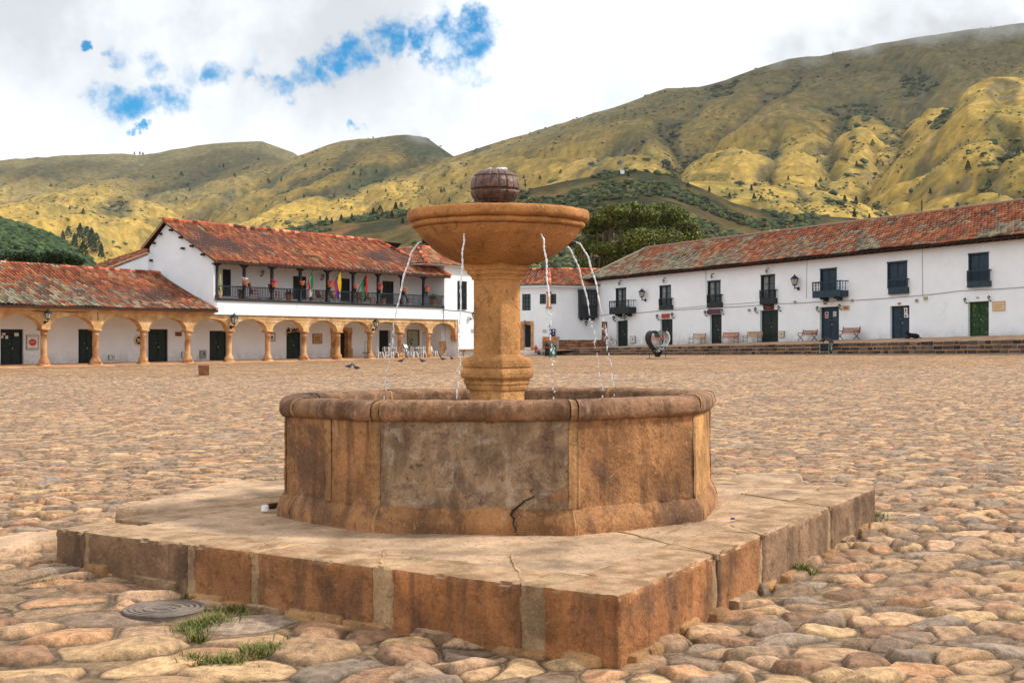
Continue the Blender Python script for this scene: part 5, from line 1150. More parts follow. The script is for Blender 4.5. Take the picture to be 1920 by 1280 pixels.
for x, y, nm in ((1404, 581, 'left of the wide blue framed door'), (1490, 566, 'under the lantern near the long balcony'), (1597.5, 563, 'above the small ochre plaque'), (1718, 563, 'right of the slate blue door')):
    s, z = FR.px(x, y, .1); t = thing('alarm_dome', 'small grey dome on the white wall '+nm, 'wall dome', FR.P(s, 0, z), group='grey domes on the terrace house'); m = MB(FR); m.ball((s, .06, z), (.14, .12, .11), 10, 6); m.build('dome', M_grey2, t); m = MB(FR); m.box(s-.16, s+.16, .0, .04, z-.13, z+.13); m.build('mount', M_white2, t)
board(FB, (1028.5, 1032, 609.5, 612.5), 'street_name_plate', 'small blue street plate near the corner of the small house', 'street sign', M_blue, 0, .03, None, [('lettering', M_white2, [(.15, .85, .4, .6)])])
board(FB, (1017, 1026, 617, 624), 'pale_plaque', 'faint pale plaque on the corner house left wall', 'plaque', M_lbox, 0, .03, None, [('lettering', M_grey2, lines(4))])
board(FA, (1034.5, 1041, 617, 630), 'payphone', 'dark blue payphone box on the corner of the small house', 'payphone', M_iron, 0, .35, M_blue, [('handset', M_white2, [(.3, .7, .62, .9)]), ('keypad', M_grey2, [(.3, .7, .2, .45)])])
board(FL, (883.5, 889, 616, 624), 'grey_plaque', 'grey lettered plaque on the white end block, near its right edge', 'plaque', M_lbox, .12, .03, None, [('lettering', M_grey2, lines(5, .1, .9, .1, .9))])
# garland over one arcade door
t = thing('dried_garland', 'dry brown leaf garland with pale blossoms hung over an arcade door', 'garland', FL.P(FL.px(550, 620, DB)[0], DB, 2.4)); a0, z0 = FL.px(537, 616, DB+.1); a1, z1 = FL.px(566, 617, DB+.1); m = MB(FL); m2 = MB(FL)
for k in range(90):
    q = random.random(); s = a0+(a1-a0)*q; z = z0-.1+random.uniform(-.16, .12)-.25*(abs(q-.5) > .42)*random.random(); (m if k % 3 else m2).ball((s, DB+.12+random.uniform(-.06, .08), z), (random.uniform(.04, .09), .05, random.uniform(.04, .08)), 5, 4)
m.build('leaves', M_rafter, t); m2.build('blossoms', M_beige, t)
# ================================================================ things on the balcony
M_leaf = mat('house_plant_leaf', [(.3, L(40, 64, 34)), (.7, L(86, 110, 56))], scale=9, rough=.6, bump=.1)
M_ficus = mat('striped_leaf', [(.3, L(90, 110, 52)), (.7, L(196, 190, 110))], scale=9, rough=.6, bump=.1)
M_flr = flat('red_petals', (190, 40, 60)); M_flw = flat('white_petals', (232, 222, 220)); M_flp = flat('pink_petals', (196, 40, 90))
def tufts(m, c, r, n, ln, w_=.03, droop=.5):
    for k in range(n):
        th = random.uniform(0, 2*pi); l = ln*random.uniform(.6, 1.1); ph = random.uniform(.2, 1.3); d = Vector((math.cos(th)*math.cos(ph), math.sin(th)*math.cos(ph), math.sin(ph))); p = Vector(c)+Vector((math.cos(th), math.sin(th), 0))*r*random.random()
        sd = Vector((-d.y, d.x, 0)).normalized()*w_; q = p+d*l*.6; e = p+d*l-Vector((0, 0, l*droop*.5)); m.add([p-sd*.5, p+sd*.5, q+sd, q-sd, e], [(0, 1, 2, 3), (3, 2, 4)])
POTS = [(460, 537, 'w', 'white and dark red flowers'), (512, 540, 'p', 'magenta flowers'), (565, 531+13, '', 'no flowers, right of the green flag pole'), (617, 548-4, 'r', 'small red blooms'), (665, 549-2, '', 'bare soil beside the black, red and green flag'), (711, 552-2, 'r', 'bright red flowers'), (757, 556-2, '', 'pale dry stems, behind the left water jet'), (799, 558-2, 'r', 'red flowers at the far end')]
for k, (x, y, fl_, nm) in enumerate(POTS):
    s, z = FL.px(x+(2 if k else 0), y-14 if k < 2 else y-13, .32); t = thing('hanging_flowerpot', 'terracotta pot with %s on a balcony post' % nm, 'flowerpot', FL.P(s, .32, z), group='flowerpots on the balcony posts')
    z = FL.px(x, {0: 530, 1: 534, 2: 530.5, 3: 534.5, 4: 537.5, 5: 540, 6: 543, 7: 543}[k], .32)[1]
    m = MB(FL); m.lathe((s, .32, z-.16), [(.12, 0), (.19, .22), (.215, .24), (.215, .31), (.17, .31)], 12); m.build('pot', M_terra, t)
    m = MB(FL); m.lathe((s, .24, z-.52), [(.02, 0), (.09, .2), (.16, .36)], 8); m.build('pot_bracket', M_bwood, t)
    m = MB(); tufts(m, FL.P(s, .32, z+.12), .12, 26, .22 if fl_ else .10, .025); m.build('foliage', M_leaf, t)
    if fl_:
        m = MB(FL)
        for q in range(22): m.ball((s+random.uniform(-.2, .2), .32+random.uniform(-.15, .2), z+random.uniform(.14, .36)), random.uniform(.03, .055), 5, 4)
        m.build('blossoms', {'w': M_flw, 'p': M_flp, 'r': M_flr}[fl_], t)
t = thing('hanging_plant', 'long striped leaves of a tall plant trailing at the balcony left end', 'plant', FL.P(FL.px(409, 525, -.3)[0], -.3, ZB+.1))
m = MB(); s, z = FL.px(409, 502, -.1)
for k in range(90):
    zz = z-random.uniform(0, 1.5); th = random.uniform(0, 2*pi); l = random.uniform(.35, .7); p = FL.P(s+random.uniform(-.06, .06), -.1, zz); d = Vector((math.cos(th)*.6, math.sin(th)*.6, -.2)); sd = Vector((-d.y, d.x, 0)).normalized()*.03; q = p+d*l*.5; e = p+d*l*.8-Vector((0, 0, l*.7)); m.add([p, q+sd, e, q-sd], [(0, 1, 2, 3)])
m.build('leaves', M_ficus, t); m = MB(FL); m.tube([(s, -.1, ZB+.45), (s, -.1, z)], .03, 6); m.build('stem', M_rafter, t); m = MB(FL); m.lathe((s+.05, -.1, ZB+.06), [(.20, 0), (.25, .38), (.25, .42)], 8); m.build('planter', M_lwood, t)
for x, lbl, mt, h in ((452, 'leafy plant in a terracotta pot by the first balcony post', M_terra, .5), (541, 'bushy plant in a terracotta pot left of the middle balcony door', M_terra, .55), (583, 'small low plant on the balcony floor under the green flag', M_terra, .25), (718, 'dark plant in a pale wooden planter right of the sixth post', M_lwood, .6), (812, 'plant in a large pale wooden planter at the balcony far end', M_lwood, .7)):
    s = FL.px(x, 560, -.5)[0]; t = thing('potted_plant', lbl, 'potted plant', FL.P(s, -.5, ZB+.06), group='potted plants on the balcony floor'); k = h/.55
    m = MB(FL); m.lathe((s, -.5, ZB+.06), [(.17*k, 0), (.24*k, .36*k), (.26*k, .38*k), (.26*k, .44*k), (.2*k, .44*k)], 10); m.build('pot', mt, t); m = MB(); tufts(m, FL.P(s, -.5, ZB+.48*k), .1, 60, .55*k, .05); m.build('foliage', M_leaf, t)
def chair_local(name, label, cat, mt, rock=False, group=None):
    t = thing(name, label, cat, local=True, group=group)
    m = MB(); m.box(-.26, .26, -.25, .25, .40, .45); m.build('seat', mt, t)
    m = MB(); 
    for i in range(6): x = -.21+.084*i; m.hexa([(x-.03, .22, .46), (x+.03, .22, .46), (x+.03, .25, .46), (x-.03, .25, .46), (x-.03, .38, 1.12-.02*abs(i-2.5)), (x+.03, .38, 1.12-.02*abs(i-2.5)), (x+.03, .41, 1.12), (x-.03, .41, 1.12)])
    m.box(-.27, .27, .36, .42, 1.10, 1.18); m.build('backrest', mt, t)
    for sx in (-1, 1):
        m = MB(); m.tube([(sx*.27, -.26, .64), (sx*.28, .1, .65), (sx*.27, .3, .66)], .028, 6); m.build('armrest', mt, t)
        for y in (-.22, .22): m = MB(); m.tube([(sx*.25, y, .06), (sx*.26, y*1.05, .64)], .022, 6); m.build('leg', mt, t)
        if rock: m = MB(); m.tube([(sx*.25, y, .06+.25*(y*y)) for y in np.linspace(-.5, .6, 9)], .025, 6); m.build('rocker', mt, t)
    return t
angL = math.atan2(FL.n.x, -FL.n.y)
def floor_at(x, d=-.9): s = FL.px(x, 550, d)[0]; return FL.P(s, d, ZB+.06)
rc = chair_local('rocking_chair', 'brown wooden rocking chair on the balcony between first and second posts', 'rocking chair', M_wood, True, 'wooden chairs on the balcony'); rc.location = floor_at(477); rc.rotation_euler = (0, 0, angL+1.2)
dup(rc, floor_at(515), angL+1.2, 'brown wooden rocking chair on the balcony right of the second post')
wc = chair_local('wooden_armchair', 'wooden armchair on the balcony left of the fourth post', 'chair', M_wood, False, 'wooden chairs on the balcony'); wc.location = floor_at(602); wc.rotation_euler = (0, 0, angL); wc.scale = (1, 1, .8)
dup(wc, floor_at(627), angL+.2, 'wooden armchair on the balcony behind the yellow, blue and red flag')
dup(wc, floor_at(769), angL+.9, 'dark wooden armchair on the balcony near the far end')
st = dup(wc, floor_at(686), angL, 'long wooden settee on the balcony behind the red and green flag', (3.0, 1, .8)); st['category'] = 'settee'; st.name = 'wooden_settee'
# flags
def flag(x0, y0, x1, y1, cols, w_, ln, label):
    s0, z0 = FL.px(x0, y0, .12); s1, z1 = FL.px(x1, y1, .9); A = FL.P(s0, .12, z0); B = FL.P(s1, .9, z1); t = thing('flag', label, 'flag', A, group='flags on the balcony rail')
    m = MB(); m.tube([A, B+(B-A).normalized()*.12], .022, 6); m.build('flagpole', M_iron, t)
    d = (B-A).normalized(); n = 14; K = 9; vs = []; fs = []; cc = []
    for i in range(n+1):
        for j in range(K+1):
            q = j/K; p = B-d*w_*q; v = i/n; bunch = .35+.65*(1-v)
            fold = .07*math.sin(q*9+v*3)*v**.5
            p2 = Vector((B.x-(d.x*w_*q)*bunch, B.y-(d.y*w_*q)*bunch, p.z-ln*v*(1-.12*q)-(0 if v == 0 else .05*q))); vs.append(p2+FL.n*fold+FL.u*fold*.7)
    for i in range(n):
        for j in range(K): fs.append((i*(K+1)+j, i*(K+1)+j+1, (i+1)*(K+1)+j+1, (i+1)*(K+1)+j)); cc.append(cols[min(len(cols)-1, int((i+.5)/n*0+((j+.5)/K)*len(cols)))] if False else cols[min(len(cols)-1, int(((1-(j+.5)/K)*.75+(i+.5)/n*.25)*len(cols)))])
    m = MB(); m.v = [tuple(p) for p in vs]; m.f = fs; m.c = cc; m.hc = True; m.build('flag_cloth', M_cloth, t, True)
M_cloth = mat('flag_cloth', [(.3, (.9, .9, .9)), (.7, (1, 1, 1))], scale=5, rough=.7, bump=.1, vcol=True)
cG, cR, cW, cY, cB, cK = L(20, 140, 80), L(214, 40, 60), L(230, 230, 228), L(246, 206, 20), L(40, 60, 150), L(24, 24, 28)
flag(569, 552, 586, 508, [cR, cW, cG, cG], .95, 1.25, 'green, white and red flag on a pole leaning out from the balcony')
flag(614, 552, 638.5, 509, [cR, cB, cY, cY], 1.0, 1.45, 'yellow, blue and red flag on a pole leaning out from the balcony')
flag(664, 560, 688, 512, [cG, cK, cR], 1.0, 1.55, 'red, black and green flag on a pole leaning out from the balcony')
# ================================================================ cafe under the arcade
def metal_chair():
    t = thing('metal_chair', 'white metal cafe chair among others under the last arcade arches', 'chair', local=True, group='white metal cafe chairs')
    m = MB(); m.box(-.19, .19, -.19, .19, .44, .465); m.build('seat', M_white2, t)
    m = MB(); m.tube([(-.19, .19, .45), (-.17, .25, .80), (-.10, .26, .86), (.10, .26, .86), (.17, .25, .80), (.19, .19, .45)], .014, 6); m.hexa([(-.06, .19, .46), (.06, .19, .46), (.06, .20, .46), (-.06, .20, .46), (-.06, .255, .85), (.06, .255, .85), (.06, .265, .85), (-.06, .265, .85)]); m.build('backrest', M_white2, t)
    for x in (-1, 1):
        for y in (-1, 1):
            m = MB(); m.hexa([(x*.24-.02, y*.26-.02, 0), (x*.24+.02, y*.26-.02, 0), (x*.24+.02, y*.26+.02, 0), (x*.24-.02, y*.26+.02, 0), (x*.17-.03, y*.17-.03, .44), (x*.17+.03, y*.17-.03, .44), (x*.17+.03, y*.17+.03, .44), (x*.17-.03, y*.17+.03, .44)]); m.build('leg', M_white2, t)
    return t
mc = metal_chair(); spots = [(712, -.3, 2.2, 'leftmost of the row'), (724, -.9, .6, 'second from the left, behind the first table'), (731, .1, 2.9, 'front of the first table'), (741, -.4, .3, 'with its back to the left water jet'), (748, -1., 1.6, 'half behind the arcade column'), (765, -.8, .8, 'at the left of the second table'), (776, -.2, 2.4, 'front of the second table'), (785, -.9, .2, 'behind the second table'), (792, -.1, -.4, 'right front of the second table'), (799, -.6, 1.9, 'just left of the last column'), (814, -.2, 1.2, 'rightmost, beyond the last column')]
def cafe_at(x, d):
    s = FL.px(x, 660, d)[0]; return FL.P(s, d, zside(s)+.01)
for k, (x, d, a, nm) in enumerate(spots):
    lb = 'white metal cafe chair, '+nm
    if k == 0: mc.location = cafe_at(x, d); mc.rotation_euler = (0, 0, a); mc['label'] = lb
    else: dup(mc, cafe_at(x, d), a, lb)
tb = thing('cafe_table', 'small white square cafe table under the arch with the dark opening', 'table', cafe_at(736, -.6), group='white cafe tables', local=True)
m = MB(); m.box(-.38, .38, -.38, .38, .72, .75); m.build('tabletop', M_white2, tb); m = MB(); m.tube([(0, 0, .03), (0, 0, .72)], .035, 8); m.build('pedestal', M_grey2, tb); m = MB(); m.box(-.26, .26, -.04, .04, 0, .04); m.box(-.04, .04, -.26, .26, .002, .045); m.build('base', M_grey2, tb)
dup(tb, cafe_at(784, -.5), .2, 'small white square cafe table before the printed glass door')
t = thing('menu_stand', 'black menu stand with a white sheet on the arcade column side', 'menu stand', cafe_at(761, .1)); P0 = cafe_at(761, .1); m = MB(); m.tube([P0, P0+Vector((0, 0, 1.15))], .025, 6); m.lathe(P0, [(.2, 0), (.2, .03)], 10); m.build('post', M_iron, t)
m = MB(FL); s, z = FL.px(760.5, 649, .15); m.hexa([(s-.28, .20, z-.17), (s+.28, .20, z-.17), (s+.28, .24, z-.17), (s-.28, .24, z-.17), (s-.28, .0, z+.20), (s+.28, .0, z+.20), (s+.28, .04, z+.20), (s-.28, .04, z+.20)]); m.build('board', M_iron, t)
m = MB(FL); m.hexa([(s-.2, .245, z-.12), (s+.2, .245, z-.12), (s+.2, .25, z-.12), (s-.2, .25, z-.12), (s-.2, .075, z+.16), (s+.2, .075, z+.16), (s+.2, .08, z+.16), (s-.2, .08, z+.16)]); m.build('menu_sheet', M_white2, t)
t = thing('wire_rack', 'tall thin black wire rack with a tray in the arcade', 'rack', cafe_at(687, .1)); s, z = FL.px(687, 640, .1); zf = zside(s); m = MB(FL)
for q in (-.17, .17): m.tube([(s+q, .1, zf), (s+q, .1, z+.0)], .018, 5)
m.tube([(s-.17, .1, z), (s+.17, .1, z)], .018, 5); m.build('frame', M_iron, t); m = MB(FL); m.box(s-.26, s+.26, -.05, .25, zf+.42, zf+.48); m.build('tray', M_iron, t)
# ================================================================ benches, bins and others
def bench_a(mt, name='slatted_bench', lab='', w_=1.5):
    t = thing(name, lab, 'bench', local=True, group='benches against the terrace house'); h = w_/2
    for z in (.52, .64, .76, .86): 
        m = MB(); m.hexa([(-h, .22+(z-.45)*.15, z-.04), (h, .22+(z-.45)*.15, z-.04), (h, .25+(z-.45)*.15, z-.04), (-h, .25+(z-.45)*.15, z-.04), (-h, .235+(z-.45)*.15, z+.04), (h, .235+(z-.45)*.15, z+.04), (h, .265+(z-.45)*.15, z+.04), (-h, .265+(z-.45)*.15, z+.04)]); m.build('back_slat', mt, t)
    m = MB()
    for i in range(4): m.box(-h, h, -.22+i*.115, -.12+i*.115, .42, .45)
    m.build('seat', mt, t)
    for x in (-h+.04, h-.04):
        m = MB(); m.tube([(x, -.24, 0), (x, -.24, .56), (x, .22, .58)], .022, 5); m.tube([(x, .22, 0), (x, .22, .42), (x, .30, .92)], .022, 5); m.tube([(x, -.24, .12), (x, .22, .12)], .018, 5); m.tube([(x, -.24, .41), (x, .22, .41)], .018, 5); m.build('side_frame', M_iron, t)
    return t
def bench_b(lab):
    t = thing('iron_bench', lab, 'bench', local=True, group='benches against the terrace house'); h = .78
    for z in (.54, .66, .78): m = MB(); m.box(-h, h, .22+(z-.45)*.2, .26+(z-.45)*.2, z-.045, z+.045); m.build('back_slat', M_wood, t)
    m = MB()
    for i in range(4): m.box(-h, h, -.22+i*.115, -.12+i*.115, .42, .45)
    m.build('seat', M_wood, t)
    for x in (-h+.06, h-.06):
        m = MB(); arc = [(x, .10*math.cos(q)-.12, .18+.16*math.sin(q)) for q in np.linspace(-.2, 3.6, 12)]
        m.tube([(x, -.30, 0), (x, -.18, .16), (x, .0, .26), (x, .12, .40)], .026, 6); m.tube([(x, .30, 0), (x, .14, .16), (x, .0, .24), (x, -.22, .42)], .026, 6); m.tube([(x, -.24, .42), (x, -.30, .55), (x, -.20, .64), (x, .05, .62), (x, .24, .60)], .024, 6); m.tube([(x, .22, .42), (x, .30, .86), (x, .36, .92)], .024, 6); m.tube([(x, .24, .62), (x, .30, .5)], .02, 5); m.build('scroll_leg', M_iron, t)
    return t
angR = math.atan2(FR.n.x, -FR.n.y)
def terr_at(x, d, py=640):
    s = FR.px(x, py, d)[0]; z = ZW0+(float(zed(s))-ZW0)*max(0, d-.4)/(DE-.4); return FR.P(s, d, z)
M_redw = mat('red_brown_slats', [(.3, L(150, 74, 44)), (.7, L(188, 104, 66))], scale=7, rough=.6, bump=.3, stretch=(1, 1, 3))
b1 = bench_a(M_redw, 'slatted_bench', 'red brown slatted bench half hidden behind the heart shaped stand', 1.9); b1.location = terr_at(1229, .75); b1.rotation_euler = (0, 0, angR)
b2 = bench_a(M_lwood, 'slatted_bench', 'pale slatted bench with thin black frame between second and third doors', 1.6); b2.location = terr_at(1307, .75); b2.rotation_euler = (0, 0, angR)
dup(b1, terr_at(1366, .75), angR, 'red brown slatted bench just right of the door under the purple sign')
b3 = bench_a(M_lwood, 'plank_bench', 'broad pale wooden bench just left of the wide blue framed door', 1.75); b3.location = terr_at(1411, .75); b3.rotation_euler = (0, 0, angR); m = MB(); 
for i in range(12): m.box(-.82+.15*i, -.80+.15*i, .245, .30, .48, .90)
m.build('back_upright', M_lwood, b3)
b4 = bench_b('iron bench with scrolled ends left of the door with two posters'); b4.location = terr_at(1514, .75); b4.rotation_euler = (0, 0, angR)
dup(b4, terr_at(1591, .9), angR, 'iron bench with scrolled ends right of the door with two posters', 1.1)
# bins
def bin_(lab):
    t = thing('litter_bin', lab, 'litter bin', local=True, group='house shaped litter bins')
    m = MB(); w_, h = .40, 1.28
    for y in (-.28, .28):
        P_ = [(-w_, y, .0), (-w_, y, 1.0), (0, y, h), (w_, y, 1.0), (w_, y, .0)]
        for a, b in zip(P_, P_[1:]): m.tube([a, b], .035, 4)
        m.tube([(-w_, y, .18), (w_, y, .18)], .03, 4)
    m.build('frame', M_grey2, t)
    m = MB(); m.hexa([(-w_-.06, -.34, .97), (0, -.34, h), (0, .34, h), (-w_-.06, .34, .97), (-w_-.06, -.34, 1.01), (0, -.34, h+.05), (0, .34, h+.05), (-w_-.06, .34, 1.01)]); m.hexa([(w_+.06, -.34, .97), (0, -.34, h), (0, .34, h), (w_+.06, .34, .97), (w_+.06, -.34, 1.01), (0, -.34, h+.05), (0, .34, h+.05), (w_+.06, .34, 1.01)]); m.build('roof', M_iron, t)
    m = MB(); m.box(-w_+.04, w_-.1, -.20, .20, .20, .82); m.build('bucket', M_iron, t); m = MB(); m.box(w_+.02, w_+.06, -.30, .30, .14, .98); m.build('side_panel', M_bgreen, t)
    m = MB(); x = w_+.062; m.F = None
    for q in np.linspace(0, 2*pi, 13)[:-1]: m.box(x, x+.006, .13*math.cos(q)-.025, .13*math.cos(q)+.025, .78+.10*math.sin(q)-.02, .78+.10*math.sin(q)+.02)
    for q in range(9): wq = .10*math.sin((q+1)/10*pi)+.02; m.box(x, x+.006, -wq, wq, .34+q*.032, .34+q*.032+.024)
    m.box(x, x+.006, -.16, .16, .22, .235); m.build('emblem', M_white2, t)
    return t
def gp(px, py, Y=0):
    """where the line of sight meets the paving"""
    Y = np.linspace(30, 116, 3000); X = (px-960)/FOC*Y; z = G(X, Y); h = np.nonzero(EYE+(640-py)/FOC*Y <= z)[0]; i = h[0] if len(h) else -1
    return Vector((float(X[i]), float(Y[i]), float(z[i])))
bn = bin_('green house shaped litter bin standing at the left end of the stone steps'); bn.location = gp(1031, 672, 103); bn.rotation_euler = (0, 0, -.95); bn.scale = (.95, .95, .95)
dup(bn, gp(1549, 664, 85.5), -.75, 'green house shaped litter bin in front of the middle of the stone steps', .92)
# heart shaped photo stand
t = thing('heart_stand', 'heart shaped walk-in photo stand of black panels on a thin metal frame', 'photo stand', gp(1233, 673, 96)); B0 = gp(1233, 673, 96); FH = Frame(B0, (.93, .36), (.36, -.93))
def heart(n=48):
    P_ = []
    for i in range(n): q = 2*pi*i/n; P_.append((16*math.sin(q)**3, 13*math.cos(q)-5*math.cos(2*q)-2*math.cos(3*q)-math.cos(4*q)))
    return P_
H = [(x*.048, .14+(y+17)*.062) for x, y in heart()]
def hband(i0, i1, mt, name, d0=-.38, d1=.38, lb=None):
    m = MB(FH); n = 48
    for i in range(i0, i1):
        a, b = H[i % n], H[(i+1) % n]; c = (0, 1.0); A2 = (a[0]*.90, a[1]*.93+.06); B2 = (b[0]*.90, b[1]*.93+.06)
        m.hexa([(a[0], d0, a[1]), (b[0], d0, b[1]), (B2[0], d0, B2[1]), (A2[0], d0, A2[1]), (a[0], d1, a[1]), (b[0], d1, b[1]), (B2[0], d1, B2[1]), (A2[0], d1, A2[1])])
    o = m.build(name, mt, t)
    if lb: o['label'] = lb
M_blackp = flat('black_panel', (26, 25, 28)); M_pgrey = flat('pale_printed_panel', (196, 204, 206)); M_teal = flat('teal_panel', (96, 122, 122))
hband(24, 43, M_blackp, 'side_panel'); hband(43, 53, M_teal, 'top_panel'); hband(53, 56, M_blackp, 'side_panel'); hband(56, 64, M_pgrey, 'printed_panel', lb='pale printed right hand panel'); hband(64, 72, M_blackp, 'side_panel')
m = MB(FH)
for x in (-.62, .62): m.tube([(x, 0, 0), (x, 0, 1.25)], .02, 5)
m.tube([(-.95, .3, .03), (1.3, .3, .03)], .025, 5); m.tube([(-.7, -.35, .03), (1.1, -.35, .03)], .025, 5); m.tube([(.95, -.4, .03), (1.35, .45, .03)], .03, 5); m.tube([(.3, -.1, .35), (1.2, -.1, .38)], .03, 5); m.build('frame', M_iron, t)
m = MB(FH); m.box(-.40, .36, -.3, .3, .48, .56); m.build('seat', M_blackp, t); m = MB(FH)
for q in range(22): m.ball((random.uniform(-.42, .3), random.uniform(.0, .35), random.uniform(.50, .72)), (random.uniform(.05, .1), .05, random.uniform(.03, .06)), 5, 4, random.choice([L(170, 180, 190), L(196, 190, 170), L(90, 110, 140), L(60, 70, 84)]))
m.build('decoration', M_cloth, t)
# information totem, bicycle
FT = Frame(terr_at(1133.5, 2.0), (.96, .28), (.28, -.96)); t = thing('information_totem', 'tall narrow brown information totem at the left end of the terrace', 'information sign', FT.O)
m = MB(FT); m.box(-.26, .26, -.05, .05, 0, 2.32); m.build('slab', M_brownb, t); m = MB(FT)
for i in range(9): z = 2.1-i*.1; m.box(-.18, .14-.04*(i % 3), .052, .058, z, z+.03)
for i in range(8): z = 1.0-i*.07; m.box(-.18, .16-.05*(i % 2), .052, .058, z, z+.02)
m.build('lettering', M_beige, t); m = MB(FT); m.box(-.02, .16, .052, .06, 1.42, 1.6); m.build('emblem', M_flw, t)
Bk = terr_at(1139.5, 1.0); FK = Frame(Bk, (.98, .2), (.2, -.98)); t = thing('bicycle', 'black bicycle leaning by the leftmost green door behind the brown totem', 'bicycle', Bk)
def ringm(F, c, r, tr, n=28):
    m = MB(F); m.tube([(c[0]+r*math.cos(2*pi*i/n), c[1], c[2]+r*math.sin(2*pi*i/n)) for i in range(n+1)], tr, 5, cap=False); return m
for cx in (-.53, .53):
    wl = ringm(FK, (cx, 0, .34), .33, .02).build('wheel', M_iron, t); m = MB(FK)
    for i in range(12): m.tube([(cx, 0, .34), (cx+.33*math.cos(i*pi/6), 0, .34+.33*math.sin(i*pi/6))], .004, 3)
    m.build('spokes', M_grey2, wl)
m = MB(FK)
for a, b in (((-.53, .34), (-.14, .30)), ((-.53, .34), (-.20, .74)), ((-.14, .30), (-.22, .84)), ((-.14, .30), (.36, .72)), ((-.20, .74), (.34, .80)), ((.34, .86), (.53, .34))): m.tube([(a[0], 0, a[1]), (b[0], 0, b[1])], .018, 5)
m.build('frame', M_iron, t); m = MB(FK); m.ball((-.24, 0, .88), (.14, .07, .035), 8, 5); m.build('saddle', M_iron, t); m = MB(FK); m.tube([(.30, -.26, .92), (.34, -.1, .94), (.34, .1, .94), (.30, .26, .92)], .016, 5); m.build('handlebar', M_iron, t); m = MB(FK); m.lathe((-.14, .03, .30), [(.09, -.01), (.09, .01)], 12); m.tube([(-.14, .1, .30), (-.05, .1, .16)], .012, 4); m.build('crank', M_grey2, t)
# hydrant, blue ball, block of wood
Hy = gp(1005, 653, 113); Hy.z = float(G(Hy.x, Hy.y))+.25; t = thing('fire_hydrant', 'red fire hydrant on the pavement left of the stone block', 'hydrant', Hy); m = MB(); m.lathe(Hy, [(.16, 0), (.17, .06), (.12, .08), (.12, .5), (.15, .52), (.15, .56), (.11, .6), (.07, .68), (.03, .74)], 10); m.build('barrel', M_sred, t); m = MB(); m.tube([Hy+Vector((-.2, 0, .42)), Hy+Vector((.2, 0, .42))], .06, 8); m.build('outlet', M_sred, t)
Bl = gp(1010.5, 654, 112); Bl.z += .32; m = MB(); m.lathe(Bl, [(.10, -.22), (.17, -.1), (.18, .0), (.12, .12), (.05, .2)], 12); m.build('blue_sack', flat('blue_plastic', (50, 60, 90)), label='small dark blue bag lying on the pavement beside the hydrant', cat='bag')
Wb = gp(382, 704, 58.5); v, f = rough_box((Wb.x, Wb.y, Wb.z+.24), Vector((.95, .3, 0)), Vector((-.3, .95, 0)), .24, .24, .26, .03, .02, .05, 5)
tag(mesh_obj('wood_block', v, f, mat('old_wood', [(.3, L(92, 58, 40)), (.7, L(150, 100, 66))], scale=3, stretch=(1, 1, .3), bump=.8, bscale=14), None, True), 'squat square block of old brown wood standing on the cobbles', 'block')
m = MB(); m.tube([Wb+Vector((-.15, -.2, .52)), Wb+Vector((-.05, -.1, .50))], .02, 5); bpy.data.objects['wood_block']
# dog
M_fur = mat('black_fur', [(.3, L(10, 10, 12)), (.7, L(26, 25, 26))], scale=20, rough=.9, bump=.6)
Dg = terr_at(1711, 1.3); FD = Frame(Dg, (.97, -.24), (-.24, -.97)); m = MB(FD)
m.tube([(.46, 0, .10), (.38, 0, .17), (.22, 0, .21), (.0, 0, .22), (-.18, .0, .25), (-.28, 0, .33), (-.34, 0, .40), (-.42, .02, .40), (-.50, .03, .37), (-.545, .03, .355)], [.03, .13, .17, .16, .17, .12, .10, .095, .05, .03], 14)
for y in (-.12, .12): m.tube([(-.14, y, .20), (-.22, y, .06), (-.50, y, .045)], [.08, .05, .035], 8); m.tube([(.28, y*1.2, .18), (.12, y*1.6, .10), (.34, y*1.7, .045), (.12, y*1.7, .04)], [.11, .08, .045, .03], 8); m.tube([(-.34, y*.6, .46), (-.31, y*.9, .50), (-.30, y*1.1, .38)], [.03, .04, .015], 6)
m.tube([(.45, 0, .10), (.6, .06, .05), (.72, .12, .03)], [.04, .025, .012], 7)
t = thing('dog', 'black dog lying on the terrace by the slate blue door', 'dog', Dg); m.build('body', M_fur, t, True); m = MB(FD)
for y in (-.045, .085): m.ball((-.455, y, .425), .012, 6, 4)
m.build('eyes', M_lamp, t)
# pigeons
def pigeon(px, py, Y, a, lab):
    p = gp(px, py, Y); F_ = Frame(p, (math.cos(a), math.sin(a)), (-math.sin(a), math.cos(a))); t = thing('pigeon', lab, 'pigeon', p, group='pigeons on the cobbles'); m = MB(F_)
    m.tube([(-.24, 0, .16), (-.14, 0, .17), (-.05, 0, .17), (.06, 0, .18), (.11, 0, .24), (.14, 0, .30), (.19, 0, .30), (.22, 0, .285)], [.02, .05, .085, .08, .05, .04, .03, .008], 10); m.build('body', flat('pigeon_grey', (62, 64, 72)), t, True)
    m = MB(F_)
    for y in (-.03, .03): m.tube([(0, y, .12), (.01, y, .0)], .008, 4)
    m.build('legs', M_sred, t)
for q in ((655, 692, 73, .3, 'pigeon on the cobbles, leftmost of the pair before the arcade columns'), (668, 695, 71.5, 2.8, 'pigeon on the cobbles, right one of the leftmost pair'), (752, 681, 92, .2, 'pigeon on the cobbles in front of the cafe chairs'), (792, 681, 92, 3.5, 'pigeon standing alone right of the cafe chairs'), (830, 677, 97, 3.0, 'pigeon pecking left of the fountain pillar'), (847, 675.5, 97, 2.2, 'pigeon with raised head nearest the fountain pillar')): pigeon(*q)
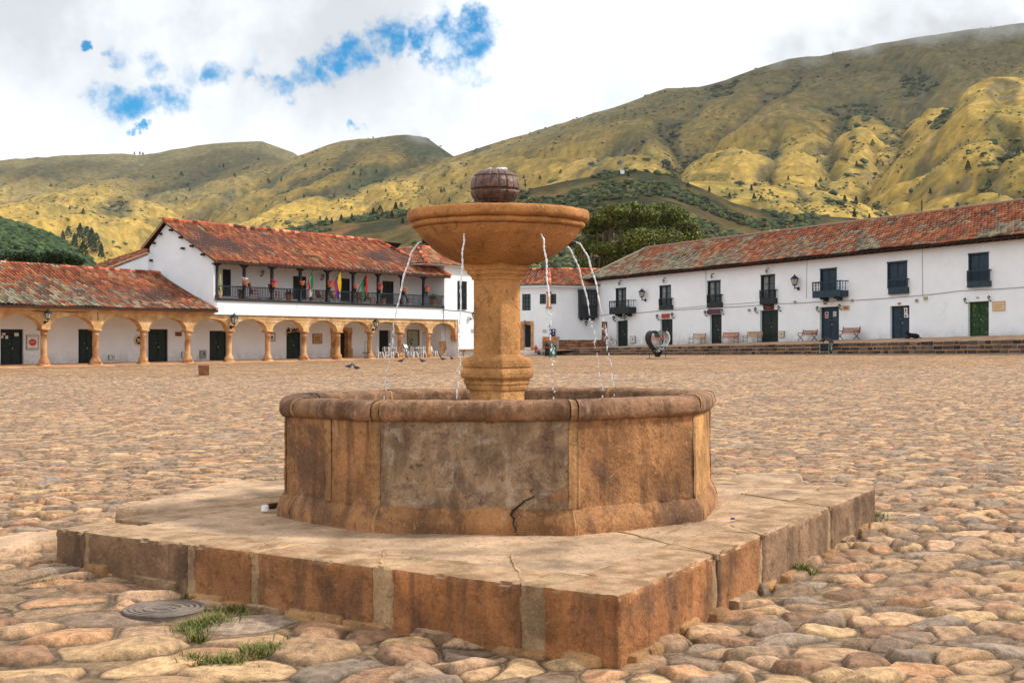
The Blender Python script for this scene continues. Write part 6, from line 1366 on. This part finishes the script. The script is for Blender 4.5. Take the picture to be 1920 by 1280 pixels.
# manhole
M_cast = mat('cast_iron_cover', [(.3, L(92, 82, 74)), (.7, L(140, 126, 114))], scale=6, rough=.7, bump=.6, bscale=60, overlays=[(9, .55, .66, L(150, 112, 76), .6)])
t = thing('manhole_cover', 'round cast iron manhole cover with raised rings among the cobbles', 'manhole cover', (MAN[0], MAN[1], .03)); mz = .026+float(G(MAN[0], MAN[1]))
m = MB(); m.lathe((MAN[0], MAN[1], mz), [(.01, .0), (.235, .0), (.235, -.12)], 48, cap=False); m.build('plate', M_cast, t)
m = MB()
for r in (.23, .195, .16, .11): m.lathe((MAN[0], MAN[1], mz), [(r-.012, .0), (r-.009, .010), (r+.009, .010), (r+.012, .0)], 48, cap=False)
m.build('ring', M_cast, t); m = MB()
for i, (x0, x1, y0) in enumerate(((-.06, .06, .03), (-.07, .03, .0), (.04, .07, .0), (-.05, .05, -.035))): m.box(MAN[0]+x0, MAN[0]+x1, MAN[1]+y0, MAN[1]+y0+.02, mz, mz+.007)
m.build('lettering', M_cast, t)
# grass between the stones
M_grass = mat('grass_blade', [(.3, (.8, .8, .8)), (.7, (1.1, 1.1, 1.1))], scale=9, rough=.7, bump=0, vcol=True)
m = MB()
def grass(px, py, n, spread, h, z=.02):
    c = Vector(ground_hit(px, py, z))
    gx = c.x+rng.normal(0, spread, n); gy = c.y+rng.normal(0, spread*.8, n); gz_ = near_z(gx, gy)[0]
    for k in range(n):
        b = Vector((gx[k], gy[k], max(gz_[k], 0)-.004)); th = random.uniform(0, 2*pi); l = h*random.uniform(.6, 1.6); ln_ = random.uniform(.3, 1.1); d = Vector((math.cos(th)*ln_, math.sin(th)*ln_, .8)).normalized(); sd = Vector((-d.y, d.x, 0)).normalized()*.0030; q = b+d*l*.6; e = b+Vector((d.x*l*1.3, d.y*l*1.3, l*.75)); g_ = random.random(); c_ = tuple((np.array(L(74, 96, 36))*(1-g_)+np.array(L(140, 134, 66))*g_)*.85)
        m.add([b-sd, b+sd, q+sd*.8, q-sd*.8, e], [(0, 1, 2, 3), (3, 2, 4)], c_)
for q in ((478, 1112, 90, .03, .09), (470, 1130, 80, .05, .05), (440, 1150, 160, .07, .05), (405, 1168, 200, .07, .055), (370, 1175, 160, .05, .05), (350, 1185, 90, .04, .05), (345, 1130, 60, .05, .03), (380, 1120, 60, .05, .035), (370, 1200, 90, .03, .07), (380, 1240, 140, .05, .05), (430, 1240, 160, .06, .055), (480, 1225, 160, .05, .06), (510, 1212, 90, .04, .05), (1500, 1075, 150, .05, .06), (1515, 1072, 60, .05, .04), (1640, 985, 110, .07, .06), (1655, 985, 60, .06, .04), (1785, 893, 60, .08, .04), (90, 1118, 30, .04, .03), (310, 1112, 30, .05, .03)): grass(*q)
m.build('grass', M_grass, kind='stuff')
t = MB(); c = Vector(ground_hit(1374, 973, ZP+.02)); t.lathe(c, [(.012, 0), (.017, .0), (.016, .01), (.012, .011)], 10); t.build('bottle_cap', M_blue, label='tiny blue bottle cap on the platform top, right side', cat='bottle cap')
c = Vector(ground_hit(498, 952, ZP+.03)); t = thing('pipe_fitting', 'small white and rusty pipe fitting at the basin left foot', 'pipe', c); m = MB(); m.tube([c+Vector((0, 0, -.02)), c+Vector((.0, .0, .02))], [.035, .03], 10); m.build('valve', M_white2, t); m = MB(); m.tube([c+Vector((.02, 0, .01)), c+Vector((.12, .05, .02))], .022, 8); m.build('pipe', M_rafter, t)
# loose flagstones behind the platform
for k, (pts, lab) in enumerate((([(292, 949), (514, 957), (560, 900), (370, 905)], 'flat flagstone set in the cobbles behind the platform, left'), ([(-60, 1045), (98, 1012), (95, 988), (-60, 1005)], 'long flat flagstone at the picture left edge beside the platform'), ([(1360, 900), (1480, 905), (1520, 890), (1380, 880)], 'flat flagstone behind the platform, right'))):
    zt = .34 if k == 0 else (.23 if k == 1 else .2); Q_ = [Vector(ground_hit(x, y, zt)) for x, y in pts]; c = sum(Q_, Vector())/4; ax = (Q_[1]-Q_[0]).normalized(); ay = Vector((-ax.y, ax.x, 0)); hx = (Q_[1]-Q_[0]).length/2; hy = abs((Q_[2]-Q_[1]).dot(ay))/2
    v, f = rough_box((c.x, c.y, zt/2-.05), ax, ay, hx, hy, zt/2+.05, .04, .015, .035, 40+k); tag(mesh_obj('flagstone', v, f, M_top, None, True), lab, 'flagstone')
# ================================================================ trees and scrub
def leafcol(n, cols, lo=.6, hi=1.3):
    c = np.array(cols)[rng.integers(0, len(cols), n)]; return c*rng.uniform(lo, hi, (n, 1))
def leaves(C, Rr, n, size, cols, seed=0, shell=.55):
    """leaf sized faces spread through an ellipsoid clump"""
    d = rng.normal(size=(n, 3)); d /= np.linalg.norm(d, axis=1, keepdims=True); r = shell+(1-shell)*rng.random(n)**.5
    lump = 1+.28*(fbm(d[:, 0]*2.2+seed, d[:, 1]*2.2+d[:, 2]*2, 3, seed)-.5)*2
    p = np.array(C)+d*np.array(Rr)*(r*lump)[:, None]
    a = rng.normal(size=(n, 3)); a /= np.linalg.norm(a, axis=1, keepdims=True); nr = d*.6+a; b = np.cross(a, nr); b /= np.linalg.norm(b, axis=1, keepdims=True)
    s = size*rng.uniform(.6, 1.3, (n, 1)); v = np.stack([p-a*s, p+b*s*.6, p+a*s, p-b*s*.6], 1).reshape(-1, 3)
    return v, leafcol(n, cols)
M_foliage = mat('foliage', [(.3, (.8, .82, .8)), (.7, (1.15, 1.12, 1.1))], scale=1.3, rough=.7, bump=0, vcol=True, spec=.2)
M_bark = mat('bark', [(.3, L(84, 66, 52)), (.7, L(140, 116, 92))], scale=2, rough=.95, bump=.8, bscale=6, stretch=(1, 1, .25))
def crown(clumps, per, size, cols, name, parent):
    V = []; Cc = []
    for k, (c, r) in enumerate(clumps):
        v, cc = leaves(c, r, per, size, cols, k*1.7); V.append(v); Cc.append(cc)
    V = np.concatenate(V); Cc = np.concatenate(Cc); n = len(V)//4; F = np.arange(n*4).reshape(-1, 4)
    return mesh_obj(name, V, F, M_foliage, parent, False, Cc)
Yt = 152; k_ = Yt/FOC
def PW(px, py, dy=0.): return np.array([(px-960)/FOC*(Yt+dy), Yt+dy, EYE+(640-py)/FOC*(Yt+dy)])
t = thing('fig_tree', 'huge spreading dark green tree with hanging aerial roots behind the terrace house', 'tree', (PW(1190, 640)[0], Yt, .5))
CL = [(1158, 398, 34, 13), (1130, 412, 34, 12), (1185, 392, 26, 11), (1238, 396, 36, 15), (1262, 404, 30, 15), (1205, 404, 34, 14), (1185, 424, 40, 17), (1225, 424, 40, 18), (1278, 425, 34, 17), (1114, 428, 28, 11), (1146, 420, 24, 10), (1295, 447, 30, 16), (1310, 462, 20, 14), (1200, 450, 42, 22), (1245, 452, 46, 24), (1180, 470, 34, 20), (1108, 458, 28, 14), (1092, 470, 16, 16), (1134, 466, 30, 12), (1160, 482, 30, 15), (1224, 478, 46, 22), (1270, 476, 40, 18), (1190, 496, 34, 16), (1095, 500, 12, 18), (1080, 512, 8, 14), (1130, 494, 16, 12), (1148, 508, 20, 12)]
cl = [(PW(x, y, random.uniform(-4, 4)-1.5*((y > 440))), (rx*k_*1.0, min(rx, 30)*k_*1.1, ry*k_*1.05)) for x, y, rx, ry in CL]
crown(cl, 1500, .17, [L(56, 70, 24), L(84, 94, 30), L(118, 120, 36), L(44, 56, 24), L(108, 112, 38)], 'crown', t)
m = MB(); base = Vector((PW(1180, 640)[0], Yt+1, .3)); m.tube([base, base+Vector((0, 0, 4)), base+Vector((.3, 0, 7))], [1.6, 1.1, .9], 14)
for x, y, rx, ry in CL[::2]:
    p = Vector(PW(x, y, random.uniform(-3, 3))); q = base+Vector((0, 0, random.uniform(4, 8))); mid = q.lerp(p, .5)+Vector((random.uniform(-1, 1), random.uniform(-1, 1), -.6)); p = q.lerp(p, .8); m.tube([q, mid, p], [.5, .3, .1], 7)
m.build('trunk', M_bark, t, True)
m = MB()
for k in range(150):
    x = random.choice([random.uniform(1118, 1168), random.uniform(1086, 1170), random.uniform(1190, 1290)]); y = random.uniform(424, 440) if k % 2 else random.uniform(470, 482); dy = random.uniform(-2.5, 1.5); p = Vector(PW(x, y, dy)); l = random.uniform(1., 2.4) if k % 2 else random.uniform(2, 4.5)
    m.tube([p, p+Vector((random.uniform(-.1, .1), 0, -l*.5)), p+Vector((random.uniform(-.2, .2), 0, -l))], [.10, .07, .04], 4)
m.build('aerial_roots', M_bark, t)
def bigtree(name, lab, px0, clps, Y, cols, per=700, size=.16, group=None):
    t = thing(name, lab, 'tree', ((px0-960)/FOC*Y, Y, 0), group=group); k = Y/FOC
    crown([(np.array([(x-960)*k, Y+random.uniform(-2, 2), EYE+(640-y)*k]), (rx*k, rx*k*.8, ry*k)) for x, y, rx, ry in clps], per, size, cols, 'crown', t)
    m = MB(); b = Vector(((px0-960)*k, Y, 0)); tp = Vector(((px0-960)*k, Y, EYE+(640-min(c[1] for c in clps)-6)*k)); m.tube([b, b.lerp(tp, .6), tp], [.5, .32, .1], 8); m.build('trunk', M_bark, t, True); return t
DK = [L(28, 42, 20), L(40, 58, 26), L(54, 70, 30), L(24, 34, 20)]
bigtree('shade_tree', 'wide dark tree crown above the arcade house roof at the picture left edge', 10, [(-30, 488, 36, 14), (8, 482, 34, 11), (30, 492, 30, 9), (45, 480, 24, 9)], 104, DK)
bigtree('shade_tree', 'dark flat crowned tree behind the low roof, right of the edge tree', 100, [(85, 484, 32, 12), (115, 482, 26, 10), (140, 490, 18, 8), (105, 497, 30, 9)], 108, DK)
bigtree('shade_tree', 'dark tree just right of the fountain pillar above the corner house roof', 975, [(972, 512, 14, 12), (965, 500, 10, 10)], 150, DK, 400)
bigtree('palm_bush', 'small bright green shrub beside the fig tree foot above the corner house', 1085, [(1086, 508, 8, 12)], 146, [L(60, 86, 30), L(84, 110, 44)], 400)
# conifers dotted over the hills
def conifer(lab, seed, cols, broad=1.):
    t = thing('hill_tree', lab, 'tree', local=True, group='small trees dotted over the hills'); rr = np.random.default_rng(seed); n = 420
    z = rr.random(n)**.8; th = rr.random(n)*2*pi; r = (1-z)**.75*(.33*broad)*(.55+.45*rr.random(n))+.01; p = np.stack([r*np.cos(th), r*np.sin(th), .1+z*.92], -1)
    a = rr.normal(size=(n, 3)); a /= np.linalg.norm(a, axis=1, keepdims=True); b = np.cross(a, rr.normal(size=(n, 3))); b /= np.linalg.norm(b, axis=1, keepdims=True); s = .05*rr.uniform(.6, 1.4, (n, 1))
    mesh_obj('crown', np.stack([p-a*s, p+b*s, p+a*s, p-b*s], 1).reshape(-1, 3), np.arange(4*n).reshape(-1, 4), M_foliage, t, False, np.array(cols)[rr.integers(0, len(cols), n)]*rr.uniform(.6, 1.2, (n, 1)))
    m = MB(); m.tube([(0, 0, -.1), (0, 0, .7)], [.035, .01], 6); m.build('trunk', M_bark, t); return t
LBL = 'small dark tree standing alone on the yellow grass of the mountain slope'
protos = [conifer(LBL, 1, [L(44, 62, 36), L(60, 80, 42)]), conifer(LBL, 2, [L(52, 72, 44), L(70, 88, 50)], 1.5), conifer(LBL, 3, [L(38, 54, 38), L(54, 72, 48)], .8)]
HT = [(1639, 246, 5), (1636, 273, 9), (1606, 314, 9), (1815, 322, 16), (1854, 352, 13), (1744, 366, 10), (1909, 291, 12), (1841, 296, 8), (1602, 409, 13), (1584, 379, 11), (1494, 418, 12), (1409, 358, 10), (1414, 374, 10), (1427, 378, 10), (1605, 385, 14), (1630, 411, 9), (1662, 409, 10), (1652, 411, 8), (1444, 345, 8), (1795, 390, 9), (1562, 105, 6), (156, 401, 9), (340, 330, 8), (570, 372, 7), (535, 377, 6), (752, 389, 8), (827, 362, 8), (715, 342, 6), (70, 403, 6), (600, 414, 7), (95, 350, 5), (275, 369, 5), (230, 383, 5), (1178, 331, 7), (1290, 352, 9), (1330, 360, 9), (1368, 374, 10), (832, 360, 7), (660, 412, 10), (640, 415, 11), (612, 417, 9), (622, 420, 10), (700, 404, 12), (713, 401, 13), (735, 408, 12), (742, 396, 14), (790, 402, 13), (772, 414, 11), (755, 420, 10), (865, 355, 6), (985, 350, 7), (1012, 338, 7), (905, 365, 8),
      (345, 276, 5), (349, 275, 6), (215, 286, 5), (226, 286, 6), (246, 288, 6), (252, 290, 5), (262, 290, 5), (268, 291, 5), (1478, 338, 7), (1530, 352, 8), (1388, 349, 7), (955, 362, 7), (966, 360, 6)]
for i in range(60):
    x = random.uniform(330, 900) if i % 2 else random.uniform(0, 1900); HT.append((x, random.uniform(300, 410) if x < 1000 else random.uniform(230, 400), random.uniform(4, 7)))
used = 0
for x, y, h in HT:
    p = terr_hit(x, y+1)
    if p is None: continue
    H_ = h*1.25*p.y/FOC; pr = protos[used % 3]
    if used < 3: pr.location = p; pr.scale = (H_,)*3; pr.rotation_euler = (0, 0, used)
    else: dup(pr, p, random.uniform(0, 6), None, H_)
    used += 1
for k, (x, y, h) in enumerate([(150, 452, 26), (163, 462, 30), (172, 470, 34), (181, 474, 30), (140, 470, 24), (156, 484, 26), (190, 486, 22), (128, 446, 18), (118, 452, 16)]):
    p = terr_hit(x, y) or Vector(((x-960)/FOC*300, 300, EYE+(640-y)/FOC*300)); H_ = h*1.2*p.y/FOC
    o = dup(protos[k % 2], p, k, 'pointed green pine in the clump on the left, above the arcade house roof', (H_*.8, H_*.8, H_)); o['group'] = 'pine clump on the left'
# scrub
V = []; F_ = []; Cc = []
def lumps(n, cond, smin, smax, cols, u0=-.42, u1=.44, Y0=200, Y1=2200):
    U = rng.uniform(u0, u1, n); Y = np.exp(rng.uniform(math.log(Y0), math.log(Y1), n)); Z, K, GU = terrain(U, Y); k = cond(U, Y, Z, K, GU); U, Y, Z = U[k], Y[k], Z[k]
    ico = np.array([(0, 0, 1), (.9, 0, .45), (.28, .85, .45), (-.72, .53, .45), (-.72, -.53, .45), (.28, -.85, .45), (.72, .53, -.2), (-.28, .85, -.2), (-.9, 0, -.2), (-.28, -.85, -.2), (.72, -.53, -.2)])
    fc = np.array([(0, 1, 2), (0, 2, 3), (0, 3, 4), (0, 4, 5), (0, 5, 1), (1, 6, 2), (2, 6, 7), (2, 7, 3), (3, 7, 8), (3, 8, 4), (4, 8, 9), (4, 9, 5), (5, 9, 10), (5, 10, 1), (1, 10, 6)])
    m = len(U); s = rng.uniform(smin, smax, (m, 1, 1))*(.5+Y/1400)[:, None, None]; v = ico[None]*s*rng.uniform(.35, 1.6, (m, 11, 1))*np.array([1.3, 1, .85]); v = v+np.stack([U*Y, Y, Z+.2], -1)[:, None]
    o = sum(len(x) for x in V); V.append(v.reshape(-1, 3)); F_.append((fc[None]+(np.arange(m)*11)[:, None, None]).reshape(-1, 3)+o); Cc.append(np.repeat(np.array(cols)[rng.integers(0, len(cols), m)]*rng.uniform(.65, 1.25, (m, 1)), 15, 0)*rng.uniform(.85, 1.15, (m*15, 1)))
SC_ = [L(58, 64, 40), L(70, 84, 48), L(88, 96, 54), L(60, 74, 54), L(104, 104, 60)]
lumps(52000, lambda U, Y, Z, K, GU: (K == 5) & (fbm(U*Y/26, Y/26, 3, 17) > .47), .5, 1.5, SC_, Y0=200, Y1=520)
lumps(16000, lambda U, Y, Z, K, GU: (K == 6) & (U*FOC < -700), 0.7, 1.9, [L(44, 62, 34), L(58, 78, 42), L(70, 88, 46)], u0=-.44, u1=-.28, Y0=200, Y1=440)
lumps(42000, lambda U, Y, Z, K, GU: (K < 4) & (GU > .86) & (fbm(U*Y/60, Y/60, 2, 3) > .5), 0.8, 2.2, [L(62, 72, 46), L(78, 86, 52), L(54, 62, 46)], Y0=500, Y1=2000)
lumps(30000, lambda U, Y, Z, K, GU: (K < 5) & (fbm(U*Y/45, Y/45, 3, 53) > .5), .35, 1.1, [L(104, 104, 64), L(84, 92, 54), L(126, 116, 68), L(92, 90, 60)], Y0=350, Y1=2300)
lumps(2500, lambda U, Y, Z, K, GU: (K < 5) & (fbm(U*Y/80, Y/80, 2, 33) > .56), 1.2, 3.0, SC_, Y0=350, Y1=1500)
sv = np.concatenate(V); sf = np.concatenate(F_); so_ = mesh_obj('scrub', sv, sf, M_foliage, None, False, np.concatenate(Cc)); so_['kind'] = 'stuff'
# mast on the near hill, tank on the roof
p = terr_hit(1167, 326); t = thing('radio_mast', 'thin lattice radio mast on top of the dark near hill', 'mast', p); h = 46*p.y/FOC; m = MB()
for k in range(3):
    th = k*2.09; m.tube([p+Vector((math.cos(th)*.5, math.sin(th)*.5, -1)), p+Vector((math.cos(th)*.15, math.sin(th)*.15, h))], .07, 4)
for k in range(24): z = h*k/24; q = .5-.35*k/24; m.tube([p+Vector((q, 0, z)), p+Vector((-q, .2, z+h/24))], .05, 3)
m.build('lattice', M_grey2, t); m = MB(); m.box(p.x-.7, p.x+.7, p.y-.7, p.y+.7, p.z-1, p.z+1.2); m.build('hut', M_white, t)
s, z = FR.px(1450, 441, -5.8); t = thing('roof_tanks', 'pale pipes and tank standing on the roof ridge of terrace house', 'roof tank', FR.P(s, -5.8, z)); m = MB(FR)
for i, q in enumerate((-.35, -.05, .3, .55)): m.box(s+q-.07, s+q+.07, -5.9, -5.7, z-.5, z+(.45 if i != 1 else .2))
m.box(s-.35, s+.5, -6, -5.75, z-.5, z-.1); m.build('vent', M_flw, t)
s, z = FR.px(1728.5, 388, -5.4); m = MB(FR); m.tube([(s, -5.4, z+.55), (s, -5.4, z-.6)], .045, 6); m.build('roof_pole', M_rafter, None, label='short dark pole standing up from the terrace house roof ridge', cat='pole')
SHADE_CLOUDS = [(60, 320, 120), (440, 300, 120), (740, 285, 110), (620, 330, 80), (1050, 270, 90), (1420, 230, 110), (1600, 200, 110), (1800, 120, 120), (1330, 195, 150), (1500, 160, 190), (1680, 140, 170), (1180, 240, 90), (395, 315, 150), (300, 350, 60), (720, 300, 130), (800, 275, 90), (60, 320, 110), (1130, 370, 75), (1330, 400, 70), (1480, 425, 55), (880, 395, 60), (700, 425, 50), (1690, 220, 50), (1560, 250, 60)]  # hillside points to be shaded by the added clouds, with cloud size
# ================================================================ air
def vol(name, c, r, dens, kind='stuff', col=(.95, .97, 1), nscale=.02, thr=(.45, .7)):
    m = bpy.data.materials.new(name+'_vapour'); m.use_nodes = True; nt = m.node_tree; nt.nodes.clear(); o = N(nt, 'ShaderNodeOutputMaterial'); v = N(nt, 'ShaderNodeVolumePrincipled'); v.inputs['Color'].default_value = (*col, 1); v.inputs['Anisotropy'].default_value = .2
    g = N(nt, 'ShaderNodeTexCoord').outputs['Object']; ln = N(nt, 'ShaderNodeVectorMath', operation='LENGTH'); nt.links.new(g, ln.inputs[0]); fall = maprange(nt, ln.outputs['Value'], .25, 1., 1, 0)
    ge = N(nt, 'ShaderNodeNewGeometry').outputs['Position']; n = noise_(nt, ge, nscale, 4, .6); k = maprange(nt, n, *thr); k = math_(nt, 'MULTIPLY', k, fall); nt.links.new(math_(nt, 'MULTIPLY', k, dens), v.inputs['Density']); nt.links.new(v.outputs[0], o.inputs['Volume'])
    b = MB(); b.ball((0, 0, 0), 1, 24, 16); ob = b.build(name, m, None); ob.location = c; ob.scale = r; ob['kind'] = kind; return ob
def at_(px, py, Y): return ((px-960)/FOC*Y, Y, EYE+(640-py)/FOC*Y)
vol('ridge_cloud', at_(1760, 52, 1750), (330, 170, 52), .012); vol('ridge_cloud', at_(1500, 96, 1780), (150, 120, 24), .012); vol('ridge_cloud', at_(810, 262, 2150), (70, 120, 26), .012)  # clouds clinging to the ridges, standing inside the haze
# solid cloud shapes added out of view to cast shade on the mountains
M_shade_cloud = bpy.data.materials.new('cloud_vapour'); M_shade_cloud.use_nodes = True; nt = M_shade_cloud.node_tree; nt.nodes.clear(); o = N(nt, 'ShaderNodeOutputMaterial'); a_ = N(nt, 'ShaderNodeBsdfDiffuse'); a_.inputs[0].default_value = (.9, .9, .92, 1); t_ = N(nt, 'ShaderNodeBsdfTranslucent'); t_.inputs[0].default_value = (.7, .72, .75, 1); x_ = N(nt, 'ShaderNodeMixShader'); nt.links.new(a_.outputs[0], x_.inputs[1]); nt.links.new(t_.outputs[0], x_.inputs[2]); nt.links.new(x_.outputs[0], o.inputs[0])
def cloud(px, py, r, zt=820.):  # one added cloud, out of view, that shades a hillside point
    p = terr_hit(px, py)
    if p is None: return
    c = p+SUN*((zt-p.z)/SUN.z); m = MB()
    for k in range(12): q = Vector((random.uniform(-1, 1), random.uniform(-1, 1), 0)); q = q*.62; m.ball((c.x+q.x*r*1.1, c.y+q.y*r, c.z+random.uniform(-.05, .2)*r), (r*random.uniform(.35, .6), r*random.uniform(.35, .6), r*random.uniform(.18, .3)), 20, 12)
    ob = m.build('cloud', M_shade_cloud, None, True); v = np.array([w_.co[:] for w_ in ob.data.vertices]); d = fbm(v[:, 0]/r*5, v[:, 1]/r*5+v[:, 2]/r*4, 4, 3)-.5; v += (v-np.array(c))*(d*.5)[:, None]; ob.data.vertices.foreach_set('co', v.astype(np.float32).ravel()); ob['kind'] = 'structure'
for q in SHADE_CLOUDS: cloud(*q)

h_ = MB(); h_.box(-2100, 2300, -60, 3100, -1.4, 610); hz = bpy.data.materials.new('haze_air'); hz.use_nodes = True; nt = hz.node_tree; nt.nodes.clear(); o = N(nt, 'ShaderNodeOutputMaterial'); v = N(nt, 'ShaderNodeVolumePrincipled'); v.inputs['Color'].default_value = (.80, .89, 1, 1); v.inputs['Density'].default_value = .00003; v.inputs['Anisotropy'].default_value = 0.; nt.links.new(v.outputs[0], o.inputs['Volume'])
h_.build('haze', hz, kind='stuff')
